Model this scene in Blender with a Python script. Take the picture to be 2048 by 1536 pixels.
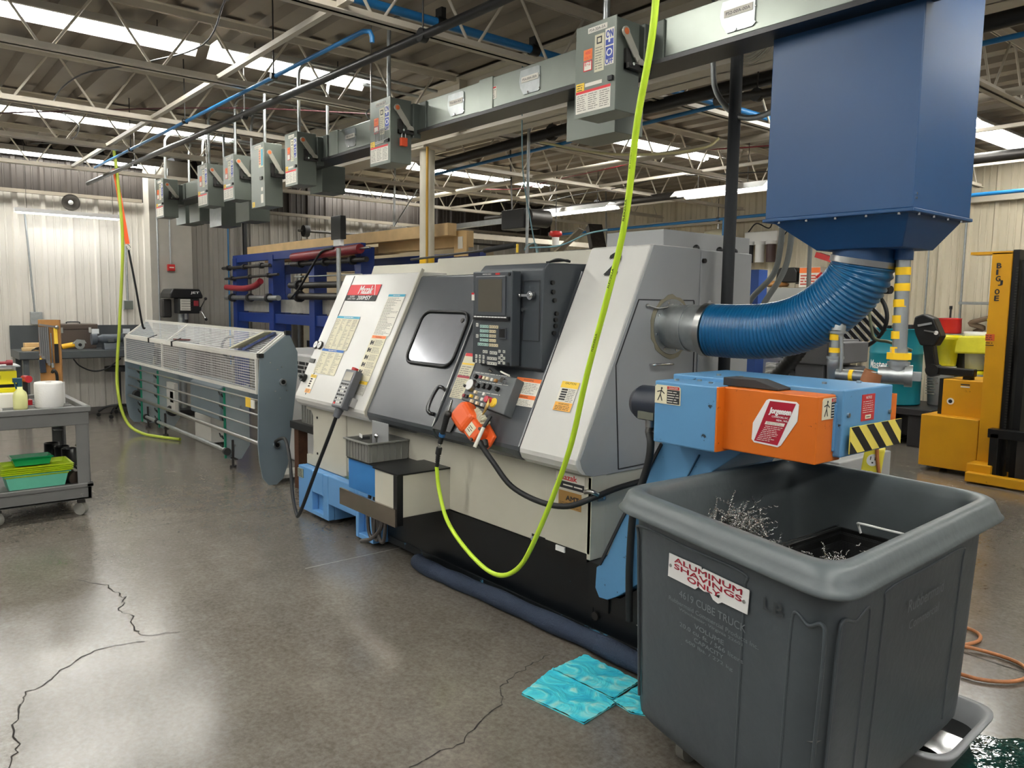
import bpy, math, random
from mathutils import Vector, Matrix
random.seed(7)
R = math.radians
for o in list(bpy.data.objects): bpy.data.objects.remove(o)
SC = bpy.context.scene
COL = SC.collection

# ---------------------------------------------------------------- camera
def make_camera():
    yaw, pitch, roll, f = -0.876810, 0.102534, 0.0145086, 1558.1
    cy, sy, cp, sp, cr, sr = math.cos(yaw), math.sin(yaw), math.cos(pitch), math.sin(pitch), math.cos(roll), math.sin(roll)
    F = Vector((cp*sy, cp*cy, -sp)); r = Vector((cy, -sy, 0)); u = r.cross(F)
    r2 = r*cr + u*sr; u2 = -r*sr + u*cr
    cd = bpy.data.cameras.new('camera'); cd.sensor_width = 36; cd.lens = f/2048*36
    cd.clip_start = 0.05; cd.clip_end = 60
    co = bpy.data.objects.new('camera', cd); COL.objects.link(co)
    m = Matrix((r2, u2, -F)).transposed().to_4x4(); m.translation = (0, 0, 1.55)
    co.matrix_world = m
    SC.camera = co
make_camera()
# ---------------------------------------------------------------- world and exposure
w = bpy.data.worlds.new('world'); SC.world = w; w.use_nodes = True
w.node_tree.nodes['Background'].inputs[0].default_value = (0.90, 0.91, 0.90, 1)
w.node_tree.nodes['Background'].inputs[1].default_value = 0.16  # even grey fill added to brighten the room through its open sides
SC.view_settings.view_transform = 'Standard'; SC.view_settings.look = 'None'
SC.view_settings.gamma = 1; SC.view_settings.use_curve_mapping = False
SC.view_settings.exposure = 0.95
LAMP = 22.0          # strength of every fluorescent tube

# ---------------------------------------------------------------- materials
MATS = {}
def lin(c):
    return tuple((x/255/12.92 if x/255 <= .04045 else ((x/255+.055)/1.055)**2.4) for x in c)
def mat(name, rgb, rough=.5, metal=0., var=.06, scale=6., bump=0., bscale=40., spec=.5, stain=None, stain_amt=0., stain_scale=3., coat=0.):
    """principled surface with a soft colour wander, optional worn or dirty patches of a second colour"""
    if name in MATS: return MATS[name]
    m = bpy.data.materials.new(name); m.use_nodes = True; nt = m.node_tree; b = nt.nodes['Principled BSDF']
    b.inputs['Roughness'].default_value = rough; b.inputs['Metallic'].default_value = metal
    b.inputs['Specular IOR Level'].default_value = spec; b.inputs['Coat Weight'].default_value = coat
    c = lin(rgb)
    tc = nt.nodes.new('ShaderNodeTexCoord')
    last = None
    if var > 0:
        n = nt.nodes.new('ShaderNodeTexNoise'); n.inputs['Scale'].default_value = scale; n.inputs['Detail'].default_value = 5
        nt.links.new(tc.outputs['Object'], n.inputs['Vector'])
        mx = nt.nodes.new('ShaderNodeMix'); mx.data_type = 'RGBA'
        mx.inputs[6].default_value = (*[x*(1-var*2) for x in c], 1); mx.inputs[7].default_value = (*[min(1, x*(1+var*2)) for x in c], 1)
        nt.links.new(n.outputs['Fac'], mx.inputs[0]); last = mx.outputs[2]
    if stain_amt > 0:
        n2 = nt.nodes.new('ShaderNodeTexNoise'); n2.inputs['Scale'].default_value = stain_scale; n2.inputs['Detail'].default_value = 9
        n2.inputs['Roughness'].default_value = .65
        nt.links.new(tc.outputs['Object'], n2.inputs['Vector'])
        rp = nt.nodes.new('ShaderNodeValToRGB'); t = .72-.3*stain_amt
        rp.color_ramp.elements[0].position = t; rp.color_ramp.elements[1].position = t+.04
        nt.links.new(n2.outputs['Fac'], rp.inputs[0])
        m2 = nt.nodes.new('ShaderNodeMix'); m2.data_type = 'RGBA'
        if last: nt.links.new(last, m2.inputs[6])
        else: m2.inputs[6].default_value = (*c, 1)
        m2.inputs[7].default_value = (*lin(stain or (20, 20, 20)), 1)
        nt.links.new(rp.outputs[0], m2.inputs[0]); last = m2.outputs[2]
    if last: nt.links.new(last, b.inputs['Base Color'])
    else: b.inputs['Base Color'].default_value = (*c, 1)
    if bump > 0:
        n3 = nt.nodes.new('ShaderNodeTexNoise'); n3.inputs['Scale'].default_value = bscale; n3.inputs['Detail'].default_value = 3
        nt.links.new(tc.outputs['Object'], n3.inputs['Vector'])
        bp = nt.nodes.new('ShaderNodeBump'); bp.inputs['Strength'].default_value = bump; bp.inputs['Distance'].default_value = .01
        nt.links.new(n3.outputs['Fac'], bp.inputs['Height']); nt.links.new(bp.outputs[0], b.inputs['Normal'])
    MATS[name] = m; return m
def emit(name, rgb, s):
    m = bpy.data.materials.new(name); m.use_nodes = True; b = m.node_tree.nodes['Principled BSDF']
    b.inputs['Base Color'].default_value = (*lin(rgb), 1)
    b.inputs['Emission Color'].default_value = (*lin(rgb), 1); b.inputs['Emission Strength'].default_value = s
    MATS[name] = m; return m
def mesh_mat(name, rgb, pitch, wire, axes=('X', 'Z'), metal=.6):
    """wire cloth: crossing wires with open holes between them"""
    m = bpy.data.materials.new(name); m.use_nodes = True; nt = m.node_tree; b = nt.nodes['Principled BSDF']
    b.inputs['Base Color'].default_value = (*lin(rgb), 1); b.inputs['Metallic'].default_value = metal; b.inputs['Roughness'].default_value = .4
    tc = nt.nodes.new('ShaderNodeTexCoord'); sx = nt.nodes.new('ShaderNodeSeparateXYZ'); nt.links.new(tc.outputs['UV'], sx.inputs[0])
    outs = []
    for a in ('X', 'Y'):
        d = nt.nodes.new('ShaderNodeMath'); d.operation = 'DIVIDE'; d.inputs[1].default_value = pitch; nt.links.new(sx.outputs[a], d.inputs[0])
        fr = nt.nodes.new('ShaderNodeMath'); fr.operation = 'FRACT'; nt.links.new(d.outputs[0], fr.inputs[0])
        lt = nt.nodes.new('ShaderNodeMath'); lt.operation = 'LESS_THAN'; lt.inputs[1].default_value = wire/pitch; nt.links.new(fr.outputs[0], lt.inputs[0])
        outs.append(lt)
    mx = nt.nodes.new('ShaderNodeMath'); mx.operation = 'MAXIMUM'
    nt.links.new(outs[0].outputs[0], mx.inputs[0]); nt.links.new(outs[1].outputs[0], mx.inputs[1])
    nt.links.new(mx.outputs[0], b.inputs['Alpha'])
    MATS[name] = m; return m

white = mat('machine_white_paint', (206, 205, 200), .28, var=.03, scale=3)
cream = mat('worn_cream_paint', (190, 187, 172), .45, var=.05, scale=4, stain=(120, 112, 88), stain_amt=.12, stain_scale=2.2)
sidegrey = mat('grey_side_paint', (156, 158, 158), .42, var=.03, scale=3)
slate = mat('dark_slate_enamel', (74, 78, 82), .24, var=.05, scale=2.5)
slate2 = mat('dark_console_plastic', (62, 67, 72), .42, var=.04, scale=6)
black = mat('black_paint', (16, 17, 18), .38, var=.2, scale=5)
rubber = mat('black_rubber', (28, 29, 30), .6, var=.1)
chipblk = mat('chipped_black_enamel', (10, 14, 17), .3, var=.3, scale=6, stain=(70, 128, 150), stain_amt=.1, stain_scale=7)
sky = mat('machine_light_blue', (98, 152, 204), .4, var=.05, scale=3, stain=(40, 80, 110), stain_amt=.1, stain_scale=9)
sky2 = mat('conveyor_blue_scuffed', (88, 140, 182), .42, var=.06, scale=4, stain=(34, 44, 50), stain_amt=.26, stain_scale=18)
midblue = mat('mid_blue_paint', (50, 118, 182), .4, var=.05)
orange = mat('orange_scuffed_paint', (206, 104, 22), .4, var=.05, scale=4, stain=(70, 38, 20), stain_amt=.24, stain_scale=20)
steel = mat('brushed_steel', (170, 170, 168), .28, 1, var=.08, scale=12)
galv = mat('galvanised_steel', (168, 172, 172), .38, .85, var=.14, scale=22)
chrome = mat('chrome', (215, 215, 215), .12, 1, var=0)
dsteel = mat('dark_steel', (70, 68, 66), .45, .7, var=.15)
plate = mat('grey_guard_plate', (122, 136, 144), .42, .25, var=.05, scale=4)
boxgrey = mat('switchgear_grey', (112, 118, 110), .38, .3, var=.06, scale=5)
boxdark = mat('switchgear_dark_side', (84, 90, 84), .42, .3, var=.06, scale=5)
bus = mat('busway_galvanised_grey', (140, 146, 138), .34, .55, var=.12, scale=4)
joist = mat('joist_offwhite_paint', (200, 192, 176), .5, var=.05)
deck = mat('roof_deck_paint', (150, 140, 126), .6, var=.09, scale=2.5)
wallm = mat('ribbed_wall_paint', (205, 200, 190), .5, var=.03, scale=1.2)
wallw = mat('ribbed_wall_paint_warm', (212, 202, 178), .5, var=.03, scale=1.2)
tan = mat('tan_door_paint', (150, 136, 112), .6, var=.05)
rackblue = mat('rack_royal_blue', (18, 48, 118), .38, var=.08)
hoodblue = mat('hood_navy_powder', (26, 68, 112), .42, var=.05, scale=3)
hoseblue = mat('duct_hose_blue', (14, 92, 138), .3, var=.06, coat=.3)
lime = mat('lime_air_hose', (190, 224, 50), .45, var=.05)
airblue = mat('air_pipe_blue', (36, 118, 178), .35, var=.06)
yellow = mat('stacker_yellow', (208, 150, 20), .4, var=.06, scale=5, stain=(110, 80, 20), stain_amt=.12, stain_scale=12)
binyel = mat('bin_yellow', (232, 218, 20), .4, var=.03)
tapeyel = mat('tape_yellow', (250, 200, 20), .45, var=.03)
teal = mat('drum_teal', (10, 122, 138), .35, var=.05, scale=4)
greybin = mat('truck_grey_plastic', (68, 75, 80), .42, var=.07, scale=5, stain=(150, 154, 156), stain_amt=.03, stain_scale=26, bump=.12, bscale=30)
binlid = mat('tote_grey_plastic', (120, 120, 114), .5, var=.04)
cartgrey = mat('cart_grey_plastic', (108, 108, 106), .55, var=.08, stain=(160, 158, 150), stain_amt=.15, stain_scale=10)
woodm = mat('pine_lumber', (200, 168, 118), .6, var=.14, scale=7, stain=(120, 84, 48), stain_amt=.08, stain_scale=9)
oak = mat('tool_board_wood', (158, 112, 60), .5, var=.2, scale=10)
red = mat('red_paint', (190, 34, 34), .4, var=.04)
brick = mat('maroon_paint', (136, 34, 44), .4, var=.05)
paperw = mat('label_white', (226, 222, 210), .5, var=.03)
pureW = mat('white_plastic', (232, 232, 230), .45, var=.02)
ink = mat('label_ink', (40, 40, 42), .6, var=0)
inkg = mat('label_print_grey', (128, 126, 118), .6, var=0)
lred = mat('label_red', (214, 42, 48), .5, var=.02)
lcrim = mat('label_crimson', (160, 16, 44), .4, var=.02)
lblue = mat('label_blue', (44, 66, 160), .5, var=.02)
lcyan = mat('label_cyan', (60, 160, 190), .5, var=.02)
loran = mat('label_orange', (240, 120, 50), .5, var=.02)
lyel = mat('label_yellow', (240, 200, 60), .5, var=.02)
lcream = mat('label_cream', (212, 206, 178), .5, var=.02)
brown = mat('toolbox_brown', (82, 70, 62), .45, var=.05)
benchm = mat('bench_charcoal_paint', (72, 76, 78), .42, var=.06)
rust = mat('rusty_steel', (92, 62, 44), .7, .3, var=.3, scale=20)
grass = mat('green_trim', (20, 130, 100), .45, var=.05)
orangegun = mat('pedal_orange_casting', (226, 92, 34), .38, var=.06, scale=6)
TUBE = emit('lit_fluorescent_tube', (252, 251, 246), LAMP)

# ---------------------------------------------------------------- mesh builder
class FR:
    """a flat frame: origin, u (right), v (up), n = u x v (out of the face)"""
    def __init__(s, o, u, v):
        s.o = Vector(o); s.u = Vector(u).normalized(); s.v = Vector(v).normalized(); s.n = s.u.cross(s.v)
    def __call__(s, a, b, c=0.): return s.o + s.u*a + s.v*b + s.n*c
def FRONT(x, y, z): return FR((x, y, z), (1, 0, 0), (0, 0, 1))      # faces -Y
def SIDE(x, y, z): return FR((x, y, z), (0, 1, 0), (0, 0, 1))       # faces +X
TEXTS = {}
def text_mesh(s, bold=0.):
    k = (s, bold)
    if k not in TEXTS:
        cu = bpy.data.curves.new('t', 'FONT'); cu.body = s; cu.size = 1; cu.offset = bold; cu.resolution_u = 3
        o = bpy.data.objects.new('t', cu); COL.objects.link(o)
        dg = bpy.context.evaluated_depsgraph_get(); dg.update()
        me = bpy.data.meshes.new_from_object(o.evaluated_get(dg))
        vs = [v.co.copy() for v in me.vertices]; fs = [tuple(p.vertices) for p in me.polygons]
        bpy.data.objects.remove(o); bpy.data.meshes.remove(me); bpy.data.curves.remove(cu)
        x0 = min(v.x for v in vs); x1 = max(v.x for v in vs); y0 = min(v.y for v in vs); y1 = max(v.y for v in vs)
        vs = [((v.x-x0)/(x1-x0), (v.y-y0)/(y1-y0)) for v in vs]
        TEXTS[k] = (vs, fs)
    return TEXTS[k]
class MB:
    def __init__(s): s.v = []; s.f = []; s.m = []; s.sm = []; s.mats = []; s.uv = {}
    def mi(s, m):
        if m not in s.mats: s.mats.append(m)
        return s.mats.index(m)
    def add(s, vs, fs, m, smooth=False, uvs=None):
        b = len(s.v); s.v += [Vector(v) for v in vs]; k = s.mi(m)
        for i, f in enumerate(fs):
            if uvs: s.uv[len(s.f)] = uvs[i]
            s.f.append(tuple(b+j for j in f)); s.m.append(k); s.sm.append(smooth)
        return s
    def hexa(s, p, m):   # p: 8 points, bottom loop then top loop
        return s.add(p, [(3, 2, 1, 0), (4, 5, 6, 7), (0, 1, 5, 4), (1, 2, 6, 5), (2, 3, 7, 6), (3, 0, 4, 7)], m)
    def box(s, x0, x1, y0, y1, z0, z1, m):
        return s.hexa([(x0, y0, z0), (x1, y0, z0), (x1, y1, z0), (x0, y1, z0), (x0, y0, z1), (x1, y0, z1), (x1, y1, z1), (x0, y1, z1)], m)
    def fbox(s, fr, a0, a1, b0, b1, c0, c1, m):
        return s.hexa([fr(a0, b0, c0), fr(a1, b0, c0), fr(a1, b0, c1), fr(a0, b0, c1), fr(a0, b1, c0), fr(a1, b1, c0), fr(a1, b1, c1), fr(a0, b1, c1)][::1], m) if False else \
            s.hexa([fr(a0, b0, c1), fr(a1, b0, c1), fr(a1, b0, c0), fr(a0, b0, c0), fr(a0, b1, c1), fr(a1, b1, c1), fr(a1, b1, c0), fr(a0, b1, c0)], m)
    def bar(s, p0, p1, w, h, m, up=(0, 0, 1)):
        p0 = Vector(p0); p1 = Vector(p1); d = (p1-p0).normalized(); up = Vector(up)
        if abs(d.dot(up)) > .98: up = Vector((1, 0, 0)) if abs(d.x) < .9 else Vector((0, 1, 0))
        a = d.cross(up).normalized(); b = a.cross(d)
        q = []
        for p in (p0, p1):
            q += [p-a*w/2-b*h/2, p+a*w/2-b*h/2, p+a*w/2+b*h/2, p-a*w/2+b*h/2]
        return s.add(q, [(0, 1, 2, 3), (7, 6, 5, 4), (0, 4, 5, 1), (1, 5, 6, 2), (2, 6, 7, 3), (3, 7, 4, 0)], m)
    def prism(s, poly, fn, a0, a1, m):
        """poly: 2D points; fn(p, a) -> 3D"""
        n = len(poly); vs = [fn(p, a0) for p in poly]+[fn(p, a1) for p in poly]
        fs = [tuple(range(n))[::-1], tuple(range(n, 2*n))]+[(i, (i+1) % n, n+(i+1) % n, n+i) for i in range(n)]
        return s.add(vs, fs, m)
    def prismx(s, poly, x0, x1, m): return s.prism(poly, lambda p, a: (a, p[0], p[1]), x0, x1, m)
    def prismy(s, poly, y0, y1, m): return s.prism(poly, lambda p, a: (p[0], a, p[1]), y0, y1, m)
    def prismz(s, poly, z0, z1, m): return s.prism(poly, lambda p, a: (p[0], p[1], a), z0, z1, m)
    def fprism(s, fr, poly, c0, c1, m): return s.prism(poly, lambda p, a: fr(p[0], p[1], a), c0, c1, m)
    def cyl(s, p0, p1, r0, m, r1=None, n=16, smooth=True, caps=True):
        r1 = r0 if r1 is None else r1; p0 = Vector(p0); p1 = Vector(p1); d = (p1-p0).normalized()
        a = d.orthogonal().normalized(); b = d.cross(a)
        vs = []
        for p, r in ((p0, r0), (p1, r1)):
            vs += [p+(a*math.cos(2*math.pi*i/n)+b*math.sin(2*math.pi*i/n))*r for i in range(n)]
        s.add(vs, [(i, (i+1) % n, n+(i+1) % n, n+i) for i in range(n)], m, smooth)
        if caps: s.add(vs, [tuple(range(n))[::-1], tuple(range(n, 2*n))], m)
        return s
    def tube(s, pts, r, m, n=8, sub=6, cyc=False, rf=None, closed_caps=True):
        pts = [Vector(p) for p in pts]
        if sub > 1 and len(pts) > 2:
            q = []; L = len(pts)
            rng = range(L if cyc else L-1)
            for i in rng:
                p0 = pts[(i-1) % L] if (cyc or i > 0) else pts[0]*2-pts[1]
                p1 = pts[i]; p2 = pts[(i+1) % L]
                p3 = pts[(i+2) % L] if (cyc or i+2 < L) else pts[-1]*2-pts[-2]
                for k in range(sub):
                    t = k/sub
                    q.append(.5*((2*p1)+(p2-p0)*t+(2*p0-5*p1+4*p2-p3)*t*t+(3*p1-p0-3*p2+p3)*t**3))
            if not cyc: q.append(pts[-1])
            pts = q
        L = len(pts); rings = []; a = None
        for i, p in enumerate(pts):
            if cyc: d = (pts[(i+1) % L]-pts[i-1]).normalized()
            else: d = (pts[min(i+1, L-1)]-pts[max(i-1, 0)]).normalized()
            if a is None: a = d.orthogonal().normalized()
            else: a = (a-d*a.dot(d)).normalized()
            b = d.cross(a); rr = rf(i/(L-1)) if rf else r
            rings.append([p+(a*math.cos(2*math.pi*j/n)+b*math.sin(2*math.pi*j/n))*rr for j in range(n)])
        vs = [v for rg in rings for v in rg]; fs = []
        for i in range(L if cyc else L-1):
            i2 = (i+1) % L
            for j in range(n): fs.append((i*n+j, i*n+(j+1) % n, i2*n+(j+1) % n, i2*n+j))
        s.add(vs, fs, m, True)
        if not cyc and closed_caps: s.add(rings[0]+rings[-1], [tuple(range(n))[::-1], tuple(range(n, 2*n))], m)
        return s
    def lathe(s, prof, o, m, ax=(0, 0, 1), n=24, smooth=True):
        o = Vector(o); d = Vector(ax).normalized(); a = d.orthogonal().normalized(); b = d.cross(a)
        vs = []
        for r, z in prof: vs += [o+d*z+(a*math.cos(2*math.pi*i/n)+b*math.sin(2*math.pi*i/n))*max(r, 1e-4) for i in range(n)]
        fs = [(k*n+i, k*n+(i+1) % n, (k+1)*n+(i+1) % n, (k+1)*n+i) for k in range(len(prof)-1) for i in range(n)]
        return s.add(vs, fs, m, smooth)
    def ball(s, c, r, m, n=12, sc=(1, 1, 1)):
        pr = [(math.sin(math.pi*k/8), -math.cos(math.pi*k/8)) for k in range(9)]
        vs = []; c = Vector(c)
        for rr, z in pr: vs += [c+Vector((rr*math.cos(2*math.pi*i/n)*r*sc[0], rr*math.sin(2*math.pi*i/n)*r*sc[1], z*r*sc[2])) for i in range(n)]
        fs = [(k*n+i, k*n+(i+1) % n, (k+1)*n+(i+1) % n, (k+1)*n+i) for k in range(8) for i in range(n)]
        return s.add(vs, fs, m, True)
    def text(s, t, fr, a, b, wd, ht, m, c=.0015, bold=0., shear=0.):
        vs, fs = text_mesh(t, 0.)
        k = min(.065, bold*1.5)*ht if bold > 0 else 0
        for i, (dx_, dy_) in enumerate(((0, 0), (k, 0), (-k, 0), (0, k*.7), (0, -k*.7)) if k else ((0, 0),)):
            s.add([fr(a+x*wd+y*ht*shear+dx_, b+y*ht+dy_, c+i*.00008) for x, y in vs], fs, m)
        return s
    def lines(s, fr, a0, a1, b0, b1, n, m, c=.0015, fill=.35, rag=.25, seed=1):
        rd = random.Random(seed); h = (b1-b0)/n
        for i in range(n):
            e = a1-(a1-a0)*rd.random()*rag; y = b0+i*h+h*.3
            x = a0
            while x < e:      # words
                wv = min(e-x, h*(1+3*rd.random()))
                s.add([fr(x, y, c), fr(x+wv, y, c), fr(x+wv, y+h*fill, c), fr(x, y+h*fill, c)], [(0, 1, 2, 3)], m)
                x += wv+h*.45
        return s
    def rect(s, fr, a0, a1, b0, b1, c, m):
        return s.add([fr(a0, b0, c), fr(a1, b0, c), fr(a1, b1, c), fr(a0, b1, c)], [(0, 1, 2, 3)], m)
    def build(s, name, parent=None, bevel=0., seg=2, auto=True, label=None, loc=None, solid=0., subsurf=0):
        me = bpy.data.meshes.new(name)
        off = Vector(parent['_w']) if parent is not None else (Vector(loc) if loc else Vector((0, 0, 0)))
        me.from_pydata([v-off for v in s.v], [], s.f)
        for m in s.mats: me.materials.append(m)
        for i, p in enumerate(me.polygons): p.material_index = s.m[i]; p.use_smooth = s.sm[i]
        if s.uv:
            ul = me.uv_layers.new(name='UVMap')
            for i, p in enumerate(me.polygons):
                if i in s.uv:
                    for k, li in enumerate(p.loop_indices): ul.data[li].uv = s.uv[i][k]
        me.update()
        o = bpy.data.objects.new(name, me); COL.objects.link(o)
        if parent is not None:
            o.parent = parent; o['_w'] = list(parent['_w'])
        else:
            o.location = off; o['_w'] = list(off)
        if bevel:
            b = o.modifiers.new('bevel', 'BEVEL'); b.width = bevel; b.segments = seg; b.limit_method = 'ANGLE'; b.angle_limit = R(40)
            b.harden_normals = False
        if solid:
            b = o.modifiers.new('solid', 'SOLIDIFY'); b.thickness = solid; b.offset = 0
        if subsurf:
            b = o.modifiers.new('sub', 'SUBSURF'); b.levels = subsurf; b.render_levels = subsurf
        if label: o['label'] = label
        return o
def tag(o, label, cat, group=None):
    o['label'] = label; o['category'] = cat
    if group: o['group'] = group
    return o
def thing(name, label, cat, loc, group=None):
    o = bpy.data.objects.new(name, None); COL.objects.link(o); o.location = loc; o.empty_display_size = .05
    o['_w'] = list(loc); return tag(o, label, cat, group)
def struct(o): o['kind'] = 'structure'; return o
def kids(o): return [c for c in bpy.data.objects if c.parent == o]
def copy_thing(src, loc, label, group=None, rz=None, scale=None):
    allk = kids(src); r = src.copy(); COL.objects.link(r); r.location = loc; r['label'] = label; r['_w'] = list(loc)
    if group: r['group'] = group
    if rz is not None: r.rotation_euler = (0, 0, rz)
    if scale: r.scale = scale
    for ch in allk:
        c = ch.copy(); COL.objects.link(c); c.parent = r
        for g in kids(ch):
            d = g.copy(); COL.objects.link(d); d.parent = c
    return r
def rrect(a0, a1, b0, b1, r, n=5):
    out = []
    for cx, cy, t0 in ((a1-r, b0+r, -90), (a1-r, b1-r, 0), (a0+r, b1-r, 90), (a0+r, b0+r, 180)):
        for k in range(n+1):
            t = R(t0+90*k/n); out.append((cx+r*math.cos(t), cy+r*math.sin(t)))
    return out
ORD = ['first', 'second', 'third', 'fourth', 'fifth', 'sixth', 'seventh', 'eighth', 'ninth']
# ================================================================ ROOM
WX, WY, DECK = -11.6, 10.6, 3.44
def floor_mat():
    m = bpy.data.materials.new('polished_concrete'); m.use_nodes = True; nt = m.node_tree; N = nt.nodes; L = nt.links; b = N['Principled BSDF']
    tc = N.new('ShaderNodeTexCoord')
    def noise(sc, det=6, ro=.6, dist=0.):
        n = N.new('ShaderNodeTexNoise'); n.inputs['Scale'].default_value = sc; n.inputs['Detail'].default_value = det; n.inputs['Roughness'].default_value = ro
        n.inputs['Distortion'].default_value = dist; L.new(tc.outputs['Object'], n.inputs['Vector']); return n
    def ramp(src, stops):
        r = N.new('ShaderNodeValToRGB'); e = r.color_ramp.elements
        while len(e) < len(stops): e.new(.5)
        for i, (p, c) in enumerate(stops): e[i].position = p; e[i].color = (*lin(c), 1)
        L.new(src, r.inputs[0]); return r
    def mix(a, bb, fac, mode='MIX'):
        x = N.new('ShaderNodeMix'); x.data_type = 'RGBA'; x.blend_type = mode
        L.new(a, x.inputs[6]); L.new(bb, x.inputs[7])
        if isinstance(fac, float): x.inputs[0].default_value = fac
        else: L.new(fac, x.inputs[0])
        return x
    n1 = noise(1.1, 10, .66, .3); n2 = noise(7, 10, .75, .1); n3 = noise(45, 6, .7)
    c1 = ramp(n1.outputs['Fac'], [(.32, (72, 66, 58)), (.5, (98, 92, 83)), (.66, (124, 118, 109))])
    c2 = ramp(n2.outputs['Fac'], [(.3, (80, 75, 67)), (.48, (102, 96, 87)), (.56, (113, 107, 98)), (.72, (144, 139, 130))])
    x = mix(c1.outputs[0], c2.outputs[0], .5)
    c3 = ramp(n3.outputs['Fac'], [(.35, (86, 80, 73)), (.65, (146, 140, 130))])
    x = mix(x.outputs[2], c3.outputs[0], .35)
    L.new(x.outputs[2], b.inputs['Base Color'])
    rr = N.new('ShaderNodeMapRange'); rr.inputs[1].default_value = .3; rr.inputs[2].default_value = .7; rr.inputs[3].default_value = .17; rr.inputs[4].default_value = .25
    L.new(n2.outputs['Fac'], rr.inputs[0]); L.new(rr.outputs[0], b.inputs['Roughness'])
    b.inputs['Specular IOR Level'].default_value = .75
    bp = N.new('ShaderNodeBump'); bp.inputs['Strength'].default_value = .06; bp.inputs['Distance'].default_value = .02
    nb = noise(2.2, 3, .5); L.new(nb.outputs['Fac'], bp.inputs['Height']); L.new(bp.outputs[0], b.inputs['Normal'])
    return m
FLOORM = floor_mat()
b = MB(); b.box(WX, 4, -4, WY, -.1, 0, FLOORM); struct(b.build('floor'))
# saw cuts and random cracks: shallow dark inlays lying on the slab
crackm = mat('crack_dark', (38, 34, 30), .9, var=0)
def strip(mb, pts, w, m, z=.0012):
    for i in range(len(pts)-1):
        p = Vector((*pts[i], z)); q = Vector((*pts[i+1], z)); d = (q-p).normalized(); a = Vector((-d.y, d.x, 0))*w/2*(.5+random.random())
        mb.add([p-a, q-a, q+a, p+a], [(0, 1, 2, 3)], m)
b = MB()
for x in (-5.56, -9.9): strip(b, [(x, -4), (x, WY)], .005, crackm)
strip(b, [(-4.14, 1.9), (-4.14, WY)], .006, mat('joint_fill', (150, 144, 130), .6))
strip(b, [(-4, 3.77), (3, 3.77)], .008, crackm)
def jag(pts, n=5, amp=.011):
    out = []
    for i in range(len(pts)-1):
        p = Vector(pts[i]); q = Vector(pts[i+1])
        for k in range(n): out.append(tuple(p.lerp(q, k/n)+Vector((random.uniform(-amp, amp), random.uniform(-amp, amp)))))
    return out+[pts[-1]]
CR = [[(-2.917, 0.292), (-3.022, 0.327), (-3.212, 0.344), (-3.359, 0.388), (-3.463, 0.41), (-3.484, 0.482), (-3.592, 0.553), (-3.71, 0.709), (-3.668, 0.905)], [(-4.713, 0.842), (-4.524, 0.938), (-4.343, 0.958), (-4.273, 0.97), (-4.122, 0.895), (-4.011, 0.937), (-3.831, 0.899), (-3.73, 0.921), (-3.678, 1.061)], [(-2.099, 1.326), (-2.109, 1.434), (-2.108, 1.55), (-2.194, 1.694), (-2.233, 1.821), (-2.335, 1.916), (-2.382, 1.994), (-2.413, 2.138), (-2.434, 2.268)]]
for c in CR: strip(b, jag(c), .0045, crackm, .0015)
o = struct(b.build('trim_1'))
# roof deck: ribs run along X
b = MB(); y = -4.0
prof = []
while y < WY:
    prof += [(y, DECK), (y+.10, DECK), (y+.125, DECK+.06), (y+.255, DECK+.06), (y+.28, DECK)]; y += .30
vs = [(WX, p[0], p[1]) for p in prof]+[(4, p[0], p[1]) for p in prof]; n = len(prof)
b.add(vs, [(i, i+1, n+i+1, n+i) for i in range(n-1)], deck)
struct(b.build('ceiling', solid=.004))
# ribbed steel walls
def ribbed(axis, fixed, a0, a1, z0, z1, m, sign, pitch=.305):
    prof = []; a = a0
    while a < a1:
        prof += [(a, 0), (a+.02, .03), (a+.06, .03), (a+.08, 0), (a+.15, 0), (a+.156, .008), (a+.17, .008), (a+.176, 0), (a+.226, 0), (a+.232, .008), (a+.246, .008), (a+.252, 0)]; a += pitch
    prof.append((a1, 0))
    f = (lambda t, d, z: (fixed+sign*d, t, z)) if axis == 'y' else (lambda t, d, z: (t, fixed+sign*d, z))
    vs = [f(t, d, z0) for t, d in prof]+[f(t, d, z1) for t, d in prof]; n = len(prof)
    bb = MB(); bb.add(vs, [(i, i+1, n+i+1, n+i) for i in range(n-1)], m); return bb
up_ = mat('upper_wall_brown', (46, 40, 35), .7, var=.05)  # darker brown strip along the top of the left wall
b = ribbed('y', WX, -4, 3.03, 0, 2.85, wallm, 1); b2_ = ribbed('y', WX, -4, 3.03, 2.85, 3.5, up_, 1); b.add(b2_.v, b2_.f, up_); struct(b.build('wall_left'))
b = ribbed('y', WX, 3.58, WY, 0, 2.85, mat('ribbed_wall_less_lit', (158, 154, 146), .5, var=.03), 1); b2_ = ribbed('y', WX, 3.58, WY, 2.85, 3.5, up_, 1); b.add(b2_.v, b2_.f, up_); struct(b.build('wall_left_far'))  # same wall away from the bench light, its dimness painted as grey
b = ribbed('x', WY, WX, 4, 0, 3.5, wallw, -1); struct(b.build('wall_back'))
b = MB(); b.box(WX, WX+.28, 3.03, 3.58, 0, 3.42, mat('column_cover_beige', (176, 172, 162), .5)); struct(b.build('trim_2', bevel=.004))
GIRT = mat('girt_paint', (128, 120, 106), .55)
b = MB(); b.box(WX+.031, WX+.08, -4, 3.0, 2.84, 2.885, GIRT).box(WX+.031, WX+.08, 3.6, WY-.05, 2.84, 2.885, GIRT)
b.box(WX+.05, 4, WY-.12, WY-.035, 2.86, 2.96, joist); struct(b.build('trim_3'))
b = MB(); b.box(WX+.031, WX+.06, -4, 3.0, 0, .09, mat('base_trim_grey', (96, 92, 86), .6)); struct(b.build('baseboard_left'))
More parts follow.
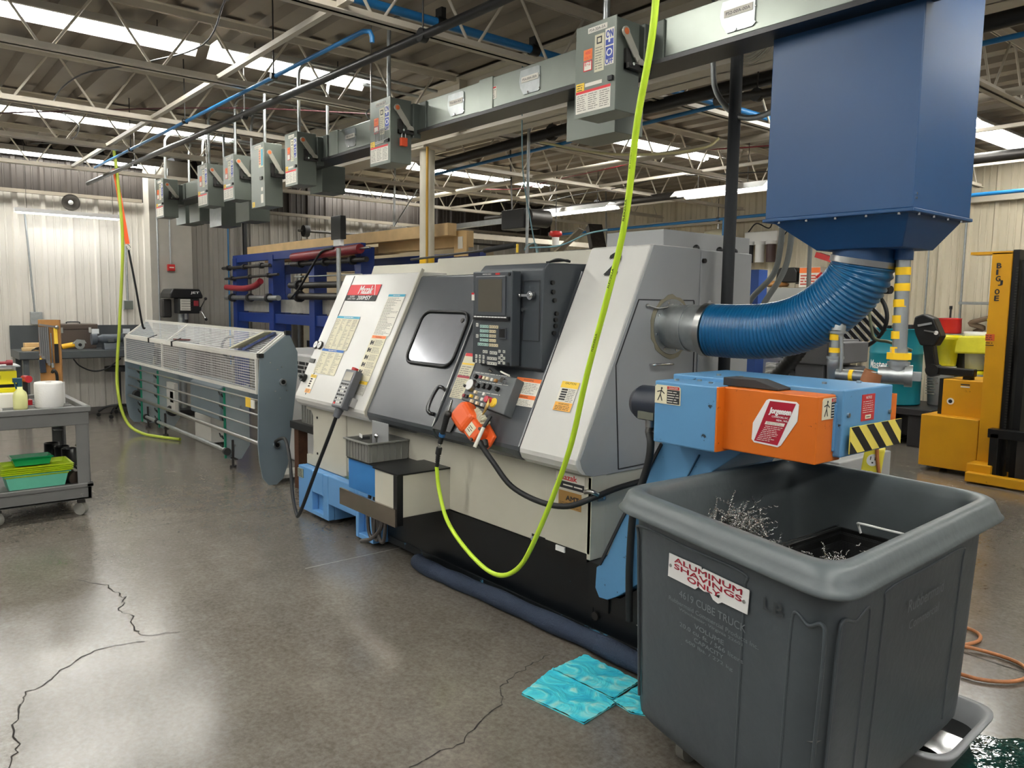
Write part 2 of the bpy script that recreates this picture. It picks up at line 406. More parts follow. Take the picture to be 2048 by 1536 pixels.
# overhead door in the far left wall
b = MB()
for k in range(5): b.box(WX+.035, WX+.075, 5.3, 9.1, .02+k*.5, .02+k*.5+.49, tan)
struct(b.build('door_1', bevel=.006))
gm = galv
t = thing('door_track', 'galvanised curved overhead door track on the far left wall', 'door track', (-11.5, 5.3, 0))
MB().tube([(-11.48, 5.22, 0.05), (-11.48, 5.22, 1.9), (-11.44, 5.22, 2.12), (-11.2, 5.22, 2.36), (-10.9, 5.22, 2.42), (-8.7, 5.22, 2.44)], .03, gm, n=6).build('rail', t)
MB().tube([(-11.48, 9.18, 0.05), (-11.48, 9.18, 1.9), (-11.44, 9.18, 2.12), (-11.2, 9.18, 2.36), (-10.9, 9.18, 2.42), (-8.7, 9.18, 2.44)], .03, gm, n=6).build('rail', t)
MB().bar((-8.7, 5.2, 2.47), (-8.7, 9.2, 2.47), .04, .07, joist).build('cross_bar', t)
MB().bar((-8.7, 5.25, 2.47), (-8.75, 5.3, 3.42), .03, .005, gm).bar((-8.7, 5.25, 2.5), (-8.7, 5.6, 3.0), .03, .005, gm).build('hanger', t)
MB().bar((-8.7, 9.15, 2.47), (-8.75, 9.15, 3.42), .03, .005, gm).build('hanger', t)
MB().cyl((-11.42, 5.2, 2.62), (-11.42, 9.2, 2.62), .02, dsteel, n=8).cyl((-11.42, 5.28, 2.62), (-11.42, 5.36, 2.62), .09, rubber, n=16).build('torsion_shaft', t)

# ================================================================ ROOF STEEL
def joist_thing(x, y0, y1, label, zb=3.0, zt=3.42, group='steel bar joists under the roof deck', ph=0.):
    t = thing('bar_joist', label, 'roof joist', (x, (y0+y1)/2, zb), group)
    def chord(z, up):
        m = MB()
        for s in (-1, 1):
            m.box(x+s*.008 if s > 0 else x-.048, x+.048 if s > 0 else x-.008, y0+(.35 if not up and False else 0), y1, z, z+.006, joist)
            m.box(x+(.008 if s > 0 else -.012), x+(.012 if s > 0 else -.008), y0, y1, (z if up else z-.04) if False else z, z+.045, joist)
        return m
    chord(zb, True).build('bottom_chord', t)
    m = MB()
    m.box(x-.05, x+.05, y0-.0, y1, zt-.006, zt, joist).box(x-.012, x-.006, y0, y1, zt-.05, zt, joist).box(x+.006, x+.012, y0, y1, zt-.05, zt, joist)
    m.build('top_chord', t)
    m = MB(); y = y0+.1+ph; L = .62
    while y+L/2 < y1:
        m.cyl((x, y, zb+.02), (x, y+L*.42, zt-.02), .009, joist, n=6); m.cyl((x, y+L*.5, zt-.02), (x, y+L*.92, zb+.02), .009, joist, n=6) if y+L < y1 else None
        y += L
    m.build('web', t)
    return t
GY = 4.0
jx = [-10.2, -8.55, -7.0, -5.45, -3.73, -2.1, -.5, 1.1]
nm = ['nearest the left wall', 'second from the left wall', 'third from the left wall', 'fourth from the left wall', 'carrying the blue air line at top centre', 'sixth from the left wall', 'seventh from the left wall', 'eighth from the left wall']
for i, x in enumerate(jx):
    if i < 5: joist_thing(x, -3.5, GY-.12, 'off-white open web joist on the near side, '+nm[i])
    joist_thing(x, GY+.35, WY-.3, 'off-white open web joist beyond the main girder, '+nm[i], ph=.2)
# main girder
t = thing('roof_girder', 'grey painted steel I-beam girder running behind the busway', 'girder', (-5, GY, 2.93))
m = MB(); zb, zt = 2.93, 3.42
m.box(WX+.3, 3.5, GY-.13, GY+.13, zb, zb+.018, joist).box(WX+.3, 3.5, GY-.006, GY+.006, zb, zt, joist).box(WX+.3, 3.5, GY-.09, GY+.09, zt-.018, zt, joist)
m.build('beam', t)
for x in jx: MB().box(x-.006, x+.006, GY-.085, GY+.085, zb+.018, zt-.018, joist).build('stiffener', t)
# column
t = thing('steel_column', 'round off-white steel column with a yellow painted base band', 'column', (-6.05, GY, 0))
MB().cyl((-6.05, GY, 1.96), (-6.05, GY, 2.915), .068, mat('column_white', (214, 208, 190), .45), n=24).build('shaft', t)
MB().cyl((-6.05, GY, 0), (-6.05, GY, 1.96), .0685, tapeyel, n=24).build('yellow_band', t)
MB().box(-6.17, -5.93, GY-.12, GY+.12, 2.912, 2.93, joist).build('cap_plate', t)
tag(MB().cyl((-5.93, GY-.08, 0), (-5.93, GY-.08, 2.92), .012, mat('mustard_conduit', (196, 150, 50), .5), n=8).build('conduit', loc=(-5.93, GY-.08, 0)), 'thin mustard yellow conduit running up beside the round column', 'conduit')
# bridging bars between joists
def bridge(y, x0, x1, z, label):
    tag(MB().bar((x0, y, z), (x1, y, z), .035, .03, joist).build('bridging_bar', loc=((x0+x1)/2, y, z)), label, 'bridging bar', 'bridging bars between the joists')
bridge(1.93, -10.3, -3.6, 3.035, 'pale bridging bar crossing the near joists left of the switch boxes')
bridge(7.2, -10.3, -2.0, 3.035, 'pale bridging bar crossing the far joists behind the round column')
bridge(8.9, -10.3, -2.0, 3.035, 'pale bridging bar crossing the far joists nearest the back wall')
bridge(5.6, -8.7, -2.0, 3.40, 'pale bridging bar high under the deck behind the lime hose')

# ================================================================ LIGHTS
def tubes_fixture(x, y0, y1, z, label, ax='y', gap=True):
    t = thing('ceiling_light', label, 'ceiling light', ((x, (y0+y1)/2, z) if ax == 'y' else ((y0+y1)/2, x, z)), 'fluorescent strip lights under the roof deck')
    P = (lambda a, b, c: (x+b, a, z+c)) if ax == 'y' else (lambda a, b, c: (a, x+b, z+c))
    m = MB(); pr = [(-.16, -.03), (-.07, .045), (.07, .045), (.16, -.03), (.155, -.036), (.065, .036), (-.065, .036), (-.155, -.036)]
    m.prism(pr, lambda p, a: P(a, p[0], p[1]), y0, y1, pureW); m.build('reflector', t)
    for s in (-.075, .075):
        mm = MB(); mm.cyl(P(y0+.05, s, -.012), P((y0+y1)/2-.03, s, -.012), .019, TUBE, n=8); mm.cyl(P((y0+y1)/2+.03, s, -.012), P(y1-.05, s, -.012), .019, TUBE, n=8)
        mm.build('tube', t)
    m = MB()
    for a in (y0+.3, y1-.3): m.cyl(P(a, 0, .045), P(a, 0, DECK-z), .004, dsteel, n=6)
    m.build('hanger_rod', t)
    return t
ZL = 3.33
rows = {-5.82: [(-3.3, -.9), (-.85, 1.95), (2.03, 3.3), (5.9, 7.95)], -8.83: [(-1.5, .9), (.95, 3.3), (5.6, 8.0)], -11.35: [(-1.0, 1.3), (1.35, 3.2), (5.6, 7.45)],
        -3.1: [(-3.3, -.9), (-.8, 1.6), (5.4, 7.8), (8.0, 10.0)], -.3: [(-3.3, -.9), (-.8, 1.6), (1.9, 4.3), (5.4, 7.8)], 2.4: [(-2.4, 0), (1, 3.4), (4.5, 6.9)]}
ln = {-5.82: 'third row from the left wall', -8.83: 'second row from the left wall', -11.35: 'row closest to the left wall', -3.1: 'row above the busway', -.3: 'row over the grey tub truck', 2.4: 'row on the far right'}
for x, segs in rows.items():
    for i, (a, c) in enumerate(segs):
        tubes_fixture(x, a, c, ZL, 'lit strip light, %s from the near end, %s' % (ORD[i], ln[x]))
tubes_fixture(7.95, -6.35, -5.05, 2.93, 'lit white strip light hung crosswise just left of the blue hood', ax='x')
tubes_fixture(8.1, -9.2, -7.6, 2.93, 'lit white strip light hung crosswise above the centre of the lathe', ax='x')
# work light over the bench
t = thing('shop_light', 'long white LED shop light glowing above the workbench', 'shop light', (-11.45, 2.14, 2.63))
MB().prism([(-.06, 0), (-.05, .05), (.05, .05), (.06, 0)], lambda p, a: (-11.2+p[0], a, 2.57+p[1]), 1.47, 2.65, pureW).build('housing', t)
MB().box(-11.245, -11.155, 1.50, 2.62, 2.560, 2.569, emit('shop_light_diffuser', (245, 250, 255), 9)).build('diffuser', t)
MB().cyl((-11.2, 1.6, 2.61), (-11.2, 1.6, 3.43), .003, dsteel, n=5).cyl((-11.2, 2.56, 2.61), (-11.2, 2.56, 3.43), .003, dsteel, n=5).build('hanger_wire', t)
t = thing('wall_speaker', 'round dark grey horn speaker high on the left wall', 'speaker', (-11.45, 2.13, 2.74))
MB().lathe([(.02, -.07), (.02, -.02), (.045, 0), (.085, .03), (.105, .035), (.105, .042), (.07, .02), (.015, .0)], (-11.45, 2.13, 2.76), mat('speaker_grey', (84, 80, 74), .6), ax=(1, -.2, -.1)).build('horn', t)
MB().ball((-11.41, 2.12, 2.755), .03, pureW).build('centre_cone', t)
# ================================================================ LATHE
LX0, LX1 = -5.32, -2.40
def SLF(x, s=0., off=0.):      # frame on the sloping front; v runs up the slope, n points out
    f = FR((x, 2.38, .87), (1, 0, 0), (0, .4243, .9055)); f.o = f.o+f.v*s+f.n*off; return f
lathe = thing('turning_centre', 'large grey and white computer controlled lathe with dark sloping door', 'lathe', (-3.9, 3.0, 0))
def nose(ztop, off=0., back=3.0, ztopb=None):
    p = [(2.52+off, .792), (2.45, .792), (2.415-off*.3, .80), (2.393-off, .822), (2.380-off, .85), (2.38-off, .87)]
    s = (ztop-.87)/.9055*.4243
    p += [(2.38+s-off, ztop-.004), (2.385+s, ztop), (back, ztopb or ztop), (back, .792)]
    return p
MB().prismx(nose(1.745, back=3.0), LX0, -4.275, white).build('left_front_panel', lathe, bevel=.008)
m = MB(); f = SLF(0); m.fbox(f, -5.168, -5.162, .02, .955, -.001, .0015, ink); m.build('panel_seam', lathe)
MB().prismx(nose(1.835, .012, back=3.185), -2.785, LX1, white).build('right_front_panel', lathe, bevel=.008)
# grey flank: follows the profile of the right panel
m = MB(); m.prismx([(2.47, .785), (2.43, .80), (2.405, .83), (2.39, .87), (2.838, 1.832), (3.19, 1.832), (3.19, .785)], LX1-.03, LX1+.004, sidegrey)
m.build('side_panel', lathe, bevel=.002)
m = MB(); m.prismx([(3.20, .06), (3.20, 1.83), (3.635, 1.83), (3.635, .06)], LX1-.5, LX1+.002, sidegrey); m.build('electrical_cabinet', lathe, bevel=.006)
m = MB()
for p in ((3.215, 1.775),): m.cyl((LX1+.002, *p), (LX1+.016, *p), .012, dsteel, n=10)
for y in (3.225, 3.42, 3.55): m.ball((LX1-.05, y, 1.84), .018, black, n=8)
m.build('hinge', lathe)
# flank door outline, handle and cable
m = MB(); fr = SIDE(LX1+.004, 0, 0)
op = [(2.637, .80), (2.60, 1.28), (2.742, 1.578), (3.148, 1.579), (3.165, 1.5), (3.165, .85), (2.955, .84), (2.94, .805)]
for i in range(len(op)):
    a = op[i]; c = op[(i+1) % len(op)]; m.bar(fr(a[0], a[1], .001), fr(c[0], c[1], .001), .005, .004, ink, up=(1, 0, 0))
m.build('side_door_outline', lathe)
MB().tube([(LX1, 2.834, 1.273), (LX1+.03, 2.84, 1.276), (LX1+.034, 2.90, 1.276), (LX1+.03, 2.975, 1.274), (LX1, 2.981, 1.272)], .006, chrome, sub=4).build('door_handle', lathe)
MB().tube([(LX1+.01, 2.80, 1.55), (LX1+.02, 2.86, 1.54), (LX1+.02, 2.93, 1.545), (LX1+.01, 2.98, 1.56)], .004, steel).ball((LX1+.01, 2.80, 1.55), .01, steel).build('door_latch', lathe)
# dark door and fixed control bay
MB().prismx(nose(1.72, .006, back=3.0), -4.262, -3.53, slate).build('sliding_door', lathe, bevel=.01)
MB().prismx(nose(1.72, .0, back=3.0), -3.526, -2.80, slate).build('control_bay_panel', lathe, bevel=.01)
MB().prismx([(2.47, .80), (2.37, .84), (2.36, .875), (2.78, 1.77), (2.80, 1.76), (2.39, .88), (2.40, .85), (2.5, .82)], -4.275, -4.262, cream).build('door_edge_trim', lathe)
m = MB(); f = SLF(0, 0, .007); m.fbox(f, -3.532, -3.526, .0, .93, -.002, .004, steel); m.build('door_edge_strip', lathe)
# window
wp = rrect(-4.035, -3.585, .362, .672, .06)
wo = rrect(-4.05, -3.57, .347, .687, .07)
f = SLF(0, 0, .006)
glass = mat('scratched_window', (150, 152, 158), .16, .35, var=.12, scale=5)
m = MB(); m.fprism(f, wp, .0, .006, glass); m.build('window', lathe)
m = MB(); m.tube([f(p[0], p[1], .007) for p in wo], .009, black, n=6, sub=1, cyc=True); m.build('window_gasket', lathe)
m = MB(); m.cyl(f(-3.62, .635, .004), f(-3.62, .635, .012), .014, dsteel, n=12); m.build('window_stud', lathe)
# door handle
m = MB(); m.tube([f(-3.54, .215, -.002), f(-3.54, .22, .03), f(-3.56, .21, .042), f(-3.575, .14, .045), f(-3.575, .085, .042), f(-3.56, .065, .03), f(-3.56, .07, -.002)], .011, mat('handle_dark_chrome', (96, 96, 98), .2, .9, var=0), n=10)
m.build('door_pull', lathe)
# vents and top covers behind the slope
m = MB(); m.prismx([(2.79, 1.74), (2.99, 1.74), (3.02, 1.822), (3.7, 1.83), (3.7, .8), (2.79, .8)], LX0+.02, -4.41, cream); m.build('left_top_cover', lathe, bevel=.006)
m = MB(); m.prismx([(2.79, 1.715), (2.98, 1.72), (3.0, 1.845), (3.75, 1.85), (3.75, .8), (2.79, .8)], -4.405, -2.80, cream); m.build('rear_top_cover', lathe, bevel=.006)
m = MB(); m.box(-2.88, -2.50, 3.03, 3.76, 1.835, 1.925, sidegrey); m.build('top_housing', lathe, bevel=.004)
# lower body
m = MB(); m.box(-4.74, LX1-.005, 2.472, 3.6, .40, .795, cream); m.build('lower_body_panel', lathe, bevel=.004)
m = MB(); m.box(LX1-.30, LX1, 2.468, 2.50, .425, .78, cream).box(LX1-.02, LX1+.003, 2.468, 2.56, .40, .785, cream); m.build('corner_post', lathe, bevel=.002)
m = MB(); m.prismy([(-5.31, .36), (-5.31, .43), (-5.22, .43), (-5.20, .46), (-5.20, .72), (-5.23, .76), (-5.31, .765), (-5.31, .795), (-4.70, .795), (-4.70, .36)], 2.462, 2.49, cream); m.build('left_lower_panel', lathe, bevel=.002)
m = MB(); m.box(-5.0, -4.7, 2.5, 3.5, .36, .79, cream).box(-5.3, -5.0, 3.2, 3.5, .36, .79, mat('inner_panel_grey', (130, 128, 122), .6)); m.build('left_inner_body', lathe)
m = MB(); m.box(-5.29, -5.22, 2.6, 2.66, .44, .74, rust).box(-5.26, -5.2, 2.75, 2.8, .44, .74, rackblue).cyl((-5.25, 2.55, .45), (-5.25, 2.55, .5), .02, dsteel, n=8); m.build('spindle_drive', lathe)
m = MB(); fl = FRONT(0, 2.461, 0)
for p in ((-5.13, .72), (-5.13, .46)): m.cyl(fl(*p, 0), fl(*p, .004), .009, black, n=10)
m.build('panel_bolt', lathe)
# blue cast foot with fork pockets
def foot_profile():
    return [(-5.325, .045), (-5.18, .02), (-5.12, .07), (-4.98, .05), (-4.86, .03), (-4.84, .155), (-4.46, .155), (-4.44, .04), (-4.36, .03), (-4.25, .02), (-4.235, .05), (-4.235, .355), (-5.325, .355)]
m = MB(); m.prismy([(-5.325, .04), (-4.86, .03), (-4.84, .155), (-4.47, .155), (-4.45, .03), (-4.235, .02), (-4.235, .355), (-5.325, .355)], 2.45, 3.3, sky)
# front skin pieces around two pockets
def skin(x0, x1, px0, px1, pz0, pz1, z0, z1):
    m.box(x0, px0, 2.40, 2.45, z0, z1, sky).box(px1, x1, 2.40, 2.45, z0, z1, sky).box(px0, px1, 2.40, 2.45, z0, pz0, sky).box(px0, px1, 2.40, 2.45, pz1, z1, sky)
skin(-5.325, -4.85, -5.10, -4.93, .065, .195, .035, .355)
skin(-4.46, -4.235, -4.42, -4.28, .06, .20, .025, .355)
m.box(-4.85, -4.46, 2.40, 2.45, .155, .355, sky)
m.build('cast_foot', lathe, bevel=.006)
m = MB(); m.box(-5.32, -5.235, 2.393, 2.399, .27, .335, mat('name_plate', (160, 168, 150), .4, .4)); m.lines(FRONT(0, 2.393, 0), -5.312, -5.243, .275, .33, 6, ink, c=.001); m.build('name_plate', lathe)
m = MB()
for x, y in ((-4.93, 2.50), (-4.36, 2.47), (-5.2, 2.6)): m.cyl((x, y, 0), (x, y, .05), .05, dsteel, n=14)
m.build('levelling_pad', lathe)
m = MB(); m.box(-4.72, -4.235, 2.462, 2.5, .352, .372, mat('green_seal', (96, 120, 100), .6)); m.build('seam_strip', lathe)
# coolant tank
m = MB(); m.box(-4.225, LX1, 2.50, 3.7, .05, .385, chipblk).box(LX1, -1.62, 2.50, 3.25, .03, .19, chipblk); m.build('coolant_tank', lathe, bevel=.005)
m = MB(); m.box(-4.2, -1.65, 2.49, 2.50, .035, .075, mat('tank_skirt', (14, 18, 21), .5, var=.2, scale=10, stain=(70, 126, 156), stain_amt=.42, stain_scale=8)); m.build('tank_skirt', lathe)
m = MB(); m.box(-2.80, -2.42, 2.47, 2.55, .385, .43, black); m.cyl((-2.76, 2.465, .41), (-2.76, 2.44, .42), .012, chrome, n=8).box(-2.62, -2.56, 2.462, 2.47, .395, .42, pureW); m.build('drain_gap', lathe)
m = MB(); m.cyl((LX1+.02, 2.52, .14), (LX1+.02, 2.49, .14), .02, dsteel, n=12); m.build('tank_bolt', lathe)
m = MB(); m.tube([(LX1, 2.52, .385), (LX1+.05, 2.6, .385), (LX1+.02, 2.9, .39)], .01, black).build('tank_edge_hose', lathe)

# ---- signs on the sloping front
def dec(name, fr, a0, a1, b0, b1, fn, base=paperw, th=.0015):
    mm = MB(); mm.fbox(fr, a0, a1, b0, b1, 0, th, base); fn(mm); return mm.build(name, lathe)
f = SLF(0, 0, .0015)
def brand(mm):
    mm.rect(f, -5.155, -4.72, .80, .882, .002, lred); mm.rect(f, -5.155, -4.72, .757, .80, .002, ink)
    mm.text('Mazak', f, -5.0, .81, .19, .062, pureW, .003, .02, .12)
    mm.add([f(-4.76, .80, .0026), f(-4.752, .80, .0026), f(-4.80, .882, .0026), f(-4.808, .882, .0026)], [(0, 1, 2, 3)], pureW)
    mm.text('SUPER', f, -5.10, .781, .07, .014, pureW, .003, .01, .2); mm.text('QUICK TURN', f, -5.12, .763, .11, .013, pureW, .003, .01, .2)
    mm.text('200MSY', f, -4.985, .764, .19, .030, pureW, .003, .03, .2)
dec('brand_sign', f, -5.155, -4.72, .757, .882, brand, ink, .001)
def chart(mm, a0, a1, b0, b1, hd, seed, hh=.018, cols=3):
    mm.rect(f, a0, a1, b1-hh, b1, .002, hd)
    mm.lines(f, a0+(a1-a0)*.3, a0+(a1-a0)*.75, b1-hh+.004, b1-.003, 1, paperw, .0026, seed=seed)
    n = max(4, int((b1-b0)/.0095)); w_ = (a1-a0)/cols
    for c in range(cols): mm.lines(f, a0+w_*c+.008, a0+w_*(c+1)-.004, b0+.004, b1-hh-.006, n, inkg, .0022, seed=seed*7+c, rag=.8)
dec('lubrication_chart', f, -5.16, -4.83, .378, .634, lambda mm: chart(mm, -5.16, -4.83, .378, .634, lcyan, 3, cols=4), lcream)
dec('function_chart', f, -5.185, -4.86, .188, .376, lambda mm: chart(mm, -5.185, -4.86, .188, .376, lblue if False else MATS.get('chart_blue') or mat('chart_blue', (30, 100, 180), .5), 5, cols=3), lcream)
dec('notice_strip', f, -4.57, -4.36, .508, .807, lambda mm: chart(mm, -4.57, -4.36, .508, .807, lcyan, 9, cols=1), paperw)
def warn(mm):
    mm.rect(f, -4.565, -4.39, .487, .506, .002, loran); mm.text('WARNING', f, -4.52, .491, .08, .01, ink, .0026)
    for k in range(5):
        y = .44-k*.052
        mm.rect(f, -4.555, -4.535, y, y+.03, .0022, ink).rect(f, -4.535, -4.525, y+.01, y+.02, .0022, ink).rect(f, -4.525, -4.512, y+.0, y+.028, .0022, ink)
        mm.lines(f, -4.50, -4.39, y-.006, y+.036, 5, inkg, .0022, seed=k)
dec('pictogram_strip', f, -4.57, -4.385, .19, .508, warn, lcream)
def caut(mm): mm.rect(f, -4.545, -4.39, .165, .186, .002, lyel).text('CAUTION', f, -4.51, .169, .08, .011, ink, .0026).lines(f, -4.54, -4.395, .095, .16, 7, inkg, .0022, seed=4)
dec('caution_label', f, -4.545, -4.39, .09, .188, caut, mat('label_grey', (190, 188, 178), .5))
def smallc(mm, a, b): 
    mm.rect(f, a, a+.085, b+.115, b+.138, .002, lyel).rect(f, a, a+.085, b, b+.03, .002, mat('label_peach', (240, 176, 110), .5))
    for k in range(4): mm.rect(f, a+.015, a+.045, b+.045+k*.018, b+.056+k*.018, .0022, ink)
    mm.lines(f, a+.008, a+.08, b+.003, b+.028, 3, ink, .0024, seed=2); mm.lines(f, a+.008, a+.08, b+.118, b+.136, 2, ink, .0024, seed=1)
dec('chuck_caution_label', f, -5.19, -5.105, .035, .173, lambda mm: smallc(mm, -5.19, .035), paperw)
def smallc2(mm):
    a, b, w_, h = -2.65, .205, .115, .145
    mm.rect(f, a, a+w_, b+h-.032, b+h, .002, lyel).text('CAUTION', f, a+.025, b+h-.014, .07, .010, ink, .0026).rect(f, a, a+w_, b, b+.042, .002, mat('label_amber', (246, 180, 80), .5)).text('WARNING', f, a+.025, b+.028, .07, .010, ink, .0026)
    for k in range(5): mm.rect(f, a+.015, a+.055, b+.052+k*.012, b+.060+k*.012, .0022, ink)
    mm.lines(f, a+.06, a+w_-.006, b+.045, b+h-.035, 8, inkg, .0022, seed=12); mm.lines(f, a+.008, a+w_-.006, b+.004, b+.026, 3, ink, .0022, seed=13)
f = SLF(0, 0, .0135)
dec('right_caution_label', f, -2.65, -2.535, .205, .35, smallc2, paperw)
m = MB(); m.text('2', f, -2.625, .905, .075, .115, black, .001, .05); m.build('machine_number', lathe)
f = SLF(0, 0, .0015)
def dang(mm):
    mm.rect(f, -3.485, -3.375, .428, .446, .002, lred); mm.rect(f, -3.485, -3.375, .378, .388, .002, lyel)
    mm.lines(f, -3.478, -3.382, .31, .372, 5, inkg, .0022, seed=3); mm.rect(f, -3.485, -3.375, .30, .314, .002, lcrim).lines(f, -3.48, -3.38, .185, .296, 11, inkg, .0022, seed=5)
dec('danger_strip', f, -3.488, -3.372, .182, .446, dang, lcream)
def wr(mm):
    for (b1, b0) in ((.345, .262), (.258, .2)):
        mm.rect(f, -2.99, -2.806, b1-.02, b1, .002, loran).text('WARNING', f, -2.935, b1-.016, .075, .011, ink, .0026)
        mm.lines(f, -2.983, -2.812, b0+.002, b1-.024, int((b1-b0)/.011), inkg, .0022, seed=int(b0*99))
dec('warning_label', f, -2.99, -2.806, .2, .345, wr, paperw)
m = MB(); m.fbox(f, -2.99, -2.935, .135, .188, 0, .001, lred).fbox(f, -2.984, -2.941, .14, .183, .0011, .0016, paperw).text('E-1', f, -2.978, .163, .03, .015, ink, .002).lines(f, -2.978, -2.95, .143, .155, 1, lred, .002); m.build('lockout_label', lathe)
# gauges, hour meter, knob
m = MB()
for x in (-5.318+.02, -5.235):
    m.cyl(f(x, .395, 0), f(x, .395, .014), .031, dsteel, n=20); m.cyl(f(x, .395, .014), f(x, .395, .0155), .026, pureW, n=20); m.bar(f(x-.008, .39, .017), f(x+.012, .402, .017), .002, .001, ink)
m.build('pressure_gauge', lathe)
MB().fbox(f, -5.305, -5.225, .258, .288, 0, .006, black).build('hour_meter', lathe)
MB().cyl(f(-5.27, .135, 0), f(-5.27, .135, .03), .03, black, n=16).cyl(f(-5.30, .14, .03), f(-5.24, .13, .045), .012, black, n=8).build('selector_knob', lathe)
# badges on lower body
fb = FRONT(0, 2.4675, 0)
m = MB(); m.fbox(fb, -2.63, -2.44, .70, .775, 0, .0015, paperw).rect(fb, -2.628, -2.442, .702, .735, .002, ink).text('Mazak', fb, -2.61, .742, .12, .026, lred, .002, .03).lines(fb, -2.58, -2.45, .71, .728, 1, paperw, .0025); m.build('lower_brand_badge', lathe)
m = MB(); m.fbox(fb, -2.61, -2.46, .61, .69, 0, .0015, mat('brass_badge', (176, 136, 80), .35, .4)).text('AMT', fb, -2.56, .648, .085, .022, ink, .002, .04).lines(fb, -2.6, -2.47, .615, .64, 3, ink, .002, fill=.2); m.build('association_badge', lathe)
# ---- console
con = (-3.282, -2.962)
m = MB(); m.prismx([(2.52, 1.235), (2.53, 1.72), (2.56, 1.75), (2.84, 1.755), (2.84, 1.715), (2.565, 1.205)], -3.32, -2.815, slate2); m.build('console_housing', lathe, bevel=.008)
fc = FRONT(0, 2.455, 0)
cons = MB().box(con[0], con[1], 2.455, 2.515, 1.24, 1.712, slate2).build('control_screen_unit', lathe, bevel=.006)
def sub(mb, name, bevel=0): return mb.build(name, cons, bevel)
sub(MB().fbox(fc, con[0]+.035, con[1]-.045, 1.488, 1.688, 0, .006, slate), 'screen_bezel', .003)
sub(MB().fbox(fc, con[0]+.058, con[1]-.07, 1.508, 1.672, .006, .0075, mat('dim_screen', (84, 80, 70), .18, var=.04)), 'screen')
m = MB(); m.fbox(fc, con[0]+.02, con[1]-.01, 1.468, 1.486, 0, .012, black)
for k in range(11): m.fbox(fc, con[0]+.03+k*.0245, con[0]+.05+k*.0245, 1.479, 1.485, .012, .014, pureW)
sub(m, 'soft_key_row')
kg = mat('key_mint', (176, 208, 200), .5, var=.02); kc = mat('key_cream', (222, 208, 176), .5, var=.02); kw = mat('key_white', (214, 214, 206), .5, var=.02)
m = MB()
def key(x, z, w_=.014, h=.015, mt=kw): m.fbox(fc, x, x+w_, z, z+h, 0, .005, mt); m.rect(fc, x+w_*.35, x+w_*.65, z+h*.3, z+h*.7, .0055, ink)
for r_ in range(5):
    z = 1.425-r_*.0232
    for c in range(4): key(con[0]+.072+c*.0182, z, mt=kg)
    for c in range(4 if r_ in (0, 4) else 3): key(con[0]+.150+c*.0182, z, mt=kc)
key(con[0]+.054, 1.425-4*.0232, mt=kg); key(con[0]+.038, 1.43, .018, .018); key(con[0]+.038, 1.372, .018, .018)
for c in range(2): key(con[0]+.098+c*.02, 1.296, .016, .015)
for c in range(3): key(con[0]+.156+c*.02, 1.293, .016, .016)
for r_ in range(2):
    for c in range(3): key(con[0]+.034+c*.031, 1.262-r_*.024+.004, .013, .019)
    for c in range(4): key(con[0]+.134+c*.02, 1.262-r_*.025+.002, .016, .015)
for x, z in ((.226, 1.305), (.262, 1.305), (.226, 1.272), (.244, 1.284), (.262, 1.272), (.244, 1.260), (.224, 1.238+.01), (.262, 1.238+.01)): key(con[0]+x, z, .014, .014)
sub(m, 'keypad')
sub(MB().fbox(fc, con[0]+.225, con[1]-.035, 1.375, 1.43, 0, .006, slate).fbox(fc, con[0]+.232, con[1]-.042, 1.382, 1.425, .006, .007, black), 'disk_slot')
m = MB(); m.text('MAZATROL FUSION', fc, con[0]+.085, 1.695, .07, .006, pureW, .001, .01).fbox(fc, con[0]+.19, con[0]+.225, 1.694, 1.703, 0, .001, red); sub(m, 'screen_title')
m = MB()
for x, z in ((con[1]-.02, 1.695), (con[1]-.02, 1.252)): m.cyl(fc(x, z, 0), fc(x, z, .004), .009, black, n=10)
sub(m, 'corner_screw')
MB().fbox(fc, con[0]-.006, con[0]+.016, 1.565, 1.60, 0, .002, paperw).fbox(fc, con[0]-.006, con[0]+.016, 1.595, 1.605, .0021, .003, lred).build('screen_lockout_label', lathe)
# housing door with T handle
m = MB(); fd = FRONT(0, 2.523, 0)
for a, c in (((-2.955, 1.37), (-2.955, 1.665)), ((-2.955, 1.665), (-2.83, 1.665)), ((-2.83, 1.665), (-2.83, 1.37)), ((-2.83, 1.37), (-2.955, 1.37))): m.bar(fd(*a, .002), fd(*c, .002), .003, .002, ink, up=(0, -1, 0))
m.build('housing_door_outline', lathe)
MB().cyl(fd(-2.885, 1.592, 0), fd(-2.885, 1.592, .02), .021, chrome, n=20).cyl(fd(-2.885, 1.592, .02), fd(-2.885, 1.592, .03), .012, chrome, n=14).bar(fd(-2.885, 1.592, .03), fd(-2.94, 1.592, .03), .012, .012, chrome).ball(fd(-2.945, 1.592, .03), .010, chrome).build('housing_latch', lathe)
MB().cyl(fd(-2.947, 1.522, 0), fd(-2.947, 1.522, .012), .010, chrome, n=14).build('housing_lock', lathe)
m = MB()
for y, z in ((2.585, 1.655), (2.59, 1.61), (2.60, 1.57), (2.615, 1.505), (2.61, 1.475), (2.61, 1.445), (2.60, 1.41)): m.cyl((-2.815, y, z), (-2.803, y, z), .011, black, n=12)
m.build('port_plug', lathe)
MB().bar((-3.0, 2.72, 1.765), (-2.87, 2.74, 1.772), .02, .008, black).tube([(-2.96, 2.70, 1.765), (-2.90, 2.70, 1.775), (-2.86, 2.75, 1.765)], .006, black).build('pry_clip', lathe)
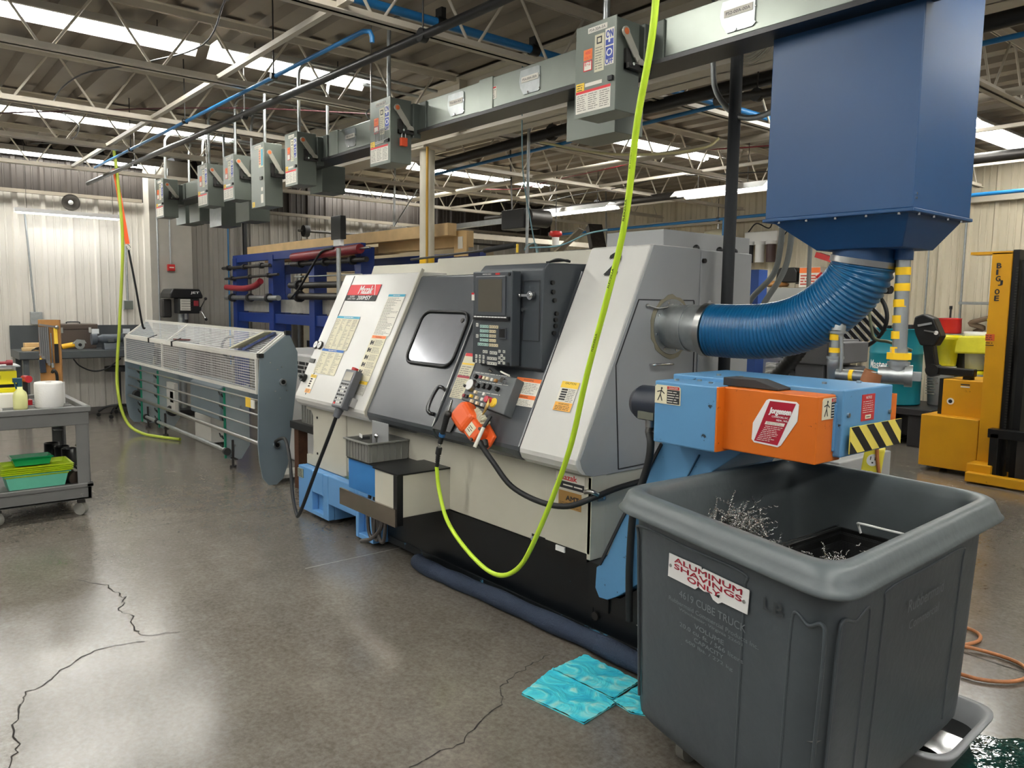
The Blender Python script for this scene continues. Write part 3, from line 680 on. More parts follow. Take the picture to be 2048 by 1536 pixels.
# ---- switch panel
f6 = SLF(0, 0, .06); sp = MB()
poly = [(-3.30, .168), (-2.925, .128), (-2.925, .322), (-3.285, .335)]
sp.fprism(f6, poly, -.06, 0, mat('switch_panel_grey', (92, 96, 98), .45)); swp = sp.build('switch_panel', lathe, bevel=.005)
def knob(x, s, r=.013, h=.02, m_=black, nm='knob', top=None):
    mm = MB(); mm.cyl(f6(x, s, 0), f6(x, s, h), r, m_, r1=r*.85, n=16)
    if top: mm.cyl(f6(x, s, h), f6(x, s, h+.002), r*.8, top, n=16)
    mm.build(nm, swp)
knob(-3.235, .30); knob(-3.0, .295, .016, .026, chrome); knob(-3.19, .253); knob(-3.145, .256, .016); knob(-3.10, .254, .016); knob(-3.03, .25, .013, .022)
knob(-3.245, .248, .036, .022, steel, 'handwheel', pureW); knob(-3.272, .236, .008, .034, dsteel, 'handwheel_grip')
knob(-3.06, .185, .02, .03, mat('estop_red', (200, 60, 76), .4), 'emergency_stop')
knob(-3.03, .178, .026, .006, lyel, 'emergency_ring')
m = MB()
def btn(x, s, mt, w_=.018): m.fbox(f6, x, x+w_, s, s+.016, 0, .012, mt)
for k, mt in enumerate((brick, kc, kc, kw, oak)): btn(-3.205+k*.03+(.01 if k > 2 else 0), .292-k*.002, mt)
for x, s, mt in ((-3.20, .208, kc), (-3.125, .205, kw), (-3.225, .184, lyel), (-3.175, .18, kc), (-3.125, .176, kw), (-3.205, .158, kc), (-3.155, .152, kc), (-3.11, .148, kw), (-3.285, .18, brick), (-3.26, .178, ink)): btn(x, s, mt)
m.build('push_button', swp)
m = MB(); m.lines(f6, -3.26, -2.95, .318, .332, 1, kw, .001, seed=3, fill=.2); m.lines(f6, -3.2, -2.95, .272, .285, 1, kw, .001, seed=4, fill=.2); m.lines(f6, -3.27, -2.95, .215, .232, 1, kw, .001, seed=5, fill=.2); m.build('panel_lettering', swp)
m = MB(); m.cyl(f6(-3.14, .338, -.01), f6(-3.145, .345, .012), .006, chrome, n=8).tube([f6(-3.06, .345, .0), f6(-3.02, .335, .012), f6(-2.97, .325, .012)], .005, paperw, n=6); m.build('toggle_switch', swp)
m = MB()
for k in range(5): m.tube([f6(-3.035, .19, .03), f6(-3.03+k*.004, .15, .035), f6(-3.035+k*.003-.005, .10+k*.004, .03)], .003, mat('brass', (170, 140, 80), .35, .9), n=5)
tag(m.build('key_bunch', loc=f6(-3.03, .18, .03)), 'bunch of brass keys hanging from the panel beside the red stop button', 'keys')

# ---- things standing or hanging on the lathe
t = thing('foot_pedal', 'orange cast foot pedal switch hung on the lathe below the control buttons', 'foot switch', SLF(-3.12, .04, .06).o)
fp = FR(SLF(-3.11, .04, .07).o, (.86, -.10, -.50), (.44, .42, .79))
fp.u *= .8; fp.v *= .8; fp.n *= .8
def fpr(poly, c0, c1, mt, name, bev=.01):
    mm = MB(); mm.fprism(fp, poly, c0, c1, mt); return mm.build(name, t, bevel=bev, seg=3)
fpr([(-.17, -.055), (-.13, -.075), (.02, -.075), (.02, .075), (-.12, .085), (-.165, .06)], -.05, .075, orangegun, 'hood', .03)
fpr([(.0, -.06), (.10, -.06), (.13, -.03), (.13, .04), (.10, .06), (.0, .06)], -.05, .05, orangegun, 'cover', .02)
fpr([(-.02, -.065), (.17, -.05), (.185, 0), (.17, .07), (-.02, .09)], -.06, -.03, orangegun, 'base', .008)
m = MB(); m.fbox(fp, .02, .085, -.04, .03, .0505, .053, lcream).lines(fp, .03, .075, -.025, .015, 3, ink, .0535, seed=2); m.build('rating_label', t)
m = MB()
for a, b_ in ((.0, -.055), (.11, -.04), (.0, .045), (.11, .045)): m.cyl(fp(a, b_, .04), fp(a, b_, .054), .008, dsteel, n=10)
m.build('screw', t)
MB().cyl(fp(.16, 0, 0), fp(.20, -.01, 0), .022, dsteel, r1=.016, n=12).build('cable_gland', t)
g = MB(); rd = random.Random(5)
for k in range(7):
    pts = [fp(-.02+.03*math.cos(j*1.1+k)+.02*j, .085+.025*math.sin(j*1.3+k), .02+.01*math.sin(j+k)) for j in range(6)]
    g.tube(pts, .008, mat('glove_offwhite', (200, 196, 172), .8), n=6, sub=3)
tag(g.build('work_glove', loc=fp(0, .085, .02)), 'crumpled off-white string glove tucked behind the orange foot pedal', 'glove')
tag(MB().tube([fp(.19, -.01, 0), (-2.99, 2.29, .87), (-2.90, 2.30, .79), (-2.78, 2.32, .69), (-2.62, 2.36, .642), (-2.48, 2.40, .645), (-2.37, 2.46, .70), (-2.365, 2.6, .722), (-2.365, 2.85, .738), (-2.36, 3.0, .75)], .0135, rubber, n=10).build('pedal_cable', loc=(-2.6, 2.36, .64)), 'thick black cable sagging from the orange foot pedal round the lathe corner', 'cable')
t = thing('cable_clamp', 'small metal clamp holding the black cable at the lathe corner', 'clamp', (LX1+.01, 2.47, .70))
MB().tube([(-2.42, 2.45, .715), (-2.375, 2.445, .725), (-2.36, 2.47, .71)], .012, steel, n=6).build('strap', t)
MB().box(-2.393, -2.385, 2.50, 2.55, .67, .70, steel).cyl((-2.385, 2.53, .685), (-2.378, 2.53, .685), .008, chrome, n=8).build('foot_tab', t)
t = thing('marker_pen', 'white and black marker hanging from the switch panel edge', 'pen', SLF(-3.0, .07, .1).o)
q = SLF(.06, -.02, .12)
MB().cyl(q(-3.022, .12, -.02), q(-3.018, .055, 0), .009, black, n=8).build('cap', t); MB().cyl(q(-3.018, .055, 0), q(-3.03, -.05, .0), .009, paperw, n=8).build('barrel', t)
# handheld pendant
t = thing('handheld_pendant', 'grey handheld control pendant with red button leaning on the lathe front', 'pendant', SLF(-4.52, .1, 0).o)
fq = SLF(0, 0, .0); fq.u = Vector((.99, 0, 0)).normalized()
pp = [(-4.60, -.035), (-4.465, -.045), (-4.43, .215), (-4.62, .232)]
pp = [(-4.595, -.03), (-4.455, -.03), (-4.455, .232), (-4.595, .232)]
grey3 = mat('pendant_grey', (88, 90, 94), .45)
body = MB().fprism(fq, pp, .02, .075, grey3).build('body', t, bevel=.006)
MB().fbox(fq, -4.575, -4.475, .155, .215, .0755, .077, mat('lcd_grey', (140, 134, 116), .25)).build('display', t)
m = MB(); m.fbox(fq, -4.58, -4.47, -.015, .145, .0752, .0765, mat('keypad_light', (158, 158, 156), .5))
for r_ in range(6):
    for c in range(4): m.fbox(fq, -4.575+c*.026, -4.557+c*.026, .125-r_*.025, .137-r_*.025, .0766, .079, kw if (r_*c) % 3 else ink)
m.fbox(fq, -4.573, -4.555, -.01, .002, .0766, .08, red); m.build('keypad', t)
MB().cyl(fq(-4.525, .235, .05), fq(-4.525, .252, .05), .022, red, n=16).build('stop_button', t)
MB().cyl(fq(-4.525, -.03, .045), fq(-4.53, -.09, .045), .03, grey3, r1=.022, n=12).build('strain_relief', t)
MB().fbox(fq, -4.45, -4.43, .0, .06, 0, .04, steel).build('holder_bracket', t)
p0_ = fq(-4.53, -.08, .045)
tag(MB().tube([p0_, (-4.62, 2.30, .68), (-4.76, 2.28, .45), (-4.93, 2.26, .17), (-5.04, 2.27, .06), (-5.12, 2.29, .045), (-5.25, 2.32, .15), (-5.38, 2.36, .38), (-5.6, 2.42, .50), (-6.0, 2.52, .42), (-6.185, 2.59, .36)], .0125, rubber, n=10).build('pendant_cable', loc=(-5.0, 2.3, .1)), 'black cable looping from the handheld pendant to the bar feeder end plate', 'cable')
# parts catcher boxes
t = thing('parts_catcher', 'cream and blue boxes sticking out of the lathe front with a steel splash strip', 'parts catcher', (-3.8, 2.3, .4))
MB().box(-4.19, -3.72, 2.21, 2.47, .43, .615, midblue).build('blue_box', t, bevel=.003)
m = MB(); m.prismz([(-4.19, 2.20), (-3.80, 2.20), (-3.64, 2.47), (-4.19, 2.47)], .614, .622, black); m.build('blue_box_lid', t)
MB().box(-3.745, -3.50, 2.135, 2.475, .40, .632, cream).build('cream_box', t, bevel=.004)
m = MB(); m.prismz([(-3.76, 2.13), (-3.495, 2.13), (-3.495, 2.47), (-3.76, 2.47)], .632, .640, black); m.build('cream_box_lid', t)
MB().box(-3.535, -3.497, 2.128, 2.165, .36, .632, black).build('rubber_edge', t)
MB().box(-4.13, -3.50, 2.118, 2.13, .355, .452, mat('splash_steel', (160, 150, 140), .16, .9, var=.15, scale=9)).build('splash_strip', t)
m = MB()
for k, x in enumerate((-4.05, -3.99, -3.93)):
    m.tube([(x, 2.28, .42), (x-.015, 2.27, .30), (x, 2.27, .17), (x+.05, 2.27, .16), (x+.06, 2.28, .30), (x+.05, 2.30, .42)], .011, mat('hose_grey_brown', (74, 70, 68), .5), n=8)
m.tube([(-3.92, 2.30, .42), (-3.9, 2.27, .25), (-4.0, 2.26, .15), (-4.13, 2.26, .10)], .012, MATS['hose_grey_brown'], n=8)
tag(m.build('coolant_hose_coil', loc=(-3.98, 2.27, .3)), 'coil of dark grey hoses hanging below the parts catcher on the lathe', 'hose')
# grey tote on the catcher
t = thing('parts_tote', 'ribbed grey plastic tote resting on top of the blue box', 'tote', (-4.05, 2.28, .622))
m = MB(); X0, X1, Y0, Y1, Z0, Z1 = -4.20, -3.93, 2.20, 2.46, .622, .737
m.prismz([(X0+.01, Y0+.01), (X1-.01, Y0+.01), (X1-.01, Y1-.01), (X0+.01, Y1-.01)], Z0, Z0+.005, binlid)
for a in (('x', X0), ('x', X1), ('y', Y0), ('y', Y1)):
    if a[0] == 'x': m.box(a[1]-.002, a[1]+.002, Y0, Y1, Z0, Z1, binlid)
    else: m.box(X0, X1, a[1]-.002, a[1]+.002, Z0, Z1, binlid)
for k in range(8):
    x = X0+.018+k*.035; m.box(x-.0025, x+.0025, Y0-.008, Y0, Z0+.004, Z1-.012, binlid); y = Y0+.02+k*.04; m.box(X1, X1+.008, y-.0025, y+.0025, Z0+.004, Z1-.012, binlid)
m.build('body', t)
m = MB(); m.box(X0-.014, X1+.014, Y0-.014, Y0, Z1-.01, Z1, binlid).box(X0-.014, X1+.014, Y1, Y1+.014, Z1-.01, Z1, binlid).box(X0-.014, X0, Y0, Y1, Z1-.01, Z1, binlid).box(X1, X1+.014, Y0, Y1, Z1-.01, Z1, binlid); m.build('rim', t, bevel=.003)
tag(MB().box(-4.17, -3.98, 2.36, 2.366, .63, .83, mat('matte_plate', (166, 168, 168), .5, .3)).build('metal_plate', loc=(-4.08, 2.36, .63), bevel=.002), 'square grey metal plate standing in the ribbed tote', 'plate')
tag(MB().ball((-4.06, 2.33, .75), .016, chrome).cyl((-4.06, 2.33, .735), (-4.06, 2.33, .63), .006, steel, n=8).build('ball_stylus', loc=(-4.06, 2.33, .7)), 'steel ball ended pin standing in the ribbed tote before the plate', 'pin')
tag(MB().bar((-4.17, 2.30, .735), (-4.05, 2.25, .748), .05, .018, black).bar((-4.17, 2.275, .747), (-4.05, 2.225, .760), .004, .02, pureW).build('caliper_case', loc=(-4.1, 2.24, .7)), 'black and white tool case lying across the top of the ribbed tote', 'case')
# blow gun hanging by the pocket and lime hose
f = SLF(0, 0, .05)
t = thing('air_gun', 'black air blow gun hanging from the door pocket with blue coupling', 'air gun', (-3.29, 2.28, .9))
MB().tube([(-3.285, 2.33, 1.045), (-3.26, 2.30, 1.01), (-3.245, 2.28, .985)], .006, chrome, n=8).build('nozzle', t)
MB().cyl((-3.25, 2.275, .975), (-3.285, 2.27, .878), .016, rubber, r1=.014, n=12).ball((-3.247, 2.28, .982), .019, dsteel).build('grip', t)
MB().cyl((-3.285, 2.27, .878), (-3.29, 2.27, .862), .017, mat('coupling_blue', (40, 96, 150), .4), n=12).build('coupling_ring', t)
MB().cyl((-3.29, 2.27, .862), (-3.305, 2.27, .825), .013, rubber, n=12).cyl((-3.305, 2.27, .825), (-3.312, 2.27, .80), .009, chrome, n=10).cyl((-3.312, 2.27, .80), (-3.322, 2.27, .765), .016, rubber, n=8).build('coupling', t)
m = MB()
for k in range(7): m.cyl((-3.322-k*.0015, 2.27, .765-k*.010), (-3.3225-k*.0015, 2.27, .761-k*.010), .013-.0003*k, rubber, n=10)
m.cyl((-3.322, 2.27, .765), (-3.335, 2.27, .69), .009, rubber, n=8); m.build('spring_guard', t)
t = thing('door_pocket', 'black recessed pocket at the lower right corner of the lathe door', 'pocket', SLF(-3.46, .03, 0).o)
f = SLF(0, 0, .007); MB().fprism(f, [(-3.52, -.01), (-3.35, -.01), (-3.33, .11), (-3.42, .12), (-3.47, .10)], 0, .006, black).build('recess', t)
tag(MB().tube([(-1.50, 1.75, 2.98), (-1.50, 1.75, 2.40), (-1.60, 1.80, 2.09), (-1.72, 1.88, 1.77), (-1.94, 1.96, 1.31), (-2.09, 2.02, .99), (-2.31, 2.07, .62), (-2.47, 2.10, .42), (-2.68, 2.14, .33), (-2.96, 2.20, .35), (-3.19, 2.24, .44), (-3.31, 2.27, .57), (-3.336, 2.27, .695)], .0105, lime, n=10, sub=8).build('air_hose', loc=(-2.2, 2.0, 1.0)), 'bright lime air hose hanging from above and looping in front of the lathe', 'hose')

# printed name running along the lime hose
HP = [Vector(q) for q in ((-1.50, 1.75, 2.40), (-1.60, 1.80, 2.09), (-1.72, 1.88, 1.77), (-1.94, 1.96, 1.31), (-2.09, 2.02, .99), (-2.31, 2.07, .62))]
m = MB()
for i in range(3):
    a, c = HP[i], HP[i+1]; d = (a-c).normalized(); out = Vector((.45, -.89, 0)); out = (out-d*out.dot(d)).normalized(); L_ = (a-c).length
    for u in (.25, .72):
        o_ = c.lerp(a, u); f_ = FR(o_, d, out.cross(d))
        for w0 in (0,):
            m.text('FLEXZILLA', f_, -.035, -.003, .07, .006, ink, .0108, .02)
tag(m.build('hose_print', loc=(-1.7, 1.9, 1.8)), 'black lettering printed along the bright lime hose', 'lettering')
# ================================================================ CHIP CONVEYOR
t = conv = thing('chip_conveyor', 'blue and orange chip conveyor rising from the lathe over the grey tub', 'chip conveyor', (-2.0, 2.7, 0))
CY0, CY1 = 2.44, 2.86
def cs(y0, y1, mt, grow=0.):
    out = [(-2.33, .395), (-2.31, .41), (-2.265, .47), (-2.19, .635), (-1.99, .99), (-1.93, 1.24), (-1.27, 1.24), (-1.27, 1.08), (-1.62, 1.02), (-1.74, .93), (-1.88, .66), (-1.98, .50), (-2.07, .405), (-2.14, .345), (-2.20, .30), (-2.26, .265), (-2.31, .262), (-2.335, .30)]
    return MB().prismy(out, y0, y1, mt)
cs(CY0, CY1, sky2).build('inclined_trough', t, bevel=.004)
m = MB(); m.box(-2.392, -2.27, CY0+.02, CY1-.05, .195, .40, black).prismy([(-2.30, .195), (-2.30, .27), (-2.21, .28), (-2.12, .345), (-2.02, .435), (-1.95, .50), (-1.93, .42), (-2.05, .30), (-2.1, .195)], CY0+.03, CY1-.03, black); m.build('lower_guard', t)
m = MB()
for a, c in (((-2.305, .415), (-2.19, .635)), ((-2.19, .635), (-1.985, 1.0))): m.bar((a[0], CY0-.004, a[1]), (c[0], CY0-.004, c[1]), .012, .008, ink, up=(0, 1, 0))
m.bar((-1.80, CY0-.003, .985), (-1.90, CY0-.003, .80), .004, .01, mat('seam_blue_dark', (40, 80, 110), .5), up=(0, 1, 0))
m.build('edge_seal', t)
MB().box(-1.916, -1.636, 2.30, 2.62, 1.034, 1.27, sky2).build('gearbox_cover', t, bevel=.006)
MB().box(-1.64, -1.63, 2.302, 2.62, 1.036, 1.268, orange).build('gearbox_end_plate', t, bevel=.002)
m = MB(); m.box(-1.66, -1.277, 2.365 if False else 2.34, 2.50, 1.045, 1.268, orange); m.build('chain_guard', t, bevel=.004)
m = MB(); m.box(-1.95, -1.25, 2.45, 2.80, 1.06, 1.285, sky2); m.build('head_cover', t, bevel=.005)
m = MB(); m.box(-1.94, -1.252, 2.79, 2.84, 1.10, 1.25, orange); m.build('rear_plate', t)
m = MB()
for x, y in ((-1.86, 2.36), (-1.80, 2.42), (-1.72, 2.38), (-1.80, 2.54), (-1.70, 2.54), (-1.40, 2.60), (-1.35, 2.75)): m.cyl((x, y, 1.27 if y < 2.45 else 1.285), (x, y, 1.276 if y < 2.45 else 1.292), .009, steel, n=8)
m.build('cover_bolt', t)
# hazard flap
hz = SIDE(-1.236, 0, 0)
m = MB(); m.fbox(hz, 2.475, 2.845, 1.072, 1.162, 0, .004, lyel)
pl = mat('hazard_yellow', (226, 206, 90), .5, var=.06, stain=(60, 56, 40), stain_amt=.12, stain_scale=25)
for k in range(-1, 4):
    a = 2.475+k*.105; H1, H0 = 1.162, 1.072
    pts_ = [(a, H1), (a+.052, H1), (a+.052+.105, H0), (a+.105, H0)]
    # clip against the flap ends
    def clip(pp, lim, keep):
        o = []
        for i in range(len(pp)):
            p1, p2 = pp[i], pp[(i+1) % len(pp)]; i1 = keep(p1[0]); i2 = keep(p2[0])
            if i1: o.append(p1)
            if i1 != i2: u = (lim-p1[0])/(p2[0]-p1[0]); o.append((lim, p1[1]+(p2[1]-p1[1])*u))
        return o
    pts_ = clip(pts_, 2.475, lambda q: q >= 2.475)
    if pts_: pts_ = clip(pts_, 2.845, lambda q: q <= 2.845)
    if len(pts_) > 2: m.add([hz(q[0], q[1], .0045) for q in pts_], [tuple(range(len(pts_)))[::-1]], black)
m.mats[m.mats.index(lyel)] = pl
m.build('hazard_flap', t)
hs = SIDE(-1.25, 0, 0)
m = MB(); m.fbox(hs, 2.575, 2.665, 1.172, 1.262, 0, .002, mat('notice_red', (186, 44, 46), .5)).text('NOTICE', hs, 2.60, 1.247, .04, .009, pureW, .0025, .02).lines(hs, 2.58, 2.66, 1.198, 1.242, 6, paperw, .0025, seed=8, fill=.25).rect(hs, 2.60, 2.64, 1.178, 1.192, .0026, lcream).lines(hs, 2.606, 2.634, 1.181, 1.189, 1, ink, .003); m.build('notice_label', t)
m = MB()
for y, z in ((2.485, 1.20), (2.78, 1.19)): m.cyl(hs(y, z, 0), hs(y, z, .006), .008, steel, n=10)
m.build('side_bolt', t)
fo = FRONT(0, 2.3395, 0); fb_ = FRONT(0, 2.2995, 0)
m = MB(); hexp = [(-1.49, 1.10), (-1.485, 1.165), (-1.445, 1.262-.012), (-1.425, 1.25), (-1.36, 1.245), (-1.342, 1.232), (-1.342, 1.20), (-1.395, 1.10-.0), (-1.41, 1.088), (-1.48, 1.092)]
hexp = [(-1.512, 1.098), (-1.510, 1.155), (-1.462, 1.238), (-1.452, 1.243), (-1.352, 1.243), (-1.342, 1.235), (-1.345, 1.180), (-1.40, 1.092), (-1.412, 1.084), (-1.502, 1.088)]
m.fprism(fo, hexp, 0, .002, pureW)
m.add([fo(-1.502, 1.094, .0025), fo(-1.412, 1.09, .0025), fo(-1.352, 1.237, .0025), fo(-1.448, 1.237, .0025)], [(0, 1, 2, 3)], lcrim)
m.text('Jorgensen', fo, -1.450, 1.190, .078, .026, pureW, .003, .04, .25)
m.text('CONVEYORS, INC.', fo, -1.438, 1.182, .062, .007, pureW, .003, .02).text('MEW., WIS.', fo, -1.42, 1.171, .042, .007, pureW, .003, .02)
m.add([fo(-1.464, 1.156, .0028), fo(-1.392, 1.156, .0028), fo(-1.388, 1.167, .0028), fo(-1.459, 1.167, .0028)], [(0, 1, 2, 3)], paperw); m.lines(fo, -1.456, -1.394, 1.157, 1.166, 2, inkg, .0032)
for k in range(9): m.lines(fo, -1.492+k*.0038, -1.425+k*.0042, 1.098+k*.0062, 1.103+k*.0062, 1, paperw, .0028, seed=k, fill=.4, rag=.3)
m.build('maker_label', t)
def manlabel(fr, a0, b0, w_, h_, nm):
    mm = MB(); mm.fprism(fr, [(a0, b0), (a0+w_, b0), (a0+w_, b0+h_*.9), (a0+w_*.93, b0+h_), (a0+w_*.06, b0+h_), (a0, b0+h_*.9)], 0, .0018, lcream)
    mm.rect(fr, a0+w_*.48, a0+w_*.97, b0+h_*.04, b0+h_*.78, .002, ink); mm.rect(fr, a0+w_*.48, a0+w_*.95, b0+h_*.80, b0+h_*.96, .002, red).text('DANGER', fr, a0+w_*.55, b0+h_*.83, w_*.35, h_*.1, paperw, .0024)
    mm.lines(fr, a0+w_*.5, a0+w_*.95, b0+h_*.08, b0+h_*.74, 5, paperw, .0024, seed=3, fill=.3)
    c = (a0+w_*.24, b0+h_*.5)
    mm.cyl(fr(c[0]+w_*.03, c[1]+h_*.33, .002), fr(c[0]+w_*.03, c[1]+h_*.33, .0026), w_*.035, ink, n=10)
    for p, q in (((.02, .28), (-.02, 0)), ((-.02, 0), (-.12, -.35)), ((-.02, 0), (.05, -.35)), ((.02, .2), (-.15, .12)), ((.02, .2), (.14, .05))): mm.bar(fr(c[0]+p[0]*w_, c[1]+p[1]*h_, .0022), fr(c[0]+q[0]*w_, c[1]+q[1]*h_, .0022), w_*.03, .0008, ink, up=tuple(fr.n))
    mm.build(nm, t)
manlabel(fb_, -1.912, 1.185, .12, .07, 'danger_label')
manlabel(SIDE(-1.2765, 0, 0), 2.365, 1.19, .115, .07, 'danger_label')
m = MB(); m.cyl((-2.10, 2.45, 1.155), (-1.91, 2.45, 1.155), .072, mat('motor_navy', (34, 40, 52), .4, var=.15, scale=12), n=28); m.cyl((-2.125, 2.45, 1.155), (-2.10, 2.45, 1.155), .058, MATS['motor_navy'], r1=.072, n=28); m.cyl((-1.97, 2.45, 1.155), (-1.96, 2.45, 1.155), .075, MATS['motor_navy'], n=28)
m.box(-2.06, -1.98, 2.372, 2.382, 1.10, 1.13, mat('motor_plate', (120, 122, 110), .4, .5)); m.build('drive_motor', t)
MB().cyl((-2.05, 2.44, 1.09), (-2.05, 2.44, 1.06), .02, steel, n=12).tube([(-2.05, 2.44, 1.06), (-2.045, 2.43, 1.04), (-2.03, 2.42, 1.03)], .017, dsteel, n=10).build('conduit_elbow', t)
tag(MB().tube([(-2.035, 2.42, 1.035), (-2.01, 2.40, 1.0), (-2.02, 2.40, .92), (-2.06, 2.40, .80), (-2.10, 2.41, .70), (-2.12, 2.42, .45), (-2.12, 2.43, .22)], .0155, rubber, n=10).build('motor_cable', loc=(-2.05, 2.4, .8)), 'thick black cable dropping from the conveyor drive motor behind the tub rim', 'cable')
# wedge of dark rubber on top
m = MB(); m.prismy([(-1.66, 1.286), (-1.44, 1.286), (-1.44, 1.292), (-1.53, 1.315), (-1.66, 1.315)], 2.37, 2.45, mat('dark_block', (44, 42, 42), .7, var=.15))
o = m.build('door_wedge', loc=(-1.55, 2.4, 1.286), bevel=.002); tag(o, 'dark grey wedge block lying on top of the orange conveyor guard', 'wedge')
o.location.z = 1.27

# ================================================================ GREY TUB TRUCK
t = thing('tub_truck', 'big grey plastic tub truck with an aluminum shavings sign', 'tub truck', (-1.25, 2.25, 0))
NP = 10
def loop(c4, r, z, tilt=None):
    """rounded quadrilateral through four corners, counter-clockwise"""
    out = []
    for i in range(4):
        c = Vector(c4[i]); a = (Vector(c4[i-1])-c).normalized(); b_ = (Vector(c4[(i+1) % 4])-c).normalized()
        p0 = c+a*r; p2 = c+b_*r
        for k in range(NP+1):
            u = k/NP; out.append(p0*(1-u)**2+c*2*u*(1-u)+p2*u*u)
        nx = Vector(c4[(i+1) % 4])+(-b_)*r
        for k in range(1, 6): out.append(p2.lerp(nx, k/6))
    return [Vector((p.x, p.y, z)) for p in out]
RIM = [(-1.735, 1.875), (-.815, 1.640), (-.865, 2.835), (-1.67, 2.895)]
cen = Vector((sum(p[0] for p in RIM)/4, sum(p[1] for p in RIM)/4))
def inset(d):
    o = []
    for i in range(4):
        c = Vector(RIM[i]); a = (Vector(RIM[i-1])-c).normalized(); b_ = (Vector(RIM[(i+1) % 4])-c).normalized()
        o.append(c+(a+b_)*d/ (abs(a.cross(b_)) if a.cross(b_) else 1))
    return o
def lerp4(A, B, t_): return [Vector(a).lerp(Vector(b_), t_) for a, b_ in zip(A, B)]
BOT = [(-1.735, 2.005), (-.945, 1.80), (-.985, 2.92), (-1.62, 2.86)]
outer_top = inset(.055)
rings = [(inset(-.004), .12, .886), (inset(-.008), .12, .893), (inset(0), .12, .903), (inset(.008), .118, .923), (inset(.016), .115, .943), (inset(.03), .11, .952), (inset(.055), .10, .954), (inset(.068), .095, .943), (inset(.078), .09, .918)]
inb = lerp4(inset(.085), BOT, 1.0)
ring_pts = [loop([tuple(p) for p in c4], r, z) for c4, r, z in rings]
for k, z in enumerate((.80, .55, .30, .17)):
    u = (.90-z)/.78; c4 = lerp4(inset(.085), [Vector(p)+(cen-Vector(p)).normalized()*.01 for p in BOT], u); ring_pts.append(loop([tuple(p) for p in c4], .09, z))
def skin_rings(mb, rp, mt, flip=False, cap=True):
    n = len(rp[0]); vs = [v for r_ in rp for v in r_]; fs = []
    for i in range(len(rp)-1):
        for j in range(n):
            q = (i*n+j, i*n+(j+1) % n, (i+1)*n+(j+1) % n, (i+1)*n+j); fs.append(q if not flip else q[::-1])
    mb.add(vs, fs, mt, True)
    if cap: mb.add(rp[-1], [tuple(range(n)) if not flip else tuple(range(n))[::-1]], mt)
m = MB(); skin_rings(m, ring_pts, mat('truck_rim_lit', (86, 93, 95), .42, var=.07, bump=.1, bscale=30)); m.build('rim_and_liner', t)  # body plastic made lighter: light from above painted into the rim colour
op_ = []
for z, g_ in ((.905, 0), (.85, .0), (.60, .33), (.35, .66), (.20, .86), (.155, .93), (.135, .985), (.125, 1.03)):
    c4 = lerp4(inset(.045), BOT, min(1, (.905-z)/.77)); 
    if z < .17:
        q_ = (.17-z)/.045; c4 = [Vector(p)+(cen-Vector(p)).normalized()*.035*q_*q_ for p in c4]
    op_.append(loop([tuple(p) for p in c4], .11, z))
m = MB(); skin_rings(m, op_, greybin); m.build('body', t)
# raised vertical panel outlines moulded in the walls
def wallpt(e, a, z, off=.004):
    """point on outer wall e at fraction a along it"""
    c4 = lerp4(inset(.045), BOT, (.905-z)/.77); p = Vector(c4[e]).lerp(Vector(c4[(e+1) % 4]), a); d = Vector(c4[(e+1) % 4])-Vector(c4[e]); n_ = Vector((d.y, -d.x)).normalized()
    q = p+n_*off; return Vector((q.x, q.y, z))
def ridge(e, pts, w_=.004, mt=greybin): return [wallpt(e, a, z, .001) for a, z in pts]
m = MB()
def outline(e, a0, a1, z0, z1, dip=.0):
    p = [(a0, z0), (a0, (z0+z1)/2), (a0, z1-.05), (a0+.015, z1), ((a0+a1)/2, z1-dip), (a1-.015, z1), (a1, z1-.05), (a1, (z0+z1)/2), (a1, z0)]
    m.tube([wallpt(e, a, z, -.001) for a, z in p], .005, greybin, n=6, sub=5)
outline(0, .07, .66, .22, .84); outline(0, .86, .985, .19, .80, .02); outline(1, .05, .20, .19, .80, .02); outline(1, .28, .80, .2, .82)
m.build('moulded_panel', t)
e0 = wallpt(0, 0, .7, 0); e1 = wallpt(0, 1, .7, 0)
dz = wallpt(0, .3, .8, 0)-wallpt(0, .3, .6, 0)
fw = FR(wallpt(0, 0, .885, .004), e1-e0, dz.normalized())     # frame on the near wall, v up from rim
def W(a): return a
L0 = (e1-e0).length
sg = MB(); 
P0 = [(.234, -.087), (.385, -.083), (.388, -.091), (.394, -.085), (.584, -.084), (.579, -.157), (.478, -.160), (.462, -.170), (.44, -.166), (.425, -.150), (.40, -.155), (.375, -.150), (.360, -.163), (.229, -.165)]
sg.fprism(fw, P0, 0, .002, pureW)
sg.text('ALUMINUM', fw, .262, -.107, .295, .016, lcrim, .003, .05).text('SHAVINGS', fw, .262, -.128, .295, .016, lcrim, .003, .05).text('ONLY', fw, .325, -.148, .145, .016, lcrim, .003, .05)
sg.add([fw(.445, -.149, .0032), fw(.47, -.14, .0032), fw(.466, -.151, .0032)], [(0, 1, 2)], black)
for a, z_ in ((.243, -.125), (.566, -.123)): sg.cyl(fw(a, z_, .001), fw(a, z_, .005), .005, steel, n=12)
sg.build('shavings_sign', t)
emb = mat('truck_embossed', (112, 118, 122), .5)
m = MB()
for s_, a, b_, w_, h_ in (('4619 CUBE TRUCK', .285, -.215, .29, .024), ('Rubbermaid Commercial Products Inc.', .235, -.243, .39, .014), ('Winchester, Virginia 22601', .285, -.262, .28, .012), ('VOLUME', .36, -.29, .13, .015), ('20.0 cu. ft. / 566 liters', .29, -.312, .28, .014), ('CAPACITY', .36, -.335, .13, .014), ('600 lbs. / 272 kg', .32, -.357, .21, .014)):
    m.text(s_, fw, a, b_, w_, h_, emb, .0012, 0)
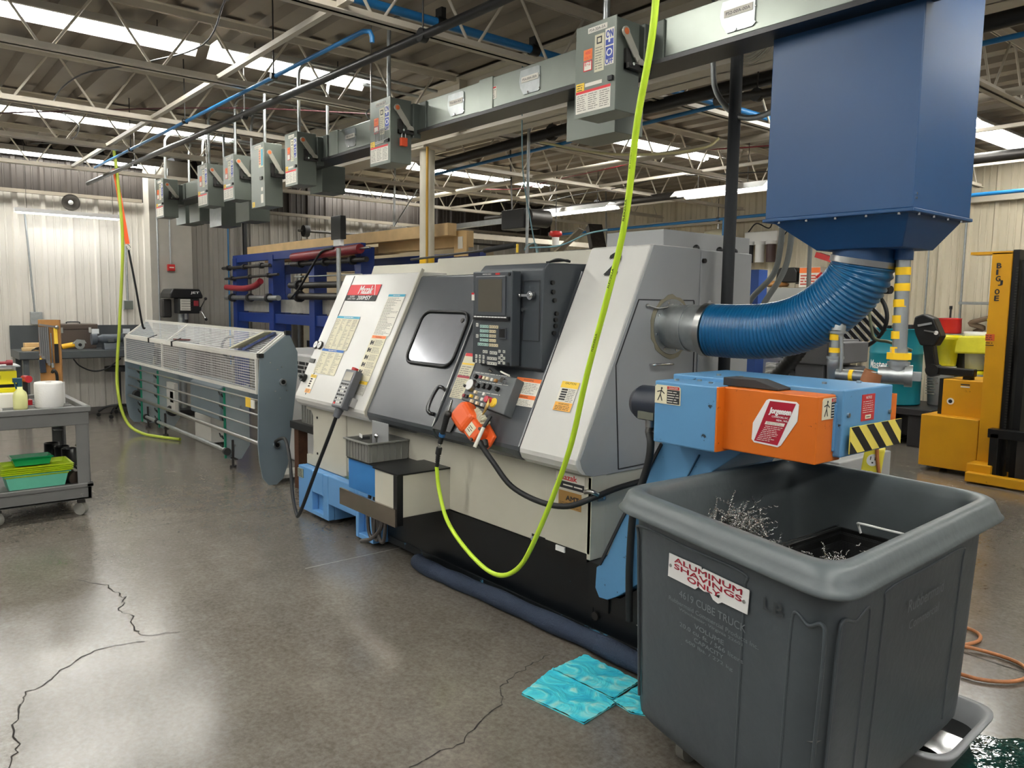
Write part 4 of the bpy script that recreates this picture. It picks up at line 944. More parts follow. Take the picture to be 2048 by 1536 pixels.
e2 = wallpt(1, 0, .7, 0); e3 = wallpt(1, 1, .7, 0); fr_ = FR(wallpt(1, 0, .885, .003), e3-e2, (wallpt(1, .3, .8, 0)-wallpt(1, .3, .6, 0)).normalized())
m.text('Rubbermaid', fr_, .46, -.175, .26, .04, emb, .003, 0).text('Commercial', fr_, .48, -.235, .22, .03, emb, .003, 0)
m.build('embossed_lettering', t)
m = MB(); m.text('LB', fw, .635, -.118, .07, .035, mat('marker_ink_faded', (58, 62, 64), .6), .0014, -.01 if False else 0); m.build('marker_initials', t)
for k, (x, y) in enumerate(((-1.55, 2.10), (-1.08, 2.02), (-1.12, 2.68), (-1.50, 2.68))):
    mm = MB(); mm.cyl((x-.016, y, .05), (x+.016, y, .05), .05, mat('caster_wheel_grey', (120, 118, 110), .6), n=20).cyl((x-.02, y, .05), (x+.02, y, .05), .015, steel, n=10); c_ = mm.build('caster', t)
    mm = MB(); mm.bar((x-.024, y, .05), (x-.024, y, .11), .03, .004, steel).bar((x+.024, y, .05), (x+.024, y, .11), .03, .004, steel).box(x-.03, x+.03, y-.03, y+.03, .108, .126, steel); mm.build('caster_fork', c_)
# swarf and strainer basket
alum = mat('aluminium_chip', (200, 198, 194), .25, 1, var=.1)
rd = random.Random(11)
def curl(mb, c, L, r, k, th=.0017, mt=alum):
    d = Vector((rd.uniform(-1, 1), rd.uniform(-1, 1), rd.uniform(-.3, 1))).normalized(); a = d.orthogonal().normalized(); b_ = d.cross(a); bend = Vector((rd.uniform(-1, 1), rd.uniform(-1, 1), rd.uniform(-1, .3)))*.3
    n = int(k*5); pts = []
    for i in range(n+1):
        u = i/n; ph = u*k*2*math.pi
        pts.append(Vector(c)+d*(L*u)+bend*L*u*u+(a*math.cos(ph)+b_*math.sin(ph))*r)
    mb.tube(pts, th, mt, n=3, sub=1, closed_caps=False)
m = MB()
for k in range(620):
    u = rd.random(); a = rd.gauss(0, 1); bq = rd.gauss(0, 1)
    cx, cy, cz = -1.56+a*.07+abs(a)*.02, 2.31+bq*.09, .66+abs(rd.gauss(0, 1))*.085-.07*max(0, (abs(a)+abs(bq))*.35)
    curl(m, (cx, cy, min(.81, max(.56, cz))), rd.uniform(.04, .13), rd.uniform(.002, .0045), rd.uniform(4, 11))
for k in range(60):
    curl(m, (rd.uniform(-1.55, -1.2), rd.uniform(2.0, 2.6), rd.uniform(.52, .60)), rd.uniform(.05, .16), .003, rd.uniform(4, 9))
m2 = MB()
zz = .52
gridn = 14; vs = []; c4 = lerp4(inset(.085), BOT, .5)
for i in range(gridn+1):
    for j in range(gridn+1):
        p = (c4[0].lerp(c4[1], i/gridn)).lerp(c4[3].lerp(c4[2], i/gridn), j/gridn)
        e = min(i, j, gridn-i, gridn-j)/gridn
        q = Vector((p.x, p.y)); hgt = .46+.20*math.exp(-((q.x+1.52)**2+(q.y-2.30)**2)/.018)+rd.uniform(-.012, .012)+.05*min(1, e*4)
        vs.append(Vector((p.x, p.y, hgt)))
m2.add(vs, [(i*(gridn+1)+j, (i+1)*(gridn+1)+j, (i+1)*(gridn+1)+j+1, i*(gridn+1)+j+1) for i in range(gridn) for j in range(gridn)], mat('chip_pile_base', (150, 148, 144), .5, .6, var=.5, scale=120, bump=.8, bscale=140), True)  # dull grey speckled bed under the curls
m2.v and m.add(m2.v, m2.f, m2.mats[0], True)
o = m.build('metal_shavings', loc=(-1.45, 2.3, .55)); tag(o, 'heap of curly bright aluminium shavings inside the grey tub', 'shavings'); o['kind'] = 'stuff'
t = thing('strainer_basket', 'black mesh basket with wire handle tipped inside the grey tub', 'basket', (-1.18, 2.35, .62))
bw = mat('basket_black', (24, 24, 24), .4, .5)
MM = mesh_mat('basket_mesh', (26, 26, 26), .006, .0036, metal=.5)
zt_, zb_ = .74, .60
bc = [Vector((-1.385, 2.30, zt_)), Vector((-1.13, 2.29, zt_)), Vector((-1.135, 2.72, zt_)), Vector((-1.38, 2.74, zt_))]
bl = [Vector((-1.26+(p.x+1.26)*.82, 2.51+(p.y-2.51)*.85, zb_)) for p in bc]
m = MB()
for i in range(4):
    a, c = bc[i], bc[(i+1) % 4]; d, e = bl[(i+1) % 4], bl[i]; w_ = (c-a).length
    m.add([e, d, c, a], [(0, 1, 2, 3)], MM, uvs=[[(0, 0), (w_, 0), (w_, .16), (0, .16)]])
m.add(bl, [(0, 1, 2, 3)], MM, uvs=[[(0, 0), (.4, 0), (.4, .4), (0, .4)]])
m.build('mesh_body', t)
m = MB()
for i in range(4): m.bar(bc[i], bc[(i+1) % 4], .012, .012, bw)
for i in range(4): m.bar(bc[i]-Vector((0, 0, .03)), bc[(i+1) % 4]-Vector((0, 0, .03)), .004, .02, bw)
m.build('frame', t)
MB().tube([(-1.30, 2.73, .745), (-1.305, 2.72, .775), (-1.285, 2.69, .79), (-1.19, 2.685, .79), (-1.115, 2.68, .79), (-1.10, 2.70, .775), (-1.12, 2.72, .745)], .0045, pureW, n=6, sub=4).build('wire_handle', t)
MB().bar(bc[0]+Vector((-.01, 0, .012)), bc[3]+Vector((-.01, 0, .012)), .006, .006, chrome).bar(bc[0]+Vector((0, -.005, .012)), bc[1]+Vector((0, -.005, .012)), .006, .006, chrome).build('rim_wire', t)
m = MB()
for k in range(700): curl(m, (rd.uniform(-1.33, -1.17)+rd.gauss(0, .015), rd.uniform(2.32, 2.56), .625+abs(rd.gauss(0, .045))), rd.uniform(.01, .035), .002, rd.uniform(2, 5))
o = m.build('loose_chips', loc=(-1.18, 2.28, .6)); tag(o, 'small pile of bright chips lying in the black mesh basket', 'chips'); o['kind'] = 'stuff'

# ================================================================ MIST HOOD, DUCT, PIPES
t = thing('mist_hood', 'large navy blue sheet metal collector hanging above the conveyor', 'mist collector', (-1.49, 3.02, 1.77))
HX0, HX1, HY0, HY1 = -1.777, -1.21, 2.77, 3.262
MB().box(HX0, HX1, HY0, HY1, 1.896, 3.35, hoodblue).build('housing', t, bevel=.004)
m = MB(); a = [(HX0+.02, HY0+.02, 1.885), (HX1-.02, HY0+.02, 1.885), (HX1-.02, HY1-.02, 1.885), (HX0+.02, HY1-.02, 1.885)]; c = [(-1.62, 2.89, 1.775), (-1.29, 2.89, 1.775), (-1.29, 3.15, 1.775), (-1.62, 3.15, 1.775)]
m.hexa(c+a, hoodblue); m.build('hopper', t, bevel=.003)
m = MB(); m.box(HX0-.008, HX1+.008, HY0-.008, HY1+.008, 1.884, 1.897, hoodblue); m.build('flange', t, bevel=.003)
m = MB()
for k in range(5): m.cyl((HX0+.06+k*.115, HY0+.005, 1.884), (HX0+.06+k*.115, HY0+.005, 1.876), .006, chrome, n=8)
for k in range(4): m.cyl((HX1-.005, HY0+.06+k*.12, 1.884), (HX1-.005, HY0+.06+k*.12, 1.876), .006, chrome, n=8)
for z in (1.93, 1.945): m.cyl((HX1, HY0+.02, z), (HX1+.004, HY0+.02, z), .004, chrome, n=8)
m.build('bolt', t)
MB().cyl((-1.49, 3.02, 1.78), (-1.49, 3.02, 1.72), .118, hoodblue, n=32).build('inlet_collar', t)
MB().cyl((-1.345, 3.03, 1.78), (-1.345, 3.03, 1.735), .034, hoodblue, n=20).build('drain_collar', t)
for k, (x, y) in enumerate(((HX0+.05, HY0+.05), (HX1-.05, HY0+.05), (HX0+.05, HY1-.05), (HX1-.05, HY1-.05))): pass
# flexible duct
t = thing('duct_hose', 'fat ribbed blue flexible duct curving from the lathe up to the navy hood', 'duct hose', (-1.9, 3.0, 1.45))
path = [Vector(p) for p in ((-2.17, 2.97, 1.445), (-2.05, 2.985, 1.442), (-1.90, 3.0, 1.448), (-1.76, 3.015, 1.478), (-1.64, 3.02, 1.54), (-1.55, 3.02, 1.62), (-1.505, 3.02, 1.685), (-1.49, 3.02, 1.745))]
n_ = 7; spl = []
for i in range(len(path)-1):
    p0 = path[i-1] if i else path[0]*2-path[1]; p1 = path[i]; p2 = path[i+1]; p3 = path[i+2] if i+2 < len(path) else path[-1]*2-path[-2]
    for k in range(40):
        u = k/40; spl.append(.5*((2*p1)+(p2-p0)*u+(2*p0-5*p1+4*p2-p3)*u*u+(3*p1-p0-3*p2+p3)*u**3))
spl.append(path[-1])
tot = sum((spl[i+1]-spl[i]).length for i in range(len(spl)-1)); RIB = 50
res = []; acc = 0.; 
m = MB(); N_ = RIB*6; j = 0; cum = [0.]
for i in range(len(spl)-1): cum.append(cum[-1]+(spl[i+1]-spl[i]).length)
for k in range(N_+1):
    sdist = tot*k/N_
    while j < len(cum)-2 and cum[j+1] < sdist: j += 1
    u = (sdist-cum[j])/max(1e-6, cum[j+1]-cum[j]); res.append(spl[j].lerp(spl[j+1], min(1, u)))
def rf(u):
    ph = (u*RIB) % 1.0
    return .1165*(1+.035*math.sin(2*math.pi*ph))*(.965 if u < .02 else 1)
m.tube(res, .11, hoseblue, n=36, sub=1, rf=rf); m.build('ribbed_hose', t)
MB().cyl((-2.18, 2.969, 1.446), (-2.150, 2.971, 1.4445), .1245, steel, n=36).box(-2.17, -2.158, 2.96, 2.98, 1.565, 1.578, steel).build('hose_clamp', t)
MB().cyl((-1.495, 3.02, 1.722), (-1.491, 3.02, 1.745), .1245, steel, n=36).build('hose_clamp', t)
t = thing('duct_flange', 'galvanised round duct stub bolted to the grey lathe side', 'duct flange', (-2.4, 2.98, 1.45))
MB().cyl((-2.398, 2.98, 1.452), (-2.388, 2.98, 1.452), .132, galv, n=36).cyl((-2.39, 2.98, 1.452), (-2.27, 2.977, 1.449), .104, galv, r1=.107, n=36, caps=False).cyl((-2.27, 2.977, 1.449), (-2.262, 2.977, 1.449), .112, galv, n=36).cyl((-2.262, 2.977, 1.449), (-2.15, 2.972, 1.446), .107, galv, r1=.112, n=36, caps=False).build('stub', t)
m = MB()
for k in range(8):
    a = k*math.pi/4+.3; m.cyl((-2.392, 2.98+.117*math.cos(a), 1.452+.117*math.sin(a)), (-2.384, 2.98+.117*math.cos(a), 1.452+.117*math.sin(a)), .006, chrome, n=8)
m.build('flange_bolt', t)
m = MB(); rd2 = random.Random(3); pl_ = [((.142+rd2.uniform(0, .016))*math.cos(i*math.pi/16), (.142+rd2.uniform(0, .016))*math.sin(i*math.pi/16)) for i in range(32)]
m.fprism(SIDE(-2.396, 2.98, 1.452), pl_, 0, .004, mat('sealant_tan', (140, 134, 112), .7)); m.build('sealant', t)
# striped drain pipe
t = thing('drain_pipe', 'galvanised drain pipe with yellow tape bands below the navy hood', 'pipe', (-1.34, 3.03, 1.3))
m = MB(); m.cyl((-1.345, 3.03, 1.745), (-1.338, 3.03, 1.40), .026, galv, n=20); m.build('riser', t)
m = MB()
for k in range(6): z = 1.708-k*.060; m.cyl((-1.344, 3.03, z), (-1.343, 3.03, z-.029), .0275, tapeyel, n=20)
m.build('tape_band', t)
m = MB(); m.cyl((-1.338, 3.03, 1.402), (-1.338, 3.03, 1.385), .032, galv, n=6, smooth=False).cyl((-1.338, 3.03, 1.362), (-1.338, 3.03, 1.335), .034, galv, n=6, smooth=False).cyl((-1.338, 3.03, 1.335), (-1.338, 3.03, 1.32), .024, galv, n=16); m.build('union_nut', t)
MB().cyl((-1.338, 3.03, 1.386), (-1.338, 3.03, 1.361), .046, tapeyel, n=8, smooth=False).build('union_ring', t)
m = MB(); m.cyl((-1.338, 3.03, 1.352), (-1.338, 3.03, 1.338), .040, galv, n=20).cyl((-1.338, 3.03, 1.338), (-1.338, 3.03, 1.29), .034, galv, n=20).cyl((-1.40, 3.0, 1.300), (-1.29, 3.045, 1.299), .034, galv, n=20).cyl((-1.315, 3.035, 1.299), (-1.29, 3.045, 1.299), .042, galv, n=20); m.build('tee_fitting', t)
MB().cyl((-1.29, 3.045, 1.299), (-1.262, 3.055, 1.299), .024, galv, n=4, smooth=False).build('square_plug', t)
m = MB(); m.cyl((-1.55, 2.97, 1.29), (-1.40, 2.995, 1.287), .022, galv, n=16); m.build('cross_pipe', t)
m = MB(); m.cyl((-1.50, 2.978, 1.289), (-1.485, 2.98, 1.289), .0232, tapeyel, n=16).cyl((-1.445, 2.988, 1.288), (-1.43, 2.99, 1.288), .0232, tapeyel, n=16); m.build('cross_tape_band', t)
m = MB(); m.tube([(-1.57, 3.0, 1.27), (-1.565, 2.98, 1.33), (-1.565, 2.98, 1.35)], .03, galv, n=16).cyl((-1.565, 2.98, 1.35), (-1.565, 2.98, 1.36), .034, galv, n=16); m.build('lower_elbow', t)
m = MB(); m.cyl((-1.565, 2.98, 1.355), (-1.562, 2.98, 1.46), .024, galv, n=16); m.build('short_riser', t)
m = MB(); m.cyl((-1.565, 2.98, 1.425), (-1.565, 2.98, 1.45), .0255, tapeyel, n=16).cyl((-1.565, 2.98, 1.375), (-1.565, 2.98, 1.395), .0255, tapeyel, n=16); m.build('short_tape_band', t)
m = MB(); m.cyl((-1.562, 2.98, 1.452), (-1.562, 2.98, 1.462), .034, galv, n=16).tube([(-1.562, 2.98, 1.46), (-1.563, 2.985, 1.485), (-1.58, 3.0, 1.505), (-1.61, 3.02, 1.51)], .030, galv, n=16); m.build('upper_elbow', t)
MB().cyl((-1.42, 2.975, 1.265), (-1.405, 2.98, 1.31), .036, mat('leather_strap', (150, 96, 60), .6), n=16, caps=False).build('cord_wrap', t)
tag(MB().tube([(-1.535, 2.96, 1.44), (-1.528, 2.96, 1.36), (-1.53, 2.96, 1.28)], .007, galv, n=8).build('air_line_tube', loc=(-1.53, 2.96, 1.36)), 'thin grey tube beside the short yellow banded riser', 'tube')
# black stand pipe and cable loop
tag(MB().cyl((-2.31, 3.3, 3.3), (-2.31, 3.3, .4), .0295, mat('pipe_insulation', (40, 42, 44), .75), n=20).build('black_pipe', loc=(-2.31, 3.3, .4)), 'vertical black insulated pipe hanging beside the lathe in front of the grey cabinet', 'pipe')
# ================================================================ BUSWAY AND SWITCH BOXES
k = 0.7705
BY = 2.70
def bz(z): return 1.55+(z-1.55)*k
bz0, bz1 = 2.61, 2.735
t = thing('busway', 'grey electrical busway duct running the length of the shop overhead', 'busway', (-4.5, 2.76, bz0))
m = MB(); m.box(-9.42, 1.5, BY, BY+.12, bz0, bz1+.035, bus); m.build('duct', t, bevel=.003)
m = MB(); m.box(-9.3, 1.5, BY-.03, BY+.13, bz0-.03, bz0-.012, black).box(-9.3, 1.5, BY+.0, BY+.11, bz0-.014, bz0+.0, dsteel); m.build('bottom_rail', t)
m = MB(); m.box(-9.46, -9.425, BY-.02, BY+.15, 2.57, 2.77, boxgrey); m.build('end_cap', t, bevel=.003)
for x in (-8.1, -5.3, -3.50): MB().box(x-.06, x+.06, BY-.006, BY+.126, bz0-.004, bz1+.042, bus).build('joint_cover', t, bevel=.002)
fbz = FRONT(0, BY, 0)
def hatch(x, txt):
    m = MB(); m.fprism(fbz, [(x-.05, 2.628), (x-.075, 2.665), (x-.085, 2.70), (x-.075, 2.752), (x+.06, 2.752), (x+.075, 2.745), (x+.075, 2.635), (x+.065, 2.628)], 0, .006, galv)
    m.fbox(fbz, x-.065, x+.065, 2.688, 2.716, .006, .008, paperw).text(txt, fbz, x-.055, 2.696, .11, .012, ink, .0085)
    m.cyl(fbz(x-.01, 2.634, .006), fbz(x-.01, 2.634, .012), .006, chrome, n=8)
    for z in (2.64, 2.70): m.cyl(fbz(x+.076, z, .0), fbz(x+.076, z, .008), .004, chrome, n=6)
    m.build('access_hatch', t)
hatch(-1.89, 'PS2-00A-00A'); hatch(-3.13, 'PS4-00A-00A'); hatch(-3.78, 'PS6-00A-00A'); hatch(-5.05, 'PS8-00A-00A'); hatch(-7.7, 'PS9-00A-00A')
m = MB(); m.fbox(fbz, -3.52, -3.41, 2.655, 2.72, 0, .001, paperw).rect(fbz, -3.515, -3.415, 2.71, 2.718, .0012, lred).lines(fbz, -3.51, -3.415, 2.66, 2.706, 5, inkg, .0015)
m.fbox(fbz, -4.40, -4.14, 2.69, 2.735, 0, .001, paperw).rect(fbz, -4.395, -4.145, 2.722, 2.733, .0012, lred).lines(fbz, -4.39, -4.15, 2.692, 2.72, 3, inkg, .0015)
m.fbox(fbz, -4.24, -4.15, 2.63, 2.675, 0, .001, lcream).lines(fbz, -4.23, -4.16, 2.633, 2.672, 4, inkg, .0015).fbox(fbz, -4.37, -4.29, 2.655, 2.675, 0, .001, lcream).fbox(fbz, -4.37, -4.335, 2.625, 2.642, 0, .001, grass).cyl(fbz(-4.31, 2.635, 0), fbz(-4.31, 2.635, .001), .010, mat('pink_dot', (214, 90, 170), .5), n=12)
m.fbox(fbz, -4.78, -4.72, 2.70, 2.73, 0, .001, lred).lines(fbz, -4.775, -4.725, 2.702, 2.728, 2, paperw, .0012)
m.build('rating_label', t)
m = MB()
for x in (-8.2, -4.87, -2.05, .5):
    m.tube([(x, BY+.06, bz1+.05), (x, BY+.02, bz1+.09), (x, BY+.06, bz1+.13), (x, BY+.10, bz1+.09), (x, BY+.06, bz1+.05)], .006, steel, n=6, sub=3).cyl((x, BY+.06, bz1+.12), (x, BY+.06, DECK), .005, steel, n=6)
m.build('hanger', t)
def switch_box(x0, x1, z0, z1, code, label, ehandle=True, big=False, extra=None):
    yf = BY-.20; t = thing('bus_plug_switch', label, 'switch box', ((x0+x1)/2, yf, z0), 'switch boxes plugged into the busway')
    MB().box(x0, x1, yf+.004, BY-.05, z0, z1, boxgrey).build('case', t, bevel=.003)
    MB().box(x0-.004, x1+.002, yf, yf+.005, z0-.004, z1+.006, boxgrey).build('cover', t, bevel=.0015)
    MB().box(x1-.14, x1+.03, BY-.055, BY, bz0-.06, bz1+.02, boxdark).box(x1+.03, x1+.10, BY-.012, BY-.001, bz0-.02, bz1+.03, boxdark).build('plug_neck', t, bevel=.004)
    fr = FRONT(x0, yf, z0); W_ = x1-x0; H_ = z1-z0
    m = MB(); m.fbox(fr, W_*.30, W_*.78, H_-.035, H_-.012, 0, .001, paperw).text(code, fr, W_*.34, H_-.030, W_*.40, .012, ink, .0015)
    if not big:
        m.fbox(fr, W_*.74, W_*.96, H_*.50, H_-.04, 0, .001, paperw)
        m.rect(fr, W_*.755, W_*.945, H_*.715, H_-.085, .0012, lblue).rect(fr, W_*.755, W_*.945, H_*.565, H_*.70, .0012, lblue)
        m.text('ON', fr, W_*.765, H_-.078, W_*.17, .03, lblue, .0016, .03).text('I', fr, W_*.83, H_*.745, W_*.03, H_*.09, pureW, .0016, .03).text('O', fr, W_*.78, H_*.595, W_*.14, H_*.08, pureW, .0016, .02).text('OFF', fr, W_*.76, H_*.51, W_*.18, .024, lblue, .0016, .03)
        m.fbox(fr, W_*.48, W_*.72, H_*.46, H_-.05, 0, .001, lcream).fbox(fr, W_*.53, W_*.66, H_-.09, H_-.06, .001, .0013, ink).fbox(fr, W_*.555, W_*.635, H_-.084, H_-.066, .0013, .0016, lcream).lines(fr, W_*.50, W_*.70, H_*.48, H_-.10, 9, inkg, .0014, seed=4)
        m.fbox(fr, W_*.20, W_*.42, H_*.62, H_*.74, 0, .001, loran).text('480', fr, W_*.24, H_*.685, W_*.14, .014, lred, .0015).text('VOLTS', fr, W_*.22, H_*.635, W_*.18, .010, lred, .0015)
        m.fbox(fr, W_*.20, W_*.42, H_*.50, H_*.61, 0, .001, lred).fbox(fr, W_*.22, W_*.40, H_*.51, H_*.60, .001, .0013, paperw)
        if extra: m.text(extra, fr, W_*.24, H_*.56, W_*.14, .016, lred, .0017)
        m.fbox(fr, W_*.25, W_*.68, H_*.325, H_*.365, 0, .001, paperw).fbox(fr, W_*.02, W_*.23, H_*.28, H_*.38, 0, .001, lyel).lines(fr, W_*.04, W_*.21, H_*.29, H_*.37, 3, ink, .0015, seed=6)
        m.fbox(fr, W_*.02, W_*.90, H_*.04, H_*.29, 0, .001, paperw).rect(fr, W_*.02, W_*.90, H_*.26, H_*.29, .0012, lred)
        for c in range(3): m.lines(fr, W_*(.05+.29*c), W_*(.30+.29*c), H_*.06, H_*.25, 8, inkg, .0014, seed=c+1)
        m.fbox(fr, W_*.86, W_*.97, H_*.32, H_*.37, 0, .012, black)
    else:
        m.fbox(fr, W_*.6, W_*.92, H_*.62, H_*.93, 0, .001, lcream).rect(fr, W_*.78, W_*.91, H_*.64, H_*.90, .0012, lcyan).rect(fr, W_*.62, W_*.75, H_*.66, H_*.90, .0012, mat('label_salmon', (232, 150, 120), .5)).lines(fr, W_*.62, W_*.75, H_*.66, H_*.9, 6, inkg, .0015)
        m.fbox(fr, W_*.72, W_*.90, H_*.05, H_*.19, 0, .001, paperw).fbox(fr, W_*.06, W_*.24, H_*.01, H_*.09, 0, .001, lyel).lines(fr, W_*.08, W_*.22, H_*.02, H_*.08, 3, ink, .0015).fbox(fr, W_*.75, W_*.88, H_*.24, H_*.30, 0, .001, paperw).fbox(fr, W_*.72, W_*.88, H_*.42, H_*.47, 0, .01, dsteel)
    m.build('front_label', t)
    # lever on the +X side
    fs = SIDE(x1+.002, 0, z0)
    h = MB(); A = (yf+.035, H_*.84); B_ = (yf+.105, H_*.62)
    LG = mat('lever_pale_steel', (176, 172, 160), .4, .2)
    h.bar(fs(*A, .022), fs(*B_, .02), .036, .005, LG, up=(1, 0, 0)).cyl(fs(*A, .018), fs(*A, .026), .021, LG, n=14)
    h.cyl(fs(*A, .0262), fs(*A, .0275), .014, mat('lever_orange', (214, 110, 60), .5), n=12)
    h.cyl(fs(yf+.13, H_*.54, .01), fs(yf+.13, H_*.54, .03), .019, LG, n=12).bar(fs(*B_, .02), fs(yf+.13, H_*.54, .022), .028, .006, LG, up=(1, 0, 0)); h.build('lever_handle', t)
    h = MB(); h.fbox(fs, yf+.05, yf+.15, H_*.46, H_*.52, 0, .03, dsteel).fbox(fs, yf+.05, yf+.08, H_*.46, H_*.68, 0, .014, dsteel).cyl(fs(yf+.07, H_*.5, .03), fs(yf+.07, H_*.5, .04), .007, chrome, n=8); h.build('lever_bracket', t)
    # conduit out of the top
    xc = x0+W_*.45
    MB().cyl((xc, yf+.07, z1), (xc, yf+.07, 3.15), .0125, galv, n=10).cyl((xc, yf+.07, z1), (xc, yf+.07, z1+.02), .018, galv, n=10).tube([(xc, yf+.07, 3.15), (xc, yf+.08, 3.24), (xc, yf+.14, 3.30), (xc, yf+.25, 3.31), (xc, 3.8, 3.31)], .0125, galv, n=10).build('conduit', t)
    return t
def kx(x): return x*k
bx = [(-3.368, -3.06, 2.627, 3.121, 'PS4-30A-5A', 'grey switch box E-2 with blue ON and OFF label, closest one to the camera', 'E-2'),
      (-5.75, -5.44, 2.645, 3.14, 'PS8-30A-5A', 'grey switch box with wire cage and orange padlock left of the lime hose', None),
      (-7.41, -7.14, 2.657, 3.145, 'PS6-60A-1A', 'grey switch box second to the left of the padlocked box', None),
      (-8.28, -7.93, 2.522, 3.16, 'PS9-60A-1A', 'tall grey switch box with cyan and salmon label and no ON lettering', None),
      (-9.11, -8.785, 2.667, 3.155, 'PS7-30A-2A', 'grey switch box just left of the tall one', None),
      (-9.99, -9.64, 2.672, 3.165, 'PS5-30A-2A', 'grey switch box second from the far left end of the busway', None),
      (-11.77, -11.42, 2.672, 3.185, 'PS3-30A-2A', 'grey switch box at the far left end of the busway', None)]
S2 = 0.7705*2.5/2.504
for i, (a, b_, z0, z1, code, lab, ex) in enumerate(bx):
    # front plane was measured at Y 3.25: scale about the eye to the true front at BY-.20 = 2.50
    s_ = 2.50/3.25
    switch_box(a*s_, b_*s_, 1.55+(z0-1.55)*s_, 1.55+(z1-1.55)*s_, code, lab, big=(i == 3), extra=ex)
# cage and padlock
s_ = 2.5/3.25; xp = -5.46*s_
t = thing('lockout_cage', 'bright wire lockout cage clipped on the padlocked switch box cover', 'lockout cage', (xp-.12, 2.49, 2.55))
m = MB()
for q in range(7): m.bar((xp-.14+q*.018, 2.485, 2.52), (xp-.13+q*.018, 2.485, 2.59), .003, .003, steel)
m.bar((xp-.15, 2.485, 2.585), (xp+.03, 2.485, 2.60), .004, .004, steel).bar((xp-.14, 2.485, 2.52), (xp+.02, 2.485, 2.53), .004, .004, steel)
m.build('wires', t)
t = thing('padlock', 'orange red padlock hanging from the lever of the caged switch box', 'padlock', (xp+.06, 2.5, 2.52))
MB().box(xp+.03, xp+.055, 2.555, 2.60, 2.49, 2.54, mat('padlock_orange', (220, 80, 40), .4)).build('body', t, bevel=.004)
MB().tube([(xp+.042, 2.565, 2.54), (xp+.042, 2.567, 2.565), (xp+.042, 2.578, 2.572), (xp+.042, 2.59, 2.565), (xp+.042, 2.592, 2.54)], .003, steel, n=6).build('shackle', t)
# lower boxes hanging behind the busway
lb = [((1138, 1232), (-2.72, -2.32), (2.36, 2.56)), ]
low = [(-2.995, -2.665, 2.385, 2.62, 'square grey box with bare end behind and below switch box E-2'),
       (-5.99, -5.785, 2.41, 2.62, 'grey box hung behind the busway at the box with bright lever'),
       (-7.63, -7.12, 2.295, 2.60, 'grey box hung behind the busway between the tall box and its left neighbour'),
       (-8.37, -7.78, 2.298, 2.60, 'dark grey box with light end panel hung below the busway'),
       (-9.02, -8.50, 2.39, 2.60, 'dark grey box hung behind the busway, second from its far end'),
       (-9.49, -9.08, 2.395, 2.60, 'dark grey box lowest at the far left end of the busway')]
low = [(a, min(b_, a+.33), z0, z1, l) for a, b_, z0, z1, l in low]
for i, (a, b_, z0, z1, lab) in enumerate(low):
    y0 = BY+.14
    t = thing('bus_tap_box', lab, 'switch box', ((a+b_)/2, y0, z0), 'rear boxes hung behind the busway')
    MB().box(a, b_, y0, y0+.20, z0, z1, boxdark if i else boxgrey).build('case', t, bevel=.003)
    MB().box(a-.004, b_+.003, y0-.005, y0, z0-.004, z1, galv if i == 3 else boxgrey).build('cover', t, bevel=.002)
    MB().cyl(((a+b_)/2, y0+.1, z1), ((a+b_)/2, y0+.1, 3.2), .0125, galv, n=10).tube([((a+b_)/2, y0+.1, 3.2), ((a+b_)/2, y0+.12, 3.28), ((a+b_)/2, y0+.2, 3.32), ((a+b_)/2, 3.8, 3.32)], .0125, galv, n=10).build('conduit', t)
# overhead pipes
def pipe(name, pts, r, mt, label, cat='pipe', n=12, sub=4, clamps=(), group=None):
    t = thing(name, label, cat, pts[0], group); MB().tube(pts, r, mt, n=n, sub=sub).build('pipe', t)
    for c in clamps:
        c = Vector(c); MB().cyl(c-Vector((.0, .02, 0)), c+Vector((0, .02, 0)), r*1.5, black, n=12).cyl(c+Vector((0, 0, r)), Vector((c.x, c.y, DECK)), .005, dsteel, n=6).build('clamp_hanger', t)
    return t
pipe('air_pipe', [(-9.6, 2.03, 2.96), (-3.78, 2.10, 2.96), (-3.75, 2.12, 2.955), (-3.745, 2.13, 2.93), (-3.745, 2.13, 2.90)], .0125, airblue, 'thin blue air pipe above the left switch boxes', clamps=((-8.2, 2.05, 2.96), (-6.6, 2.06, 2.96), (-4.9, 2.08, 2.96)), sub=1)
pipe('gas_pipe', [(-10.9, 2.22, 2.95), (-3.14, 2.36, 2.95), (-1.5, 2.36, 2.95)], .024, black, 'thick black pipe running beside the thin blue one overhead', clamps=((-8.9, 2.26, 2.95), (-6.0, 2.31, 2.95), (-3.6, 2.35, 2.95)), sub=1)
pipe('main_air_pipe', [(-3.80, -1.5, 3.12), (-3.80, 3.5, 3.12), (-3.80, 6.2, 3.12), (-3.8, 9.9, 3.12)], .024, airblue, 'thick blue air main clamped along the roof joist at top centre', clamps=(), sub=1)
for y, lb_ in ((1.6, 'black clamp on the thick blue air main, nearest the top of the picture'), (2.6, 'black clamp in the middle of the visible blue air main'), (3.3, 'black clamp on the blue air main next to the busway')): 
    tag(MB().cyl((-3.80, y-.03, 3.12), (-3.80, y+.03, 3.12), .034, black, n=12).box(-3.83, -3.77, y-.015, y+.015, 3.14, 3.2, black).build('pipe_clamp', loc=(-3.8, y, 3.12)), lb_, 'clamp', 'clamps on the blue air main')
pipe('black_main_pipe', [(-6.9, 4.55, 2.93), (-4.4, 4.45, 2.97), (-1.0, 4.45, 3.0)], .045, black, 'fat black pipe just behind the roof girder', sub=1, clamps=((-4.9, 4.47, 2.965),))
pipe('blue_branch_pipe', [(-7.2, 4.75, 2.90), (-3.0, 4.75, 2.98), (-.5, 4.75, 3.0)], .015, airblue, 'thin dark blue pipe below the fat black pipe behind the girder', sub=1)
